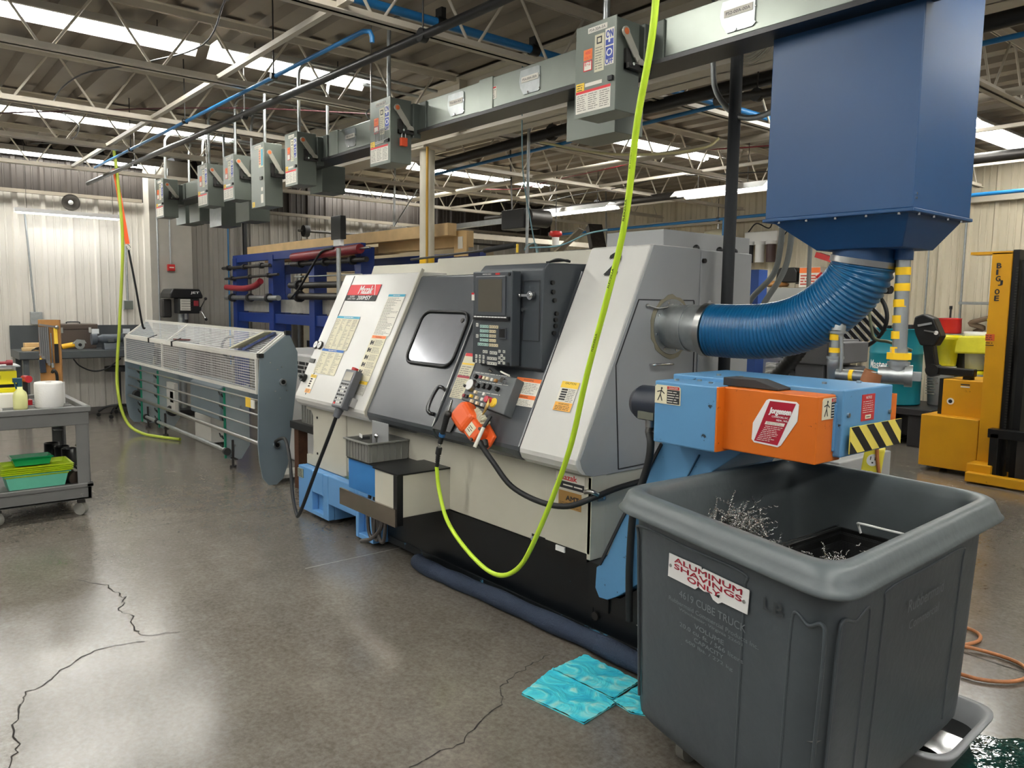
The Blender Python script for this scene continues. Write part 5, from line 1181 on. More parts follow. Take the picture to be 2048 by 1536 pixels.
pipe('grey_main_pipe', [(-10.6, 8.2, 2.98), (-.5, 8.2, 2.98)], .05, dsteel, 'fat dark grey pipe far back under the joists', sub=1, clamps=((-8, 8.2, 2.98), (-5, 8.2, 2.98)))
pipe('light_main_pipe', [(-9.6, 6.1, 3.0), (-.5, 6.1, 3.04)], .03, joist, 'pale pipe crossing the far joists in the middle of the ceiling', sub=1)
pipe('back_air_pipe', [(-10.5, 9.7, 2.80), (-1.0, 9.7, 2.86)], .022, airblue, 'blue air pipe along the back wall under the joist ends', sub=1, clamps=((-7.0, 9.7, 2.82),))
pipe('drop_pipe', [(-6.9, 9.7, 2.82), (-6.9, 9.7, 2.3)], .02, airblue, 'short blue pipe dropping on the back wall', sub=1)
pipe('rear_conduit', [(-5.0, 4.3, 3.44), (-5.0, 4.3, 2.0), (-5.0, 4.32, 1.5)], .013, galv, 'galvanised conduit dropping in front of the rear ceiling right of the column', cat='conduit', sub=1)
pipe('white_arch_hose', [(-5.2, 4.6, 2.95), (-4.85, 5.0, 2.86), (-4.5, 5.4, 2.86), (-4.2, 5.6, 2.90), (-4.1, 5.65, 2.97)], .011, mat('pale_yellow_hose', (220, 210, 160), .5), 'pale yellow hose drooping under the ceiling right of switch box E-2', cat='hose')
pipe('loop_conduit', [(-2.45, 3.3, 2.75), (-2.42, 3.3, 2.60), (-2.28, 3.3, 2.46), (-2.1, 3.3, 2.46), (-1.92, 3.2, 2.56), (-1.8, 3.1, 2.68)], .014, galv, 'grey flexible conduit looping past the black pipe to the hood', cat='conduit')
pipe('slanted_pipe', [(-3.2, 4.35, 2.88), (-2.5, 4.4, 2.86), (-1.9, 4.2, 2.62)], .028, dsteel, 'grey pipe slanting down toward the hood behind the black pipe', sub=1, clamps=((-2.9, 4.37, 2.87),))
t = thing('wire_coil', 'coil of thin grey wire hung on the girder behind the black pipe', 'wire coil', (-2.5, 3.88, 2.95))
m = MB(); rd3 = random.Random(2)
for q in range(16):
    r_ = .13+rd3.uniform(-.025, .02); c = Vector((-2.62+rd3.uniform(-.01, .01), 3.86-q*.002, 3.04+rd3.uniform(-.02, .02)))
    m.tube([c+Vector((r_*math.cos(a*math.pi/8), 0, r_*.9*math.sin(a*math.pi/8))) for a in range(16)], .003, mat('wire_grey', (170, 166, 150), .5), n=4, sub=2, cyc=True)
m.build('loops', t)
tag(MB().tube([(-2.1, 1.6, 3.3), (-2.2, 1.7, 2.9), (-2.8, 2.0, 2.3)] if False else [(-4.62, 3.9, 3.35), (-4.6, 3.9, 2.6), (-4.45, 3.85, 2.2), (-4.2, 3.7, 1.93), (-3.95, 3.5, 1.87), (-3.75, 3.3, 1.93), (-3.60, 3.1, 1.90), (-3.45, 2.95, 1.86)], .0045, mat('thin_teal_cord', (110, 150, 160), .5), n=6).build('cord', loc=(-4.6, 3.9, 2.6)), 'thin pale blue cord drooping from the ceiling to the lathe top', 'cord')
tag(MB().tube([(-3.3, 2.86, 1.86), (-3.1, 2.9, 1.865), (-2.95, 2.95, 1.92), (-2.85, 3.0, 1.94)], .0045, MATS['thin_teal_cord'], n=6).build('cord', loc=(-3.1, 2.9, 1.87)), 'thin blue cord lying over the lathe top at the white panel', 'cord')
# sagging cables under the deck
for q, (x0, x1, y, z, lab) in enumerate(((-10.0, -4.5, 1.5, 3.2, 'dark cable sagging among the near joists'), (-9.5, -4.0, 7.6, 3.1, 'dark cable sagging among the far joists'), (-9.0, -3.0, 6.7, 3.15, 'dark red cable sagging under the middle of the deck'))):
    pts = [(x0+(x1-x0)*u/8, y+.25*math.sin(u*1.1), z-.06*math.sin(math.pi*u/8)-.03*math.sin(u*2.1)) for u in range(9)]
    tag(MB().tube(pts, .006, brick if q == 2 else black, n=5).build('sagging_cable', loc=pts[0]), lab, 'cable')
tag(MB().tube([(-10.15, -.6, 3.15), (-9.0, .3, 3.12), (-7.8, 1.2, 3.1), (-6.6, 2.4, 3.12), (-5.6, 3.4, 3.05)], .006, mat('cable_maroon', (70, 30, 34), .6), n=5).build('sagging_cable', loc=(-8, 1, 3.1)), 'maroon cable running diagonally through the near left joists', 'cable')
# ---------------- opener unit and alarm at the back
t = thing('door_opener_motor', 'black door opener motor unit hung from the far joists', 'motor unit', (-7.0, 6.0, 2.45))
MB().box(-7.15, -6.75, 5.75, 6.0, 2.40, 2.62, black).build('case', t, bevel=.01)
MB().cyl((-6.75, 5.80, 2.52), (-6.75, 6.1, 2.52), .10, dsteel, n=16).build('chain_drum', t)
m = MB()
for x in (-7.1, -6.8): m.bar((x, 5.87, 2.62), (x-.05, 5.87, 3.42), .02, .004, dsteel)
m.build('hanger_strap', t)
m = MB(); m.bar((-9.6, 5.6, 2.47), (-7.15, 5.87, 2.52), .05, .06, galv); m.build('drive_rail', t)
t = thing('fire_alarm_box', 'small red box above the drill press on the beige column cover', 'alarm box', (-11.28, 3.3, 1.9))
MB().box(-11.32, -11.26, 3.24, 3.33, 1.93, 2.02, red).build('case', t, bevel=.004)
MB().fbox(SIDE(-11.26, 0, 0), 3.255, 3.315, 1.97, 1.985, 0, .002, paperw).build('label_strip', t)
tag(MB().cyl((-11.29, 3.28, 2.02), (-11.29, 3.28, 3.3), .011, galv, n=8).build('conduit', loc=(-11.29, 3.28, 2.02)), 'steel conduit rising from the small red alarm box', 'conduit')
tag(MB().cyl((-11.29, 3.12, .9), (-11.29, 3.12, 3.3), .012, galv, n=8).build('conduit', loc=(-11.29, 3.12, .9)), 'steel conduit down the left edge of the beige column cover', 'conduit')
tag(MB().cyl((-11.5, 1.68, 1.33), (-11.5, 1.62, 2.6), .012, galv, n=8).build('conduit', loc=(-11.5, 1.65, 1.3)), 'steel conduit on the white wall rising from behind the wood tool board', 'conduit')
tag(MB().box(-11.56, -11.48, 1.63, 1.76, 1.20, 1.36, galv).build('outlet_box', loc=(-11.52, 1.7, 1.2), bevel=.004), 'grey metal outlet box on the wall left of the brown toolbox', 'outlet box')
tag(MB().cyl((-11.53, 2.78, 1.52), (-11.53, 2.78, 2.25), .013, galv, n=8).build('conduit', loc=(-11.53, 2.78, 1.5)), 'steel conduit above the grey junction box on the white wall', 'conduit')
t = thing('junction_box', 'square grey junction box on the white wall right of the lime hose', 'junction box', (-11.52, 2.78, 1.45))
MB().box(-11.57, -11.50, 2.72, 2.84, 1.40, 1.52, galv).build('case', t, bevel=.005); MB().box(-11.50, -11.495, 2.725, 2.835, 1.405, 1.515, boxgrey).build('cover', t, bevel=.002)
tag(MB().cyl((-11.5, 4.15, .6), (-11.5, 4.15, 3.3), .011, airblue, n=8).build('wall_air_pipe', loc=(-11.5, 4.15, .6)), 'thin blue pipe running down the grey ribbed wall', 'pipe')
tag(MB().cyl((-11.5, 4.4, 0), (-11.5, 4.4, 3.3), .035, black, n=12).build('wall_black_pipe', loc=(-11.5, 4.4, 0)), 'black drain pipe running down the grey ribbed wall', 'pipe')
tag(MB().tube([(-11.46, 4.15+.14*math.cos(a*math.pi/8), .85+.16*math.sin(a*math.pi/8)) for a in range(16)], .02, rubber, n=8, cyc=True, sub=2).build('hose_coil', loc=(-11.46, 4.15, .85)), 'coil of black hose hanging low on the grey ribbed wall', 'hose')
# water filters, alarm bell, tank lid on back wall
t = thing('water_filter_set', 'three cartridge water filter set on the back wall right of the black pipe', 'water filter', (-6.75, 10.4, 2.3))
MB().box(-7.0, -6.45, 10.38, 10.60, 2.52, 2.68, pureW).build('manifold', t, bevel=.01)
for q, mt in enumerate((ink, pureW, mat('filter_brown', (70, 44, 40), .4))):
    c_ = MB().cyl((-6.9+q*.19, 10.36, 2.22), (-6.9+q*.19, 10.36, 2.50), .07, mt, n=16).build('cartridge', t)
    MB().cyl((-6.9+q*.19, 10.36, 2.48), (-6.9+q*.19, 10.36, 2.53), .085, pureW, n=16).build('cartridge_cap', c_)
MB().tube([(-6.95, 10.4, 2.68), (-6.8, 10.38, 2.8), (-6.6, 10.4, 2.72), (-6.5, 10.38, 2.82), (-6.3, 10.4, 2.7), (-6.35, 10.4, 2.6)], .01, black, n=6).build('tubing', t)
t = thing('pressure_tank', 'round cream pressure tank standing high against the back wall', 'tank', (-7.35, 10.2, 2.4))
MB().lathe([(0, 2.74), (.1, 2.73), (.2, 2.70), (.24, 2.64), (.24, 2.50), (.25, 2.49), (.25, 2.45), (.23, 2.42), (.1, 2.38), (0, 2.38)], (-7.35, 10.2, 0), mat('tank_cream', (214, 206, 178), .5)).build('shell', t)
MB().cyl((-7.35, 10.2, 2.73), (-7.35, 10.2, 2.82), .02, steel, n=10).build('valve', t)
MB().box(-7.65, -7.05, 9.95, 10.60, 2.33, 2.38, joist).build('shelf', t)
t = thing('alarm_strobe', 'small red and white device hung among the far joists', 'alarm', (-8.5, 7.4, 2.5))
MB().lathe([(0, 2.56), (.08, 2.55), (.09, 2.50), (.04, 2.47), (0, 2.47)], (-8.0, 7.4, 0), red).build('red_base', t); MB().cyl((-8.0, 7.4, 2.47), (-8.0, 7.4, 2.36), .05, pureW, r1=.045, n=14).build('white_lens', t); MB().cyl((-8, 7.4, 2.56), (-8, 7.4, 3.45), .006, dsteel, n=6).build('stem', t)
# ================================================================ BAR FEEDER
t = thing('bar_feeder', 'long grey bar feeder with wire mesh guards standing left of the lathe', 'bar feeder', (-8.3, 2.6, 0))
EP = [(2.455, .22), (2.445, .35), (2.455, .78), (2.475, 1.09), (2.70, 1.262), (2.735, 1.262), (2.80, 1.12), (2.80, .95), (2.735, .45), (2.70, .17), (2.66, .06), (2.60, .01), (2.53, .015), (2.48, .08)]
MB().prismx(EP, -6.21, -6.195, plate).build('end_plate', t, bevel=.002)
MB().prismx([(y, z) for y, z in EP], -10.42, -10.405, plate).build('end_plate', t, bevel=.002)
m = MB()
for y, z in ((2.66, .875), (2.60, .35)): m.cyl((-6.195, y, z), (-6.17, y, z), .028, galv, n=20).cyl((-6.17, y, z), (-6.168, y, z), .018, black, n=16)
m.build('cable_port', t)
m = MB()
for y, z in ((2.62, .98), (2.66, 1.0), (2.60, .80), (2.70, .80), (2.64, .74), (2.56, 1.04)): m.cyl((-6.195, y, z), (-6.19, y, z), .005, steel, n=8)
m.build('bolt', t)
WM = mesh_mat('guard_wire_cloth', (200, 202, 200), .022, .0055, metal=.3)
frm = mat('guard_frame_white', (206, 204, 196), .45)
def meshpanel(p, w_, h_): return MB().add(p, [(0, 1, 2, 3)], WM, uvs=[[(0, 0), (w_, 0), (w_, h_), (0, h_)]])
fY = 2.452
meshpanel([(-10.38, fY, .80), (-6.24, fY, .80), (-6.24, fY+.012, 1.075), (-10.38, fY+.012, 1.075)], 4.14, .275).build('front_mesh', t)
m = MB()
for z, yy in ((.795, fY), (1.078, fY+.012)): m.box(-10.40, -6.215, yy-.006, yy+.012, z-.014, z+.014, frm)
for x in (-10.39, -8.85, -6.23): m.box(x-.013, x+.013, fY-.004, fY+.014, .80, 1.075, frm)
m.build('front_frame', t)
meshpanel([(-10.38, 2.48, 1.098), (-6.24, 2.48, 1.098), (-6.24, 2.71, 1.275), (-10.38, 2.71, 1.275)], 4.14, .29).build('top_mesh', t)
m = MB()
for (y, z) in ((2.478, 1.098), (2.712, 1.277)): m.box(-10.40, -6.20, y-.014, y+.014, z-.012, z+.012, frm)
for x in (-10.385, -8.75, -6.29, -6.225): m.bar((x, 2.478, 1.10), (x, 2.712, 1.279), .028, .014, frm)
m.build('top_frame', t)
m = MB()
for x, y, z in ((-6.20, 2.478, 1.098), (-6.20, 2.715, 1.282), (-10.41, 2.478, 1.098)): m.box(x-.02, x+.022, y-.022, y+.022, z-.016, z+.018, black)
m.build('corner_cap', t)
m = MB()
for x in (-9.3, -8.45): m.bar((x, 2.44, 1.06), (x, 2.44, 1.115), .02, .012, black, up=(0, 1, 0)).tube([(x, 2.44, 1.11), (x+.05, 2.46, 1.125), (x+.12, 2.50, 1.15)], .005, black, n=6)
m.build('latch', t)
MB().bar((-8.55, 2.50, 1.13), (-8.15, 2.53, 1.14), .03, .012, mat('latch_maroon', (96, 40, 36), .5)).build('hinge_bar', t)
for z0, z1, r in ((.705, .725, .008), (.595, .60, .009), (.49, .49, .009), (.362, .365, .019)):
    MB().cyl((-10.35, 2.475, z0), (-6.21, 2.475, z1), r, steel, n=12).build('guide_rod', t)
m = MB(); m.cyl((-9.75, 2.50, .165), (-7.1, 2.50, .175), .019, galv, n=12)
for x in (-9.75, -9.28, -7.1): m.cyl((x, 2.50, .165), (x+.04, 2.50, .165), .034, rubber, n=16)
m.build('lower_shaft', t)
MB().cyl((-10.3, 2.55, .37), (-10.2, 2.55, .37), .06, rubber, n=20).cyl((-9.15, 2.62, .30), (-9.08, 2.62, .30), .06, rubber, n=20).build('chain_wheel', t)
for x, nz in ((-9.95, .08), (-9.25, .10), (-7.15, .09)):
    c_ = MB().prismx([(2.52, nz), (2.52, .76), (2.74, .76), (2.74, nz+.1), (2.66, nz-.02), (2.58, nz-.03)], x-.006, x+.006, mat('bracket_pale_grey', (150, 160, 163), .45, .1)).build('rail_bracket', t)
    MB().box(x-.006, x+.012, 2.502, 2.52, nz, .745, grass).build('green_edge_strip', c_)
    mm = MB()
    for z in (.18, .27, .44, .55, .66): mm.prismy([(x+.01, z), (x-.02, z+.03), (x-.07, z+.028), (x-.10, z+.045), (x-.075, z+.015), (x-.02, z+.008)], 2.49, 2.50, black)
    mm.build('finger', c_)
    mm = MB()
    for y, z in ((2.58, .66), (2.66, .66), (2.58, .56), (2.66, .56), (2.60, .30), (2.60, .20)): mm.cyl((x+.006, y, z), (x+.012, y, z), .009, steel, n=8)
    mm.build('bolt', c_)
    MB().cyl((x+.03, 2.57, 0), (x+.03, 2.57, .26), .011, dsteel, n=10).cyl((x+.03, 2.57, 0), (x+.03, 2.57, .02), .03, dsteel, n=14).bar((x-.05, 2.57, .09), (x+.12, 2.57, .09), .03, .008, dsteel).build('levelling_screw', t)
for x in (-8.55, -6.42): MB().box(x-.30 if x < -7 else x-.12, x+.22 if x < -7 else x+.12, 2.62 if x > -7 else 2.78, 3.05, .03, .30 if x < -7 else .06, frm).build('base_pedestal', t)
MB().box(-10.3, -6.3, 2.76, 2.80, .62, .72, plate).build('back_channel', t)
MB().prismx([(2.66, .36), (2.66, .68), (2.80, .74), (2.80, .42), (2.74, .34)], -8.6, -7.7, plate).build('drive_cover', t, bevel=.01)
MB().box(-9.3, -8.95, 2.60, 2.64, .28, .62, frm).box(-9.12, -9.0, 2.60, 2.63, .40, .52, ink).build('switch_plate', t)
m = MB(); m.box(-6.30, -6.235, 2.43, 2.44, .66, .73, paperw).box(-6.42, -6.31, 2.432, 2.438, .66, .74, lyel); m.build('side_label', t)
tag(MB().bar((-6.78, 2.49, 1.135), (-6.48, 2.68, 1.285), .17, .012, mat('folder_cream', (208, 204, 180), .6)).build('paper_folder', loc=(-6.6, 2.6, 1.2)), 'cream paper folder lying across the mesh top of the bar feeder', 'folder')
tag(MB().bar((-6.60, 2.50, 1.13), (-6.38, 2.68, 1.275), .05, .018, mat('pouch_navy_clear', (70, 80, 120), .3, var=.4, scale=40)).build('parts_pouch', loc=(-6.5, 2.6, 1.2)), 'dark patterned strip lying beside the folder on the bar feeder top', 'strip')
# behind the gap between feeder and lathe
t = thing('side_bench', 'small steel topped bench with rusty legs wedged between feeder and lathe', 'bench', (-5.75, 3.0, 0))
MB().box(-6.1, -5.36, 2.68, 3.3, .50, .56, dsteel).build('bench_top', t, bevel=.003)
for x, y in ((-6.02, 2.74), (-5.45, 2.9)): MB().box(x-.04, x+.04, y-.04, y+.04, 0, .5, rust).build('leg', t)
MB().box(-6.0, -5.45, 2.74, 2.78, .10, .14, rust).build('rail', t)
t = thing('corrugated_bin', 'grey ribbed bin under the left corner of the lathe front', 'bin', (-5.6, 2.9, .56))
m = MB(); m.box(-5.95, -5.42, 2.72, 3.1, .56, .76, binlid)
for q in range(12): m.box(-5.94+q*.044, -5.925+q*.044, 2.712, 2.72, .57, .75, binlid)
m.build('body', t)
tag(MB().box(-6.0, -5.45, 3.4, 3.9, .25, 1.0, mat('white_cabinet', (196, 196, 192), .5)).build('chiller_cabinet', loc=(-5.7, 3.6, 0.25)), 'pale cabinet behind the gap between bar feeder and lathe', 'cabinet')
tag(MB().box(-6.05, -5.62, 2.95, 3.2, .78, 1.0, black).build('hydraulic_unit', loc=(-5.8, 3.1, .78)), 'black unit behind the bar feeder end plate', 'unit')

# ================================================================ WORKBENCH
t = thing('workbench', 'long charcoal steel workbench against the white ribbed wall', 'workbench', (-11.2, 2.2, 0))
MB().box(-11.53, -10.82, 1.40, 3.02, .80, .895, benchm).build('bench_top', t, bevel=.004)
MB().box(-11.535, -11.52, 1.40, 3.02, .89, 1.19, benchm).build('backsplash', t)
MB().box(-11.50, -11.44, 1.44, 1.50, 0, .80, benchm).box(-10.92, -10.86, 1.44, 1.50, 0, .80, benchm).build('leg', t)
MB().box(-11.50, -11.44, 2.94, 3.0, 0, .80, benchm).box(-10.92, -10.86, 2.94, 3.0, 0, .80, benchm).build('leg', t)
MB().box(-10.84, -10.815, 1.40, 3.02, .80, .81, black).build('front_lip', t)
t = thing('toolbox', 'brown steel toolbox with top handle at the back of the workbench', 'toolbox', (-11.3, 2.08, .895))
MB().box(-11.48, -11.22, 1.80, 2.31, .896, 1.14, brown).build('body', t, bevel=.006)
MB().box(-11.485, -11.215, 1.815, 2.335, 1.14, 1.215, brown).build('lid', t, bevel=.012)
MB().tube([(-11.35, 2.0, 1.215), (-11.35, 2.01, 1.235), (-11.35, 2.14, 1.235), (-11.35, 2.15, 1.215)], .008, black, n=8, sub=3).build('handle', t)
for y in (1.92, 2.24): MB().box(-11.218, -11.21, y-.015, y+.015, 1.10, 1.17, chrome).build('latch', t)
t = thing('bench_grinder', 'dark grey double ended bench grinder near the right of the workbench', 'bench grinder', (-11.0, 2.45, .895))
gm_ = mat('grinder_grey', (84, 90, 98), .45, .2)
MB().cyl((-11.0, 2.33, 1.03), (-11.0, 2.52, 1.03), .058, gm_, n=24).build('motor', t)
MB().cyl((-11.0, 2.27, 1.03), (-11.0, 2.33, 1.03), .03, gm_, r1=.055, n=20).cyl((-11.0, 2.52, 1.03), (-11.0, 2.58, 1.03), .055, gm_, r1=.03, n=20).build('motor_bell', t)
for y in (2.24, 2.60): MB().cyl((-11.0, y-.03, 1.03), (-11.0, y+.03, 1.03), .075, gm_, n=24).build('wheel_guard', t)
MB().prismy([(-11.09, .895), (-10.91, .895), (-10.95, .98), (-11.05, .98)], 2.34, 2.53, gm_).build('base', t, bevel=.008)
for y in (2.24, 2.60): MB().box(-10.93, -10.90, y-.04, y+.04, 1.10, 1.16, mat('eye_shield', (216, 220, 222), .15)).build('eye_shield', t)
MB().box(-10.941, -10.936, 2.39, 2.46, .99, 1.03, steel).build('name_plate', t)
t = thing('angle_grinder', 'grey and yellow angle grinder lying on the workbench', 'angle grinder', (-10.95, 2.05, .9))
MB().cyl((-10.92, 2.06, .965), (-10.90, 2.06, .965), .055, galv, n=20).cyl((-10.90, 2.06, .965), (-10.885, 2.06, .965), .02, black, n=14).build('wheel', t)
MB().tube([(-10.95, 2.05, .97), (-10.98, 1.98, .96), (-11.0, 1.88, .94)], .032, mat('tool_yellow', (240, 180, 30), .45), n=12).build('body', t)
MB().tube([(-11.0, 1.90, .94), (-11.02, 1.82, .925), (-11.02, 1.75, .92)], .026, black, n=12).build('grip', t)
MB().prismx([(1.98, .98), (2.04, 1.03), (2.12, 1.02), (2.14, .98)], -10.97, -10.93, galv).build('wheel_guard', t)
tag(MB().box(-11.25, -11.12, 1.50, 1.76, .895, .985, woodm).build('wood_block', loc=(-11.2, 1.6, .895), bevel=.003), 'light wood block at the left end of the workbench, the taller one', 'wood block')
tag(MB().box(-11.10, -11.0, 1.46, 1.78, .895, .935, woodm).build('wood_block', loc=(-11.05, 1.6, .895), bevel=.003), 'flat light wood block in front of the taller one on the workbench', 'wood block')
tag(MB().tube([(-10.98, 1.55, .905), (-10.95, 1.65, .94), (-10.98, 1.75, .92), (-10.94, 1.68, .905), (-10.92, 1.58, .93), (-10.95, 1.72, .95), (-10.93, 1.78, .91)], .008, black, n=6).build('cord_tangle', loc=(-10.95, 1.6, .9)), 'tangle of dark cord lying before the wood blocks', 'cord')
tag(MB().ball((-11.0, 2.82, .94), .07, mat('rag_blue', (70, 130, 190), .8), sc=(1, 1.2, .6)).build('shop_rag', loc=(-11, 2.82, .9)), 'blue rag on the workbench beside the bar feeder', 'rag')
tag(MB().ball((-11.08, 2.93, .96), .08, mat('paper_crumple', (214, 210, 200), .8), sc=(1, 1.1, .7)).build('crumpled_paper', loc=(-11.08, 2.93, .9)), 'crumpled pale paper behind the blue rag on the workbench', 'paper')
t = thing('coffee_tin', 'small dark tin with brushes between grinder and blue rag', 'tin', (-11.0, 2.70, .895))
MB().cyl((-11.0, 2.70, .896), (-11.0, 2.70, 1.0), .035, mat('tin_dark', (60, 56, 54), .4, .5), n=18).build('can', t); MB().cyl((-11.0, 2.70, 1.0), (-10.99, 2.72, 1.12), .006, oak, n=6).cyl((-11.01, 2.70, 1.0), (-11.03, 2.68, 1.10), .006, red, n=6).build('brush', t)
tag(MB().tube([(-10.9, 1.98, .79), (-10.9, 2.05, .70), (-10.9, 2.20, .63), (-10.9, 2.36, .66), (-10.9, 2.52, .78)], .009, black, n=6).build('power_cord', loc=(-10.9, 2.2, .6)), 'black power cord sagging under the workbench', 'cord')
# rolling stool frame under bench
t = thing('rolling_stool', 'black rolling stool partly hidden behind the bar feeder left end', 'stool', (-10.3, 2.35, 0))
c0 = Vector((-11.15, 2.55, 0))
MB().cyl(c0+Vector((0, 0, .60)), c0+Vector((0, 0, .66)), .17, rubber, n=24).build('seat', t, bevel=.01)
MB().cyl(c0+Vector((0, 0, .14)), c0+Vector((0, 0, .60)), .02, black, n=12).build('column', t)
for q in range(5):
    a = q*2*math.pi/5+.6; e = c0+Vector((.26*math.cos(a), .26*math.sin(a), 0)); mm = MB().tube([c0+Vector((0, 0, .15)), c0.lerp(e, .6)+Vector((0, 0, .13)), e+Vector((0, 0, .07))], .014, black, n=8).build('leg', t)
    MB().cyl(e+Vector((-.012, 0, .026)), e+Vector((.012, 0, .026)), .026, black, n=14).build('caster', mm)
# ---- drill press
t = thing('drill_press', 'floor drill press with black belt cover and three spoke handle', 'drill press', (-11.0, 3.32, 0))
dx, dy = -10.95, 3.30
MB().cyl((dx, dy, .08), (dx, dy, 1.35), .045, galv, n=24).build('column', t)
MB().box(dx-.2, dx+.25, dy-.16, dy+.16, 0, .08, black).build('base', t, bevel=.01)
MB().box(dx-.12, dx+.24, dy-.15, dy+.15, .95, .98, dsteel).build('table', t, bevel=.005)
MB().prismx([(dy-.20, 1.56), (dy+.22, 1.56), (dy+.22, 1.60), (dy+.18, 1.685), (dy-.16, 1.685), (dy-.20, 1.62)], dx-.22, dx+.22, black).build('belt_cover', t, bevel=.015)
MB().box(dx+.02, dx+.23, dy-.10, dy+.17, 1.36, 1.56, black).build('head', t, bevel=.01)
MB().box(dx+.23, dx+.235, dy-.08, dy+.05, 1.40, 1.55, mat('drill_plate', (210, 206, 196), .4)).build('name_panel', t)
MB().box(dx+.231, dx+.245, dy+.09, dy+.15, 1.46, 1.53, brick).build('switch', t)
MB().text('JET', SIDE(dx+.222, 0, 0), dy+.06, 1.615, .11, .035, pureW, .002, .03).build('brand_lettering', t)
m = MB(); hub = Vector((dx+.12, dy+.21, 1.42)); m.cyl(hub-Vector((0, .05, 0)), hub, .03, dsteel, n=14)
for a in (60, 180, 300):
    e = hub+Vector((.16*math.cos(R(a)), .05, .16*math.sin(R(a)))); m.cyl(hub, e, .007, chrome, n=8).ball(e, .02, black, n=10)
m.build('feed_handle', t)
m = MB(); m.cyl((dx+.15, dy+.02, 1.36), (dx+.15, dy+.02, 1.28), .026, steel, n=14).cyl((dx+.15, dy+.02, 1.28), (dx+.15, dy+.02, 1.22), .022, dsteel, r1=.012, n=14); m.build('chuck', t)
MB().box(dx-.22, dx-.06, dy-.22, dy-.10, 1.30, 1.55, dsteel).build('motor', t, bevel=.02)
m = MB()
for q in range(4): m.tube([(dx+.25, dy-.07, 1.42+q*.035), (dx+.27, dy+.0, 1.42+q*.035), (dx+.25, dy+.07, 1.42+q*.035)], .003, dsteel, n=5)
m.build('wire_guard', t)

# ================================================================ UTILITY CART
t = cart = thing('utility_cart', 'grey two-shelf plastic utility cart with small wheels at far left', 'cart', (-6.5, .75, 0))
CX0, CX1, CY0_, CY1_ = -7.05, -6.1, .45, 1.19
def tray(z0, z1, lip, nm):
    m = MB(); m.box(CX0, CX1, CY0_, CY1_, z0, z0+.02, cartgrey)
    m.box(CX1-.03, CX1, CY0_, CY1_, z0, z1, cartgrey).box(CX0, CX0+.03, CY0_, CY1_, z0, z1, cartgrey).box(CX0, CX1, CY1_-.03, CY1_, z0, z1, cartgrey).box(CX0, CX1, CY0_, CY0_+.03, z0, z1, cartgrey)
    m.box(CX1-.035, CX1+.012, CY0_-.01, CY1_+.012, z1-lip, z1, cartgrey).box(CX0-.01, CX1+.012, CY1_-.035, CY1_+.012, z1-lip, z1, cartgrey)
    return m.build(nm, t, bevel=.006)
# shallow deck on top: floor just under the rim
m = MB(); m.box(CX0, CX1, CY0_, CY1_, .66, .755, cartgrey); m.build('top_deck_skirt', t, bevel=.006)
m = MB(); m.box(CX1-.03, CX1+.012, CY0_, CY1_+.012, .752, .79, cartgrey).box(CX0-.01, CX0+.03, CY0_, CY1_+.012, .752, .79, cartgrey).box(CX0, CX1, CY1_-.03, CY1_+.012, .752, .79, cartgrey)
for q in range(9): m.box(CX0+.05+q*.1, CX0+.10+q*.1, CY0_, CY1_-.04, .754, .762, cartgrey)
m.build('top_rim', t, bevel=.008)
tray(.125, .242, .03, 'lower_shelf'); MB().box(CX0+.03, CX1-.03, CY0_+.03, CY1_-.03, .19, .221, cartgrey).build('shelf_floor', t)
def leg(x, y, sx, sy): 
    m = MB(); m.box(min(x, x+sx*.09), max(x, x+sx*.09), y-.008, y+.008, .20, .70, cartgrey).box(x-.008, x+.008, min(y, y+sy*.075), max(y, y+sy*.075), .20, .70, cartgrey)
    for z in (.35, .5): m.box(min(x, x+sx*.08), max(x, x+sx*.08), min(y, y+sy*.07), max(y, y+sy*.07), z, z+.008, cartgrey)
    m.build('leg', t, bevel=.002)
leg(CX1-.01, CY1_-.01, -1, -1); leg(CX0+.01, CY1_-.01, 1, -1); leg(CX1-.01, CY0_+.01, -1, 1); leg(CX0+.01, CY0_+.01, 1, 1)
for x, y in ((CX1-.08, CY1_-.06), (CX1-.08, .62), (CX0+.08, CY1_-.06), (CX0+.08, .55)):
    c_ = MB().cyl((x+.012, y-.013, .045), (x-.012, y+.013, .045), .045, mat('caster_tread', (150, 148, 140), .6), n=20).build('caster', t)
    MB().box(x-.02, x+.02, y-.022, y+.022, .088, .116, dsteel).bar((x-.016, y+.018, .045), (x-.016, y+.018, .10), .03, .004, dsteel).build('caster_fork', c_)
t = thing('paper_towel_roll', 'white roll of paper towels standing on the cart corner', 'paper towel', (-6.55, 1.05, .762))
rx, ry = -6.42, 1.0
m = MB(); m.lathe([(.022, .763), (.087, .763), (.09, .77), (.091, .93), (.087, .943), (.022, .943), (.022, .763)], (rx, ry, 0), mat('paper_towel', (232, 230, 226), .9, bump=.2, bscale=90), n=36); m.build('roll', t)
MB().prismz([(rx+.0, ry+.091), (rx-.04, ry+.10), (rx-.05, ry+.112), (rx-.045, ry+.10), (rx, ry+.088)], .775, .935, MATS['paper_towel']).build('loose_sheet', t)
MB().lathe([(.022, .942), (.022, .80)], (rx, ry, 0), oak, n=20).build('core', t)
t = thing('spray_bottle', 'clear spray bottle of pale yellow liquid standing left of the towel roll', 'spray bottle', (-6.35, .85, .762))
sx_, sy_ = -6.36, .815
MB().lathe([(0, .763), (.042, .764), (.045, .78), (.045, .86), (.038, .885), (.018, .905), (.016, .93), (0, .93)], (sx_, sy_, 0), mat('bottle_pale_yellow', (214, 214, 150), .3), n=24).build('bottle', t)
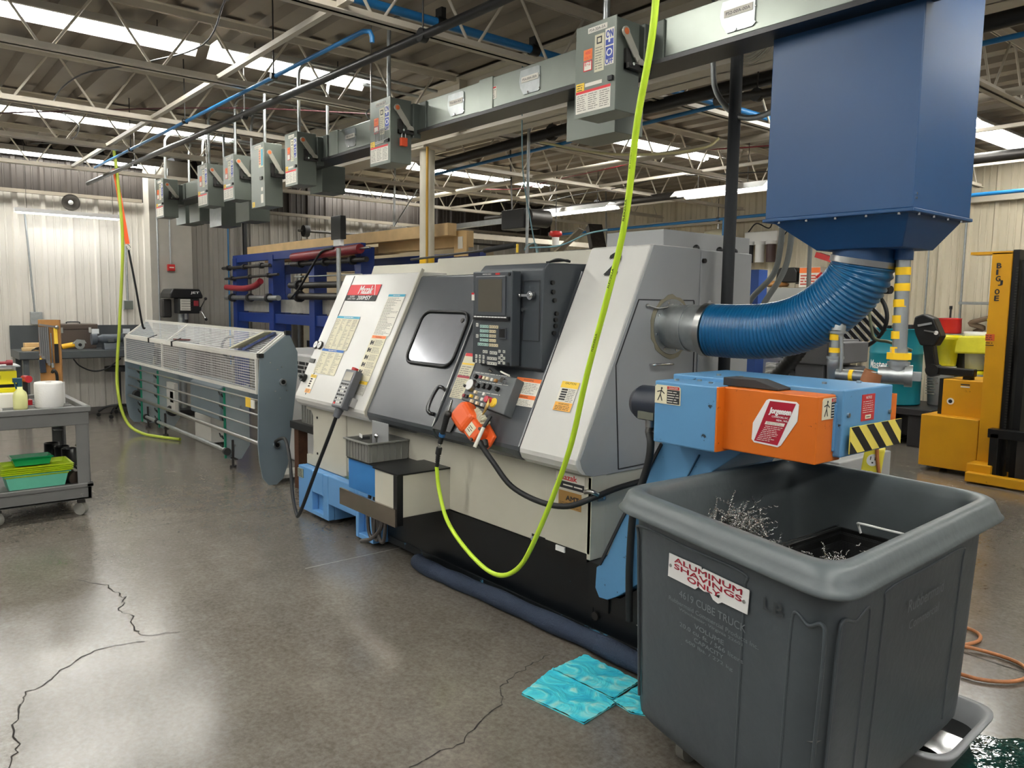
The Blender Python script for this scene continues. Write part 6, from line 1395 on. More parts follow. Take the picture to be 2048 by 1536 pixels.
MB().cyl((sx_, sy_, .925), (sx_, sy_, .955), .017, mat('sprayer_teal', (24, 72, 90), .4), n=14).box(sx_-.02, sx_+.015, sy_-.04, sy_+.015, .955, .985, MATS['sprayer_teal']).bar((sx_, sy_-.03, .955), (sx_, sy_-.02, .91), .01, .01, MATS['sprayer_teal']).build('trigger', t)
t = thing('tool_board', 'upright wooden board hung with wrenches and pliers on the cart', 'tool board', (-6.9, 1.05, .762))
tb0 = Vector((-7.0, .96, .762)); fr = FR((-6.98, 1.035, .762), (.45, .89, 0), (0, 0, 1)); fr.u *= .72; fr.v *= .93
MB().fbox(fr, .0, .21, 0, .66, -.03, .0, oak).build('board', t, bevel=.003)
MB().fbox(fr, .0, .21, -.0, .02, -.10, .06, oak).build('base', t)
m = MB()
for q in range(5): m.bar(fr(.015+q*.02, .60, .008), fr(.02+q*.02, .38-.02*q, .008), .012, .006, steel, up=tuple(fr.n)).cyl(fr(.02+q*.02, .37-.02*q, .006), fr(.02+q*.02, .37-.02*q, .012), .012, steel, n=10)
m.build('hung_wrench', t)
MB().bar(fr(.02, .62, .02), fr(.19, .60, .02), .014, .014, steel, up=tuple(fr.n)).ball(fr(.19, .60, .02), .016, steel).build('breaker_bar', t)
MB().bar(fr(.125, .55, .01), fr(.13, .30, .01), .008, .008, chrome).cyl(fr(.13, .30, .01), fr(.13, .26, .01), .014, chrome, n=12).build('socket_driver', t)
MB().bar(fr(.17, .60, .008), fr(.172, .46, .008), .024, .02, lyel).bar(fr(.172, .46, .008), fr(.175, .30, .008), .026, .022, black).build('hammer_handle', t)
MB().bar(fr(.03, .33, .02), fr(.04, .22, .02), .04, .03, mat('knife_blue_black', (24, 30, 44), .4)).bar(fr(.02, .34, .02), fr(.02, .28, .02), .014, .012, lyel).build('folding_tool', t)
MB().tube([fr(.13, .22, .03), fr(.15, .24, .035), fr(.175, .20, .03), fr(.175, .05, .03)], .011, black, n=10).cyl(fr(.12, .13, .03), fr(.12, .02, .03), .028, chrome, n=18).cyl(fr(.12, .15, .03), fr(.12, .13, .03), .034, chrome, n=18).build('impact_head', t)
for q, (z, lab) in enumerate(((.90, 'yellow plastic bin in the upper row at the left picture edge'), (.775, 'yellow plastic bin in the lower row at the left picture edge'))):
    t = thing('parts_bin', lab, 'parts bin', (-6.95, .74, z), 'yellow bins on the cart'); 
    m = MB(); m.box(-7.0, -6.82, .58, .86, z, z+.10, binyel); m.build('body', t, bevel=.004); MB().box(-6.82, -6.815, .64, .76, z+.04, z+.07, mat('bin_yellow_edge', (200, 186, 10), .5)).build('label_holder', t)
tag(MB().box(-6.98, -6.84, .60, .86, .878, .897, black).build('bin_shelf', loc=(-6.9, .7, .878)), 'black shelf between the two yellow bins', 'shelf')
t = thing('tool_tray', 'grey metal tray of tools above the yellow bins', 'tool tray', (-6.95, .72, 1.03))
MB().box(-7.05, -6.78, .52, .88, 1.03, 1.04, galv).box(-7.02, -6.82, .54, .60, .762, 1.03, black).build('tray', t); MB().cyl((-6.85, .60, 1.055), (-6.85, .80, 1.06), .012, brick, n=10).cyl((-6.85, .80, 1.06), (-6.85, .84, 1.06), .02, brick, n=10).build('ratchet', t)
MB().cyl((-6.92, .55, 1.05), (-6.92, .74, 1.055), .012, dsteel, n=10).build('spanner', t)
t = thing('cordless_drill', 'red and black cordless driver standing by the wood tool board', 'drill', (-6.62, .92, .762))
MB().cyl((-6.68, .885, .95), (-6.57, .90, .955), .026, mat('drill_red', (170, 24, 34), .4), n=16).build('motor_housing', t); MB().bar((-6.64, .885, .93), (-6.64, .885, .80), .03, .035, black).build('grip', t); MB().box(-6.68, -6.59, .855, .92, .763, .80, MATS['drill_red']).build('battery', t)
tag(MB().box(-6.62, -6.50, .70, .84, .763, .86, paperw).build('small_carton', loc=(-6.56, .77, .763), bevel=.002), 'small white carton behind the spray bottle', 'carton')
tag(MB().prismz([(-6.45, .55), (-6.25, .50), (-6.2, .62), (-6.3, .70), (-6.42, .66)], .763, .785, mat('crumpled_tissue', (220, 218, 214), .9, bump=.6)).build('paper_wipe', loc=(-6.3, .6, .763)), 'crumpled white wipe on the cart at the left picture edge', 'wipe')
# lower shelf contents
t = thing('stacked_trays', 'mint green tub under a stack of lime trays on the cart lower shelf', 'tub', (-6.3, .85, .222))
mint = mat('tub_mint', (110, 200, 170), .45, var=.05); lim = mat('tray_lime', (196, 222, 30), .45)
def tubm(cx, cy, lx, ly, z0, z1, mt, rimw=.014, tap=.86, flare=True):
    m = MB(); o1 = [(cx-lx/2*tap, cy-ly/2*tap), (cx+lx/2*tap, cy-ly/2*tap), (cx+lx/2*tap, cy+ly/2*tap), (cx-lx/2*tap, cy+ly/2*tap)]; o2 = [(cx-lx/2, cy-ly/2), (cx+lx/2, cy-ly/2), (cx+lx/2, cy+ly/2), (cx-lx/2, cy+ly/2)]
    vs = [(*p, z0) for p in o1]+[(*p, z1) for p in o2]+[(p[0]+(rimw if p[0] > cx else -rimw), p[1]+(rimw if p[1] > cy else -rimw), z1-.004) for p in o2]
    m.add(vs, [(3, 2, 1, 0)]+[(i, (i+1) % 4, 4+(i+1) % 4, 4+i) for i in range(4)]+[(4+i, 4+(i+1) % 4, 8+(i+1) % 4, 8+i) for i in range(4)], mt); return m
tubm(-6.30, .87, .26, .38, .222, .335, mint).build('tub', t, solid=.004)
tag(t, t['label'], 'tub')
for q in range(4):
    z = .318+q*.013
    o = thing('food_tray', '%s lime green tray in the stack on the mint tub' % ('lowest', 'second lowest', 'second highest', 'topmost')[q], 'tray', (-6.3, .87, z), 'lime trays stacked on the mint tub')
    tubm(-6.30, .87+q*.002, .272, .40, z, z+.03, lim, tap=.95, rimw=.018).build('tray', o, solid=.003)
t = thing('green_basket', 'small glossy green tray on top of the lime stack', 'tray', (-6.4, .85, .375)); tubm(-6.36, .86, .16, .24, .375, .43, mat('tray_green', (14, 150, 90), .2), rimw=.01).build('tray', t, solid=.003)
for q, (x, y, h_) in enumerate(((-6.72, 1.05, .25), (-6.62, 1.10, .235), (-6.52, 1.13, .23))):
    tag(MB().lathe([(0, .222), (.05, .222), (.052, .24), (.052, .2+h_), (.046, .2+h_), (.046, .25), (0, .25)], (x, y, 0), mat('cup_black', (20, 20, 22), .35), n=24).build('black_cup', loc=(x, y, .222)), ('black cylinder cup on the cart lower shelf, the farthest back', 'black cylinder cup on the cart lower shelf, the middle one', 'black cylinder cup on the cart lower shelf, nearest the front right')[q], 'cup', 'black cups on the cart lower shelf')
tag(MB().cyl((-6.35, 1.10, .27), (-6.16, 1.11, .27), .05, mat('ring_bronze', (84, 74, 66), .35, .8), n=24).build('metal_sleeve', loc=(-6.2, 1.1, .222)), 'dull metal sleeve lying at the right end of the cart lower shelf', 'sleeve')
tag(MB().cyl((-6.4, .60, .26), (-6.2, .56, .26), .035, rubber, n=16).build('rubber_roller', loc=(-6.3, .6, .222)), 'dark roller at the left picture edge on the cart lower shelf', 'roller')

# ================================================================ BLUE RACK AND BEHIND
t = thing('storage_rack', 'royal blue welded steel rack holding tool bars behind the lathe', 'rack', (-9.0, 4.2, 0))
px_ = [-10.87, -9.62, -8.45, -7.35]
for x in px_:
    MB().box(x-.07, x+.07, 4.0, 4.16, .0, 2.12, rackblue).build('post', t, bevel=.004)
    MB().box(x-.03, x+.03, 4.16, 4.72, 1.28, 1.38, rackblue).build('cross_arm', t)
for x in (-10.87, -6.6): MB().box(x-.05, x+.05, 4.72, 4.80, .0, 2.06, rackblue).build('post', t, bevel=.004)
MB().box(-10.95, -7.3, 4.01, 4.07, 2.06, 2.16, rackblue).build('front_beam', t, bevel=.004); MB().box(-10.95, -6.2, 4.72, 4.80, 1.93, 2.06, rackblue).build('rear_beam', t, bevel=.004)
MB().box(-10.9, -7.3, 4.02, 4.07, 1.26, 1.38, rackblue).build('middle_beam', t, bevel=.003)
MB().box(-10.85, -7.35, 4.1, 4.12, 1.40, 1.56, mat('worn_tray_grey', (170, 168, 160), .5, .4, var=.15, scale=14)).build('shelf_tray', t)
def bar_tool(x0, x1, y, z, r, label, mt=None, rings=3, dz=0):
    t = thing('boring_bar', label, 'tool bar', ((x0+x1)/2, y, z), 'steel bars hung on the blue rack')
    mt = mt or dsteel
    MB().cyl((x0, y, z), (x1, y, z+dz), r, mt, n=12).cyl((x0-.05, y, z), (x0, y, z), r*.45, mt, r1=r, n=12).build('bar', t)
    m = MB()
    for q in range(rings): u = .12+.7*q/max(1, rings-1); xx = x0+(x1-x0)*u; m.cyl((xx, y, z+dz*u), (xx+.05, y, z+dz*u), r*1.7, rubber, n=12)
    m.build('collar', t)
ys = 3.965
bar_tool(-11.2, -9.55, ys, 1.99, .022, 'thin dark bar, upper left on the blue rack'); bar_tool(-11.1, -9.3, ys, 1.84, .018, 'thin dark bar below the upper left one on the rack', dz=.03)
bar_tool(-11.1, -9.3, ys, 1.58, .034, 'thicker dark bar with pale tip, lower left on the rack', galv); bar_tool(-8.9, -7.1, ys, 1.98, .028, 'dark bar, upper right on the blue rack')
bar_tool(-8.95, -7.1, ys, 1.73, .036, 'upper of two thick dark bars next to the lathe', rings=2); bar_tool(-8.95, -7.1, ys, 1.60, .040, 'lower of two thick dark bars next to the lathe', rings=2)
bar_tool(-8.8, -7.2, ys, 1.83, .008, 'thinnest pale rod on the rack right half', galv, rings=1)
tag(MB().cyl((-8.75, 3.92, 2.055), (-7.15, 3.92, 2.085), .05, brick, n=16).cyl((-7.15, 3.92, 2.085), (-6.95, 3.92, 2.09), .012, steel, n=8).build('maroon_tube', loc=(-8, 3.92, 2.06)), 'long maroon wrapped tube along the top front of the blue rack', 'tube')
tag(MB().tube([(-10.9, 3.90, 1.72), (-10.3, 3.90, 1.70), (-9.9, 3.90, 1.73), (-9.7, 3.90, 1.79)], .04, brick, n=14).build('maroon_tube', loc=(-10.3, 3.9, 1.7)), 'short curved maroon tube at the left of the blue rack', 'tube')
tag(MB().tube([(-7.65, 3.88, 2.11), (-7.9, 3.86, 2.08), (-8.15, 3.85, 1.9), (-8.45, 3.84, 1.68), (-8.65, 3.84, 1.58)], .014, black, n=6).build('electric_cord', loc=(-8.1, 3.85, 1.9)), 'black cord slanting across the bars of the blue rack', 'cord')
tag(MB().box(-10.8, -5.95, 4.16, 4.26, 2.165, 2.28, woodm).build('lumber_beam', loc=(-8.4, 4.2, 2.165), bevel=.004), 'long rough pine beam lying on top of the blue rack', 'lumber')
tag(MB().box(-7.45, -5.9, 4.30, 4.42, 2.07, 2.22, woodm).build('lumber_beam', loc=(-6.7, 4.35, 2.07), bevel=.004), 'thicker pine board passing behind the round column', 'lumber')
tag(MB().box(-10.9, -7.5, 4.45, 4.6, 2.08, 2.16, mat('crate_slats', (150, 120, 84), .7, var=.3, scale=20)).build('lumber_bundle', loc=(-9, 4.5, 2.08)), 'dark slatted lumber between the blue rack beams', 'lumber')
t = thing('plywood_panel', 'plywood piece with a white paper label right of the column', 'plywood', (-5.7, 4.3, 2.0))
MB().box(-6.02, -5.82, 4.28, 4.30, 1.98, 2.21, woodm).build('sheet', t); MB().box(-5.95, -5.88, 4.274, 4.28, 2.05, 2.16, paperw).build('paper_label', t)
t = thing('status_lamp', 'black rectangular lamp head on a galvanised post above the lathe', 'lamp', (-6.9, 3.6, 1.4))
MB().cyl((-6.9, 3.55, .9), (-6.9, 3.55, 2.06), .022, galv, n=12).build('post', t)
MB().box(-7.0, -6.80, 3.52, 3.58, 2.14, 2.36, black).build('lamp_head', t, bevel=.004); MB().box(-6.97, -6.83, 3.53, 3.57, 2.08, 2.14, pureW).build('neck', t)
# cream machine behind rack
t = thing('cream_machine', 'big cream machine tool with dark openings behind the blue rack', 'machine', (-9.0, 6.0, 0))
cm = mat('far_machine_cream', (214, 206, 180), .5)
MB().box(-12.4+1.1, -10.6, 5.2, 6.6, 0, 1.62, cm).build('left_cabinet', t, bevel=.02); MB().box(-10.6, -7.0, 5.5, 6.6, 0, 1.95, cm).build('body', t, bevel=.02)
MB().box(-10.3, -9.1, 5.485, 5.5, .75, 1.25, ink).box(-8.9, -8.2, 5.485, 5.5, .7, 1.3, ink).build('opening', t); MB().prismy([(-10.6, 1.25), (-9.0, 1.30), (-9.0, 1.38), (-10.6, 1.5)], 5.35, 5.5, cm).build('cover', t)
MB().box(-11.15, -11.0, 5.19, 5.2, .85, .95, ink).build('vent', t)
t = thing('white_machine_deck', 'white machine deck with black markings behind the bar feeder', 'machine deck', (-7.5, 3.3, 0))
MB().box(-7.9, -6.4, 3.15, 3.75, .0, 1.05, mat('deck_white', (216, 216, 214), .4)).build('deck', t, bevel=.02); m = MB(); m.lines(FRONT(0, 3.149, 0), -7.35, -6.6, .86, .98, 3, ink, .002, seed=3, fill=.7); m.build('marking', t)
tag(MB().box(-6.45, -6.20, 3.0, 3.003, .78, .95, lyel).build('yellow_notice', loc=(-6.3, 3, .8)), 'yellow and white notice beside the bar feeder end plate', 'notice')
# things lying on the lathe top
t = thing('long_lever', 'dark steel lever with ribbed grip lying on the lathe top', 'lever', (-4.5, 3.35, 1.87))
MB().cyl((-4.9, 3.1, 1.86), (-4.15, 3.2, 1.90), .008, dsteel, n=8).build('rod', t); MB().cyl((-4.15, 3.2, 1.90), (-3.88, 3.24, 1.925), .018, rubber, n=12).build('grip', t)
tag(MB().bar((-3.9, 3.6, 1.88), (-3.75, 3.7, 2.05), .16, .01, mat('worn_bracket', (130, 118, 96), .5, .3, var=.4, scale=30)).build('sheet_bracket', loc=(-3.8, 3.6, 1.9)), 'grubby tilted metal bracket standing on the lathe top', 'bracket')
tag(MB().bar((-3.35, 3.45, 1.89), (-3.42, 3.48, 2.03), .09, .05, mat('dark_tool', (60, 54, 48), .35, .7, var=.5, scale=40)).build('dark_toolholder', loc=(-3.4, 3.5, 1.9)), 'dark tilted toolholder on the lathe top by the white panel', 'toolholder')
tag(MB().cyl((-3.55, 2.98, 1.85), (-3.55, 2.98, 1.90), .008, lyel, n=8).build('grease_nipple', loc=(-3.55, 2.98, 1.85)), 'tiny yellow fitting on the lathe top above the console', 'fitting')

# ================================================================ RIGHT BACKGROUND
t = thing('pallet_stacker', 'yellow walk-behind pallet stacker with tall mast at right', 'stacker', (-2.8, 8.1, 0))
MB().box(-3.22, -2.71, 7.85, 8.35, .05, .545, yellow).build('battery_box', t, bevel=.006)
MB().box(-3.10, -2.60, 8.0, 8.6, .10, .89, yellow).build('body', t, bevel=.008)
MB().box(-3.14, -3.10, 8.02, 8.58, .45, .89, black).build('end_panel', t)
MB().box(-2.70, -2.54, 7.84, 8.5, .0, 2.07, yellow).build('mast_cover', t, bevel=.004); MB().box(-2.88, -2.54, 7.84, 8.0, 2.055, 2.08, yellow).build('top_flange', t)
m = MB(); m.box(-2.54, -2.49, 7.86, 7.98, .05, 2.09, black).box(-2.44, -2.38, 7.86, 7.98, .05, 2.07, black).box(-2.48, -2.45, 7.9, 7.95, .1, 2.0, dsteel).box(-2.2, -2.15, 7.86, 7.98, .05, 2.07, black); m.build('mast_rail', t)
m = MB()
for q in range(60): m.box(-2.505, -2.485, 7.852, 7.86, .45+q*.025, .462+q*.025, dsteel)
m.build('lift_chain', t)
MB().box(-2.58, -2.1, 7.70, 7.80, .42, .50, black).box(-2.56, -2.49, 7.70, 7.80, .06, .46, black).box(-2.35, -2.28, 7.72, 7.80, .06, .46, dsteel).build('fork_carriage', t, bevel=.004)
MB().box(-2.72, -2.52, 7.66, 7.95, .02, .17, yellow).box(-2.70, -1.6, 7.58, 7.66, .015, .10, yellow).box(-2.70, -1.6, 8.30, 8.38, .015, .10, yellow).build('outrigger', t, bevel=.008)
fm = FRONT(0, 7.839, 0)
m = MB()
for q, ch in enumerate('BIGJOE'): m.text(ch, fm, -2.655+(.02 if ch == 'J' else 0), 1.93-q*.058+(.02 if ch == 'J' else 0), .035 if ch != 'I' else .012, .045, ink, .001, .05)
m.build('maker_lettering', t)
m = MB(); m.fbox(fm, -2.705, -2.63, 1.28, 1.34, 0, .001, mat('flag_red_orange', (206, 90, 40), .5)).lines(fm, -2.70, -2.63, 1.23, 1.27, 2, ink, .001).lines(fm, -2.70, -2.64, 1.285, 1.335, 3, ink, .0015, seed=9); m.build('flag_sticker', t)
fb2 = FRONT(0, 7.999, 0)
m = MB(); m.cyl(fb2(-3.02, .68, 0), fb2(-3.02, .68, .006), .032, pureW, n=20).cyl(fb2(-3.02, .68, .006), fb2(-3.02, .68, .008), .018, ink, n=16); m.build('key_plate', t)
MB().fbox(fb2, -2.94, -2.86, .845, .855, 0, .002, ink).fbox(fb2, -2.94, -2.86, .822, .835, 0, .002, paperw).build('slot', t)
m = MB(); m.cyl((-2.93, 8.15, .89), (-2.93, 8.15, .93), .05, black, n=20).bar((-2.86, 8.12, .955), (-3.22, 8.1, .96), .09, .075, black).cyl((-3.23, 8.04, .96), (-3.23, 8.16, .96), .062, black, n=20).bar((-3.24, 8.1, .96), (-3.29, 8.08, 1.26), .09, .10, black); m.build('tiller_arm', t, bevel=.01)
m = MB(); m.prism([(-.06, 0), (.08, 0), (.13, .10), (.05, .27), (-.05, .31), (-.13, .28), (-.14, .20), (-.11, .10)], lambda p, a: (-3.28+p[0], a, 1.20+p[1]), 8.0, 8.14, black)
m.build('tiller_head', t, bevel=.015)
m = MB(); m.bar((-3.36, 7.985, 1.395), (-3.24, 7.985, 1.42), .02, .03, mat('tiller_grey', (150, 152, 154), .4), up=(0, 1, 0)).cyl((-3.19, 7.99, 1.33), (-3.19, 7.98, 1.33), .02, pureW, n=14).bar((-3.30, 7.985, 1.35), (-3.20, 7.985, 1.335), .012, .02, steel, up=(0, 1, 0)); m.build('tiller_button', t)
m = MB(); m.cyl((-2.66, 8.2, .89), (-2.665, 8.2, 1.0), .008, dsteel, n=8).ball((-2.665, 8.2, 1.02), .022, black).box(-2.66, -2.62, 8.1, 8.2, .90, .97, pureW).box(-2.64, -2.60, 8.05, 8.15, .95, 1.12, dsteel); m.build('lever', t)
MB().cyl((-3.1, 8.1, .05), (-3.06, 8.1, .05), .05, rubber, n=16).build('drive_wheel', t)
# spill pallet and drum
t = thing('spill_pallet', 'black plastic spill pallet carrying the teal drum', 'pallet', (-4.0, 9.6, 0))
pm = mat('pallet_black', (30, 28, 30), .5)
MB().box(-4.75, -3.60, 9.05, 9.95, .36, .44, pm).build('deck', t, bevel=.01)
m = MB()
for x in (-4.6, -4.15, -3.75):
    for y in (9.15, 9.8): m.prismz([(x-.12, y-.06), (x+.12, y-.06), (x+.12, y+.06), (x-.12, y+.06)], 0, .36, pm)
m.box(-4.7, -3.65, 9.25, 9.75, .1, .36, pm); m.build('leg_block', t, bevel=.01)
t = thing('oil_drum', 'teal steel drum with white lettering standing on the black pallet', 'drum', (-4.14, 9.35, .44))
DC = (-4.17, 9.36)
MB().lathe([(0, .45), (.285, .45), (.29, .46), (.285, .47), (.285, .74), (.292, .75), (.285, .76), (.285, 1.03), (.292, 1.04), (.285, 1.05), (.285, 1.31), (.292, 1.32), (.292, 1.33), (.28, 1.33), (.28, 1.31), (0, 1.31)], (*DC, 0), teal, n=48).build('shell', t)
MB().cyl((DC[0]-.1, DC[1], 1.31), (DC[0]-.1, DC[1], 1.36), .03, black, n=12).box(DC[0]-.02, DC[0]+.2, DC[1]-.1, DC[1]+.1, 1.31, 1.375, pm).build('pump_cap', t)
def wraptext(mb, s_, z, h_, a0, span, mt):
    vs, fs = text_mesh(s_, .02)
    mb.add([(DC[0]+.2875*math.cos(a0+x*span), DC[1]+.2875*math.sin(a0+x*span), z+y*h_) for x, y in vs], fs, mt)
m = MB(); wraptext(m, 'Master Fluid', .86, .10, R(228), R(92), pureW); m.build('drum_lettering', t)
for i_, (x, y, z0, hh, mt, lidm, lab) in enumerate(((-3.78, 9.75, .905, .36, binyel, binyel, 'yellow bucket stacked above a white pail beside the drum'), (-3.80, 9.72, .44, .46, pureW, pureW, 'white pail with a label beside the teal drum'), (-3.52, 9.9, .44, .42, pureW, binyel, 'white pail with a yellow lid behind the other pail'), (-3.50, 9.95, .87, .44, pureW, pureW, 'white round jug on top of the yellow lidded pail'))):
    t = thing('pail', lab, 'pail', (x, y, z0), 'pails beside the teal drum')
    MB().lathe([(0, z0), (.12, z0), (.145, z0+hh-.06), (.155, z0+hh-.055), (.155, z0+hh-.03), (0, z0+hh-.03)], (x, y, 0), mt, n=28).build('body', t)
    MB().lathe([(.158, z0+hh-.04), (.16, z0+hh-.005), (.12, z0+hh-.004), (0, z0+hh-.006)], (x, y, 0), lidm, n=28).build('lid', t)
    if i_ == 1: MB().lines(FRONT(x, y-.145, 0), -.10, .04, z0+.12, z0+.34, 7, inkg, .002, seed=5).build('label_print', t)
t = thing('white_jug', 'translucent white jug standing right of the pails by the stacker', 'jug', (-3.45, 9.5, .44))
MB().lathe([(0, .445), (.13, .445), (.14, .47), (.14, .68), (.10, .76), (.04, .80), (.035, .83), (0, .83)], (-3.45, 9.5, 0), pureW, n=28).build('body', t); MB().tube([(-3.40, 9.42, .70), (-3.36, 9.36, .74), (-3.40, 9.42, .79)], .014, pureW, n=8).build('handle', t)
# back bench with shelf clutter
t = thing('back_bench', 'long work table along the back wall behind the stacker', 'bench', (-3.0, 10.1, 0))
MB().box(-4.0, -1.2, 9.85, 10.45, 1.20, 1.27, galv).build('table_top', t, bevel=.004)
for x in (-3.9, -2.5, -1.3): MB().box(x-.04, x+.04, 10.3, 10.4, 0, 1.2, dsteel).build('leg', t)
MB().box(-3.9, -1.3, 10.38, 10.42, .3, 1.15, mat('panel_dark_grey', (110, 106, 100), .6)).build('back_panel', t)
t = thing('red_can', 'red round container on the back table by the stacker handle', 'container', (-3.86, 9.95, 1.27))
MB().lathe([(0, 1.275), (.125, 1.275), (.13, 1.29), (.125, 1.44), (.13, 1.455), (0, 1.46)], (-3.84, 9.98, 0), red, n=28).build('body', t); MB().cyl((-3.84, 9.98, 1.46), (-3.84, 9.98, 1.58), .012, dsteel, n=8).cyl((-3.84, 9.98, 1.56), (-3.84, 9.98, 1.60), .018, black, n=8).build('stem', t)
t = thing('yellow_parts_bin', 'yellow bin holding blue tape rolls on the back table', 'bin', (-3.4, 9.95, 1.27))
MB().prismy([(-3.36, 1.275), (-2.95, 1.275), (-2.90, 1.42), (-2.95, 1.42), (-3.05, 1.36), (-3.30, 1.36), (-3.38, 1.46), (-3.40, 1.46)], 9.85, 10.1, binyel).build('body', t, bevel=.004)
tag(MB().cyl((-3.15, 9.86, 1.42), (-3.15, 9.96, 1.42), .10, mat('tape_blue', (30, 80, 160), .4), n=24).build('tape_roll', loc=(-3.15, 9.9, 1.42)), 'blue tape roll standing in the yellow bin on the back table', 'tape')
tag(MB().prism([(-.34, -.10), (.36, -.08), (.38, .08), (.1, .12), (-.3, .10)], lambda p, a: (-3.42+p[0], a, 1.15+p[1]), 9.70, 9.84, mat('bag_yellow_translucent', (226, 218, 60), .35, var=.1, bump=.8, bscale=14)).build('yellow_bag', loc=(-3.4, 9.8, 1.1), bevel=.02), 'crumpled yellow plastic bag hanging over the back table edge', 'bag')
tag(MB().prism([(-.02, 0), (.25, 0), (.18, -.2), (.14, -.45), (.10, -.40), (.06, -.15)], lambda p, a: (-3.35+p[0], a, 1.05+p[1]), 9.74, 9.76, mat('bag_clear', (176, 172, 156), .3)).build('plastic_wrap', loc=(-3.3, 9.75, 1.0)), 'torn clear plastic trailing below the yellow bag', 'wrap')
t = thing('wall_shelf', 'steel shelf with a white tray above the back table', 'shelf', (-3.3, 10.2, 1.6))
MB().box(-3.75, -2.6, 9.95, 10.4, 1.62, 1.65, galv).build('board', t); MB().box(-3.45, -2.7, 10.0, 10.3, 1.66, 1.76, mat('tray_white_steel', (210, 210, 208), .3, .4)).build('tray', t)
MB().bar((-3.55, 10.3, 1.45), (-3.1, 10.3, 1.62), .06, .05, rust).build('bracket', t)
tag(MB().tube([(-3.6, 10.1, 1.3), (-3.5, 10.05, 1.35), (-3.62, 10.0, 1.40), (-3.45, 10.0, 1.46), (-3.3, 10.05, 1.5)], .03, mat('dirty_cloth', (110, 92, 74), .8), n=8).build('oily_cloth', loc=(-3.5, 10, 1.35)), 'brown oily cloth between the red can and yellow bin', 'cloth')
tag(MB().cyl((-3.13, 10.0, 1.1), (-3.13, 10.0, 1.45), .02, rackblue, n=8).box(-3.22, -3.0, 9.82, 9.86, 1.05, 1.17, rackblue).build('blue_clamp', loc=(-3.1, 9.9, 1.1)), 'blue bar clamp on the back table edge beside the mast', 'clamp')
# compressor / vacuum pump group between the lathe and drum
t = thing('air_compressor', 'grey compressor head with cooling fins behind the blue duct', 'compressor', (-3.0, 5.6, 0))
cg = mat('compressor_grey', (104, 104, 106), .5)
m = MB(); m.box(-3.15, -2.92, 5.4, 5.8, .6, 1.14, cg).box(-3.18, -2.86, 5.35, 5.8, 1.14, 1.32, cg); m.build('shroud', t, bevel=.01); MB().box(-2.90, -2.75, 5.4, 5.7, .9, 1.13, cg).box(-2.86, -2.74, 5.33, 5.7, 1.16, 1.31, cg).build('side_shroud', t, bevel=.01)
m = MB()
for q in range(10): m.lathe([(.10, 0), (.165, .004), (.165, .010), (.10, .014)], (-3.22, 5.6, .98+q*.036), dsteel, n=24)
m.cyl((-3.22, 5.6, .95), (-3.22, 5.6, 1.34), .11, black, n=20); m.build('finned_cylinder', t)
m = MB()
for q in range(4): m.tube([(-3.42, 5.45, .95+q*.045), (-3.36, 5.42, .965+q*.045), (-3.30, 5.42, .955+q*.045)], .012, pureW, n=8)
m.box(-3.43, -3.34, 5.45, 5.5, .93, 1.12, pureW); m.build('white_manifold', t)
MB().cyl((-3.15, 5.30, 1.05), (-3.15, 5.22, 1.05), .065, steel, n=24).cyl((-3.15, 5.22, 1.05), (-3.15, 5.215, 1.05), .052, dsteel, n=20).build('gauge', t)
MB().box(-3.35, -2.70, 5.3, 5.9, .0, .62, mat('base_grey', (120, 122, 122), .5)).build('base_cabinet', t, bevel=.01)
t = thing('belt_guard', 'black slotted belt guard behind the striped drain pipe', 'belt guard', (-3.1, 6.2, 1.3))
m = MB(); cc = Vector((-3.18, 6.2, 1.48))
m.tube([cc+Vector((.33*math.cos(a), 0, .27*math.sin(a))) for a in [R(x) for x in (-90, -60, -30, 0, 30, 60, 90, 135, 180, 225)]], .016, black, n=6, cyc=True)
for q in range(9):
    u = -.24+q*.06; L_ = math.sqrt(max(0, .27**2-u*u)); m.bar(cc+Vector((u-L_*.7, .0, u*.2+L_*.7)), cc+Vector((u+L_*.7, 0, u*.2-L_*.7)), .02, .03, black)
m.build('slotted_cover', t); BG = t
tag(MB().tube([(-2.95, 6.1, 1.55), (-2.9, 6.05, 1.42), (-2.86, 6.05, 1.32), (-2.75, 6.05, 1.30), (-2.6, 6.1, 1.24)], .012, mat('olive_tube', (90, 96, 70), .5), n=8).build('olive_tube', loc=(-2.8, 6, 1.3)), 'olive tube bending over the belt guard to the drum', 'tube')
t = thing('white_barrel', 'white plastic barrel behind the conveyor and black pipe', 'barrel', (-3.75, 6.0, 0))
MB().lathe([(0, 0), (.29, .02), (.29, 1.12), (.30, 1.13), (.30, 1.19), (.27, 1.20), (0, 1.20)], (-3.70, 6.05, 0), pureW, n=40).build('shell', t)
MB().cyl((-3.5, 5.9, 1.2), (-3.5, 5.9, 1.24), .03, pureW, n=12).build('bung', t)
tag(MB().tube([(-3.35, 5.0, .70), (-3.22, 5.0, .88), (-3.08, 5.0, 1.03), (-2.95, 5.0, 1.18), (-2.85, 5.0, 1.32)], .055, black, n=14, sub=16, rf=lambda u: .052*(1+.08*math.sin(u*2*math.pi*26))).build('corrugated_hose', loc=(-3.1, 5, 1)), 'black corrugated hose rising behind the conveyor to the compressor', 'hose')
tag(MB().prismx([(5.5, 0), (5.62, 0), (5.62, 1.85), (5.5, 1.85)], -3.72, -3.56, mat('post_blue', (58, 96, 176), .45)).build('blue_post', loc=(-3.64, 5.55, 0)), 'flat blue post standing right of the grey lathe cabinet', 'post')
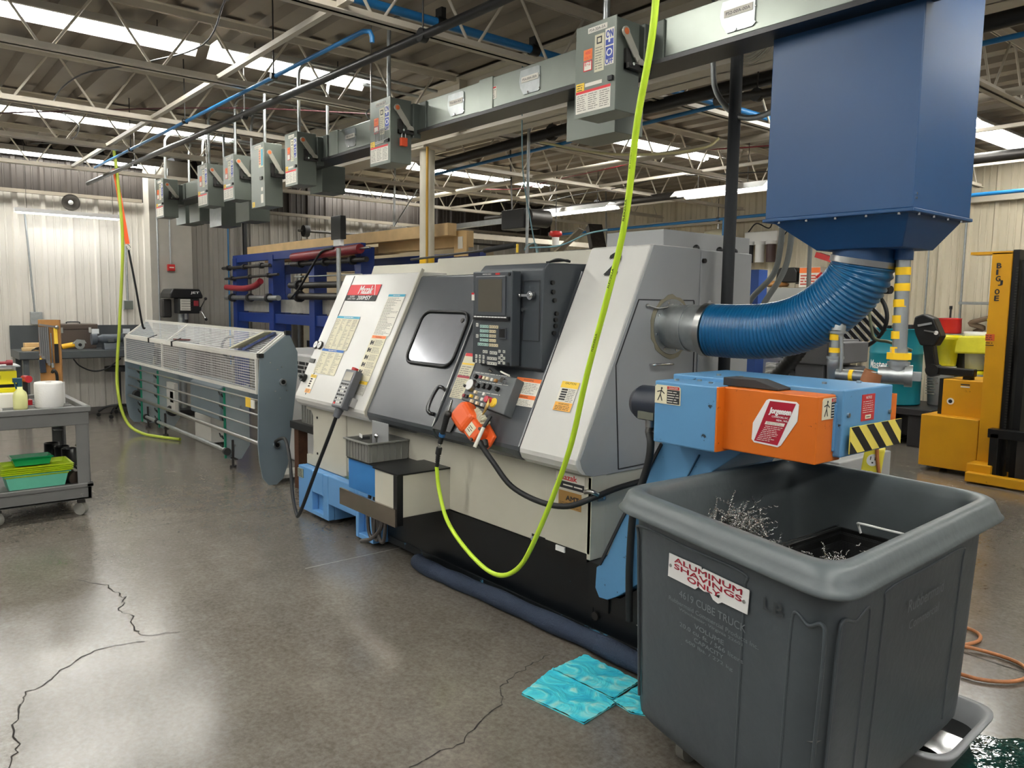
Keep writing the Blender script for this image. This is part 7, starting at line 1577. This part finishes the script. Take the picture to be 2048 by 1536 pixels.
tag(MB().tube([(-3.25, 5.3, 2.30), (-3.26, 5.3, 2.0), (-3.34, 5.35, 1.80), (-3.55, 5.4, 1.62), (-3.66, 5.45, 1.45)], .022, mat('flex_conduit_grey', (124, 128, 128), .5), n=12).tube([(-3.17, 5.3, 2.30), (-3.18, 5.3, 2.0), (-3.25, 5.33, 1.80), (-3.44, 5.38, 1.56), (-3.56, 5.42, 1.35), (-3.62, 5.45, 1.2)], .022, MATS['flex_conduit_grey'], n=12).build('flexible_conduit_pair', loc=(-3.3, 5.3, 1.9)), 'pair of grey flexible conduits tied together behind the navy hood', 'conduit')
tag(MB().cyl((-3.25, 5.3, 2.14), (-3.25, 5.3, 2.32), .03, galv, n=10).cyl((-3.17, 5.3, 2.14), (-3.17, 5.3, 2.32), .03, galv, n=10).cyl((-3.25, 5.3, 2.3), (-3.25, 5.3, 3.3), .022, galv, n=10).cyl((-3.17, 5.3, 2.3), (-3.17, 5.3, 3.3), .022, galv, n=10).build('rigid_conduit_pair', loc=(-3.2, 5.3, 2.3)), 'pair of rigid steel conduits feeding the grey flexible ones', 'conduit')
tag(MB().tube([(-2.62, 4.6, 3.44), (-2.62, 4.6, 1.80), (-2.60, 4.6, 1.68), (-2.56, 4.65, 1.58), (-2.48, 4.7, 1.48), (-2.42, 4.75, 1.42)], .014, MATS['flex_conduit_grey'], n=10).build('flexible_conduit', loc=(-2.6, 4.6, 1.6)), 'single grey flexible conduit left of the navy hood hopper', 'conduit')
t = thing('electrical_enclosure', 'grey electrical enclosure standing against the back wall with items on top', 'cabinet', (-5.8, 10.1, 0))
MB().box(-6.45, -5.2, 9.7, 10.3, 0, 1.82, mat('enclosure_grey', (150, 152, 150), .45)).build('case', t, bevel=.01); MB().cyl((-6.37, 9.69, 1.73), (-6.37, 9.70, 1.73), .025, ink, n=12).build('lock', t)
t = thing('mailbox_case', 'small black rounded box on top of the grey enclosure', 'case', (-6.0, 9.9, 1.82))
MB().prismy([(-6.08, 1.9), (-6.06, 2.06), (-6.02, 2.10), (-5.80, 2.10), (-5.76, 2.04), (-5.76, 1.9)], 9.8, 10.1, black).build('body', t, bevel=.01)
tag(MB().lathe([(0, 1.84), (.16, 1.84), (.18, 1.88), (.1, 1.92), (0, 1.92)], (-6.1, 9.85, 0), oak, n=20).build('wooden_bowl', loc=(-6.1, 9.85, 1.84)), 'small brown dish under the black case on the enclosure', 'dish')
t = thing('carton', 'white and orange printed carton next to the black case', 'carton', (-5.6, 9.85, 1.83))
MB().box(-5.72, -5.42, 9.8, 10.0, 1.83, 2.10, paperw).build('box', t); m = MB(); m.rect(FRONT(0, 9.799, 0), -5.72, -5.42, 2.02, 2.09, .001, loran).lines(FRONT(0, 9.799, 0), -5.70, -5.45, 1.85, 2.0, 4, mat('print_red', (200, 80, 60), .5), .002, seed=3, fill=.5); m.build('print', t)
tag(MB().bar((-5.5, 9.85, 2.26), (-4.9, 9.85, 2.06), .12, .07, red).cyl((-5.45, 9.8, 2.0), (-5.35, 9.9, 1.86), .05, red, n=12).build('red_tool', loc=(-5.2, 9.85, 2.1)), 'red angled tool lying above the carton behind the duct', 'tool')
tag(MB().box(-6.20, -6.13, 10.53, 10.57, 1.90, 2.02, ink).build('wall_switch', loc=(-6.16, 10.5, 1.9)), 'small dark switch plate on the back wall left of the black case', 'switch')
MB().cyl((-3.05, 6.22, 1.72), (-2.86, 6.15, 1.70), .022, black, n=10).cyl((-2.88, 6.15, 1.70), (-2.80, 6.13, 1.70), .032, rubber, n=10).build('guard_handle', BG)
MB().box(-3.34, -3.28, 6.22, 6.3, 0, 1.45, cg).build('guard_base', BG)
tag(MB().cyl((-4.35, 10.5, .9), (-4.35, 10.5, 3.0), .012, galv, n=8).build('wall_conduit', loc=(-4.35, 10.5, .9)), 'thin conduit on the back wall right of the striped pipe', 'conduit')
tag(MB().cyl((-3.93, 10.5, 1.2), (-3.93, 10.5, 3.0), .014, galv, n=8).build('wall_conduit', loc=(-3.93, 10.5, 1.2)), 'thin conduit on the back wall behind the red container', 'conduit')
tag(MB().box(-3.3, -2.35, 4.6, 5.3, .0, .60, mat('cabinet_white_grey', (176, 178, 178), .5)).build('floor_cabinet', loc=(-2.8, 5, 0), bevel=.008), 'low pale grey cabinet seen under the orange conveyor head', 'cabinet')
t = thing('portable_outlet', 'yellow portable outlet box with two sockets under the hazard flap', 'outlet', (-1.78, 3.7, .8))
fo2 = FR((-1.80, 3.72, .685), (.92, .38, 0), (.10, .04, 1))
MB().fbox(fo2, 0, .09, 0, .19, -.10, 0, mat('outlet_yellow', (226, 214, 70), .45)).build('body', t, bevel=.008)
m = MB()
for q in (.05, .135): m.fprism(fo2, [(.045+.028*math.cos(a*math.pi/8), q+.030*math.sin(a*math.pi/8)) for a in range(16)], 0, .004, pureW); m.fbox(fo2, .032, .036, q+.0, q+.018, .004, .005, ink).fbox(fo2, .052, .057, q+.0, q+.016, .004, .005, ink).fbox(fo2, .041, .049, q-.016, q-.009, .004, .005, ink)
m.build('socket', t)
MB().tube([(-1.72, 3.72, 1.0), (-1.725, 3.74, .85), (-1.70, 3.76, .60), (-1.68, 3.78, .0)], .009, mat('cord_tan', (176, 110, 60), .5), n=8).build('hanging_cord', t)
MB().bar((-1.80, 3.78, 0), (-1.80, 3.78, .72), .03, .03, dsteel).box(-1.95, -1.65, 3.65, 3.92, 0, .02, dsteel).build('stand', t)
tag(MB().tube([(-1.85, 3.3, 1.0), (-1.88, 3.3, .9), (-1.93, 3.3, .75), (-1.95, 3.3, .3)], .007, black, n=8).build('thin_black_cable', loc=(-1.9, 3.3, .8)), 'thin black cable dropping beside the yellow outlet box', 'cable')

# ================================================================ FLOOR ITEMS
copper = mat('cord_orange_brown', (190, 124, 78), .45, var=.15, scale=60)
tag(MB().tube([(-1.75, 3.85, .012), (-1.55, 4.02, .012), (-1.36, 4.05, .012), (-1.29, 3.95, .012), (-1.34, 3.80, .012), (-1.50, 3.72, .012), (-1.36, 3.78, .020), (-1.20, 3.84, .012), (-1.08, 3.82, .012), (-1.02, 3.72, .012), (-1.05, 3.60, .012), (-1.14, 3.52, .012), (-1.25, 3.50, .012), (-1.22, 3.44, .012), (-1.19, 3.39, .012), (-1.27, 3.33, .012), (-1.5, 3.3, .012)], .0085, copper, n=8, sub=8).build('extension_cord', loc=(-1.2, 3.7, 0)), 'orange brown air cord looped on the floor at the right', 'cord')
t = thing('drip_tray', 'grey plastic tray with black oil on the floor behind the tub', 'drip tray', (-1.2, 3.0, 0))
T4 = [(-1.20, 2.62), (-.93, 2.68), (-.90, 3.28), (-1.38, 3.32)]
T4 = [(-1.40, 2.50), (-.90, 2.56), (-.925, 3.06), (-1.40, 3.06)]
def loopz(c4, r, z): return loop(c4, r, z)
def shr(c4, d):
    c = (sum(p[0] for p in c4)/4, sum(p[1] for p in c4)/4); out = []
    for p in c4: v = Vector((c[0]-p[0], c[1]-p[1])); v.normalize(); out.append((p[0]+v.x*d*1.4, p[1]+v.y*d*1.4))
    return out
trm = mat('drip_tray_grey', (142, 144, 146), .45)
rp = [loop(shr(T4, .05), .08, .0+.002), loop(shr(T4, .012), .09, .115), loop(shr(T4, -.008), .10, .115), loop(shr(T4, -.008), .10, .125), loop(shr(T4, .016), .09, .125), loop(shr(T4, .055), .08, .012)]
m = MB(); skin_rings(m, rp, trm, flip=True, cap=True); m.build('tray', t)
m = MB(); lo = loop(shr(T4, .042), .08, .05); m.add(lo, [tuple(range(len(lo)))], mat('black_oil', (6, 5, 6), .05, var=0, spec=.8)); m.build('oil', t)
padm = bpy.data.materials.new('absorbent_pad_turquoise'); padm.use_nodes = True; nt = padm.node_tree; bb = nt.nodes['Principled BSDF']
tc = nt.nodes.new('ShaderNodeTexCoord'); nn = nt.nodes.new('ShaderNodeTexNoise'); nn.inputs['Scale'].default_value = 7; nn.inputs['Detail'].default_value = 6; nn.inputs['Distortion'].default_value = 2.2
nt.links.new(tc.outputs['Object'], nn.inputs[0]); rp_ = nt.nodes.new('ShaderNodeValToRGB'); e = rp_.color_ramp.elements
e[0].position = .3; e[0].color = (*lin((0, 160, 205)), 1); e[1].position = .5; e[1].color = (*lin((80, 215, 228)), 1)
for p_, c_ in ((.62, (170, 228, 224)), (.75, (140, 178, 120))): q = e.new(p_); q.color = (*lin(c_), 1)
nt.links.new(nn.outputs['Fac'], rp_.inputs[0]); nt.links.new(rp_.outputs[0], bb.inputs['Base Color']); bb.inputs['Roughness'].default_value = .35
bp_ = nt.nodes.new('ShaderNodeBump'); bp_.inputs['Strength'].default_value = .7; bp_.inputs['Distance'].default_value = .02; nt.links.new(nn.outputs['Fac'], bp_.inputs['Height']); nt.links.new(bp_.outputs[0], bb.inputs['Normal'])
def pad(c4, z, th, label, amp=.006):
    m = MB(); n = 16; vs = []; rr = random.Random(len(label))
    for i in range(n+1):
        for j in range(n+1):
            p = Vector(c4[0]).lerp(Vector(c4[1]), i/n).lerp(Vector(c4[3]).lerp(Vector(c4[2]), i/n), j/n); vs.append(Vector((p.x, p.y, z+th+rr.uniform(0, amp))))
    b0 = len(vs)
    m.add(vs, [(i*(n+1)+j, (i+1)*(n+1)+j, (i+1)*(n+1)+j+1, i*(n+1)+j+1) for i in range(n) for j in range(n)], padm, True)
    c = [Vector((*p, z)) for p in c4]; m.add(c+[v+Vector((0, 0, th)) for v in c], [(0, 1, 5, 4), (1, 2, 6, 5), (2, 3, 7, 6), (3, 0, 4, 7)], padm)
    tag(m.build('absorbent_pad', loc=(c4[0][0], c4[0][1], z)), label, 'absorbent pad', 'turquoise absorbent pads on the floor')
import_pts = [[(-2.238, 1.935), (-1.928, 1.975), (-1.954, 2.177), (-2.321, 2.181)], [(-2.301, 2.163), (-1.978, 2.183), (-2.005, 2.371), (-2.317, 2.37)], [(-1.976, 2.18), (-1.872, 2.172), (-1.764, 2.241), (-1.997, 2.382)]]
pad(import_pts[0], .0015, .006, 'large turquoise soaked absorbent pad lying on the floor by the lathe')
pad(import_pts[1], .0095, .006, 'turquoise pad lying on top of the large one toward the lathe')
pad(import_pts[2], .0015, .004, 'pale turquoise pad tucked under the grey tub')
# absorbent sock along the tank
sock = mat('absorbent_sock_blue', (44, 56, 76), .8, var=.12, scale=9, bump=.5, bscale=120)
pts = [(-3.80, 2.46, .03), (-3.72, 2.42, .035), (-3.5, 2.41, .04), (-3.3, 2.42, .04), (-3.0, 2.43, .045), (-2.7, 2.435, .045), (-2.4, 2.44, .05), (-2.1, 2.435, .05), (-1.9, 2.43, .05)]
o = MB().tube(pts, .04, sock, n=14, rf=lambda u: .045*min(1, u*12+.35)*(1+.06*math.sin(u*40))).build('absorbent_sock', loc=(-2.8, 2.43, .0)); tag(o, 'long dark blue absorbent sock lying along the foot of the lathe', 'absorbent sock')
# coolant puddle at far right
m = MB(); rr = random.Random(4); cx_, cy_ = -.84, 2.90; pl_ = [((.17+rr.uniform(-.03, .03))*math.cos(i*math.pi/14), (.24+rr.uniform(-.04, .04))*math.sin(i*math.pi/14)) for i in range(28)]
m.add([(cx_+p[0], cy_+p[1], .002) for p in pl_], [tuple(range(28))], mat('green_coolant_puddle', (6, 52, 46), .04, var=.3, scale=30, spec=.8, bump=.4, bscale=16)); tag(m.build('coolant_puddle', loc=(cx_, cy_, 0)), 'dark green wet puddle on the floor beside the drip tray', 'puddle')['kind'] = 'stuff'
# left hanging hose and strap
tag(MB().tube([(-9.80, 2.27, 3.25), (-9.80, 2.30, 2.9), (-9.80, 2.33, 2.2), (-9.80, 2.27, 1.3), (-9.80, 2.22, .7), (-9.72, 2.22, .35), (-9.6, 2.27, .12), (-9.40, 2.36, .03), (-9.1, 2.46, .02), (-8.8, 2.6, .02)], .017, mat('olive_lime_hose', (160, 176, 50), .5), n=10, sub=8).build('air_hose', loc=(-9.8, 2.3, 1.5)), 'yellow green air hose hanging over the left end of the bar feeder to the floor', 'hose')
t = thing('lifting_strap', 'orange strap hanging from a joist with a black lower cord', 'strap', (-9.8, 2.35, 2.9))
MB().bar((-9.82, 2.28, 3.0), (-9.80, 2.38, 2.17), .045, .012, mat('strap_orange', (236, 96, 40), .6), up=(1, 0, 0)).build('orange_webbing', t)
MB().tube([(-9.80, 2.38, 2.17), (-9.80, 2.37, 2.13), (-9.80, 2.40, 2.10), (-9.80, 2.41, 2.14), (-9.80, 2.38, 2.17)], .004, chrome, n=6, sub=3).build('hook', t)
MB().tube([(-9.80, 2.39, 2.10), (-9.80, 2.45, 1.7), (-9.80, 2.51, 1.25), (-9.8, 2.54, 1.2)], .012, black, n=8).build('lower_cord', t)
# ================================================================ one object per separate piece of a part
SPLIT = {'chain_wheel', 'cross_arm', 'leg', 'hanger_rod', 'pressure_gauge', 'hinge', 'cable_port', 'corner_cap', 'latch', 'opening', 'port_plug', 'levelling_pad', 'hanger_wire',
         'bolt', 'outrigger', 'tape_band', 'short_tape_band', 'cross_tape_band', 'finger', 'collar', 'union_nut', 'push_button', 'hanger', 'caster', 'screw', 'cover_bolt', 'flange_bolt',
         'side_bolt', 'panel_bolt', 'rating_label', 'front_label', 'mast_rail', 'fork_carriage', 'embossed_lettering', 'maker_lettering', 'panel_lettering', 'side_label', 'lower_shaft',
         'hanger_strap', 'corner_screw', 'spindle_drive', 'switch_plate', 'inner_panel', 'left_inner_body', 'guide_rod', 'motor_bell', 'moulded_panel', 'socket', 'toggle_switch', 'lever',
         'top_housing', 'drain_gap', 'coolant_tank', 'shroud', 'side_shroud', 'slot', 'tiller_arm', 'tiller_button', 'case', 'plug_neck', 'bottom_rail', 'brush', 'white_manifold', 'folding_tool',
         'shavings_sign', 'base_pedestal', 'hose_clamp', 'caster_fork', 'edge_seal', 'corner_post', 'leg_block', 'rear_beam', 'hung_wrench', 'stand', 'tray', 'lever_bracket', 'door_latch'}
def split_pieces(o, gap=.0035):
    me = o.data; n = len(me.vertices); par = list(range(n))
    def find(a):
        while par[a] != a: par[a] = par[par[a]]; a = par[a]
        return a
    for p in me.polygons:
        v = list(p.vertices); r0 = find(v[0])
        for k in v[1:]: par[find(k)] = r0
    used = {}
    for p in me.polygons: used.setdefault(find(p.vertices[0]), []).append(p.index)
    comps = []
    for r, ps in used.items():
        vs = {v for i in ps for v in me.polygons[i].vertices}; co = [me.vertices[v].co for v in vs]
        comps.append([ps, [min(c[a] for c in co)-gap for a in range(3)], [max(c[a] for c in co)+gap for a in range(3)]])
    if len(comps) > 400: return
    ch = True
    while ch:
        ch = False; out = []
        for c in comps:
            hit = next((d for d in out if all(c[1][a] <= d[2][a] and d[1][a] <= c[2][a] for a in range(3))), None)
            if hit:
                hit[0] = hit[0]+c[0]; hit[1] = [min(a, b_) for a, b_ in zip(hit[1], c[1])]; hit[2] = [max(a, b_) for a, b_ in zip(hit[2], c[2])]; ch = True
            else: out.append(c)
        comps = out
    if len(comps) < 2 or len(comps) > 40: return
    comps.sort(key=lambda c: -len(c[0]))
    new = []
    for ps, _, _ in comps:
        vm = {}; vs = []; fs = []; mi = []; sm = []
        for i in ps:
            p = me.polygons[i]; f = []
            for v in p.vertices:
                if v not in vm: vm[v] = len(vs); vs.append(me.vertices[v].co.copy())
                f.append(vm[v])
            fs.append(f); mi.append(p.material_index); sm.append(p.use_smooth)
        m2 = bpy.data.meshes.new(o.name.split('.')[0]); m2.from_pydata(vs, [], fs)
        for m in me.materials: m2.materials.append(m)
        for i, p in enumerate(m2.polygons): p.material_index = mi[i]; p.use_smooth = sm[i]
        m2.update(); new.append(m2)
    kidsof = kids(o); o.data = new[0]
    for m2 in new[1:]:
        c = o.copy(); c.data = m2; COL.objects.link(c)
for o in [x for x in bpy.data.objects if x.type == 'MESH' and x.parent is not None and x.name.split('.')[0] in SPLIT]:
    split_pieces(o)
for o in bpy.data.objects:
    if '_w' in o: del o['_w']
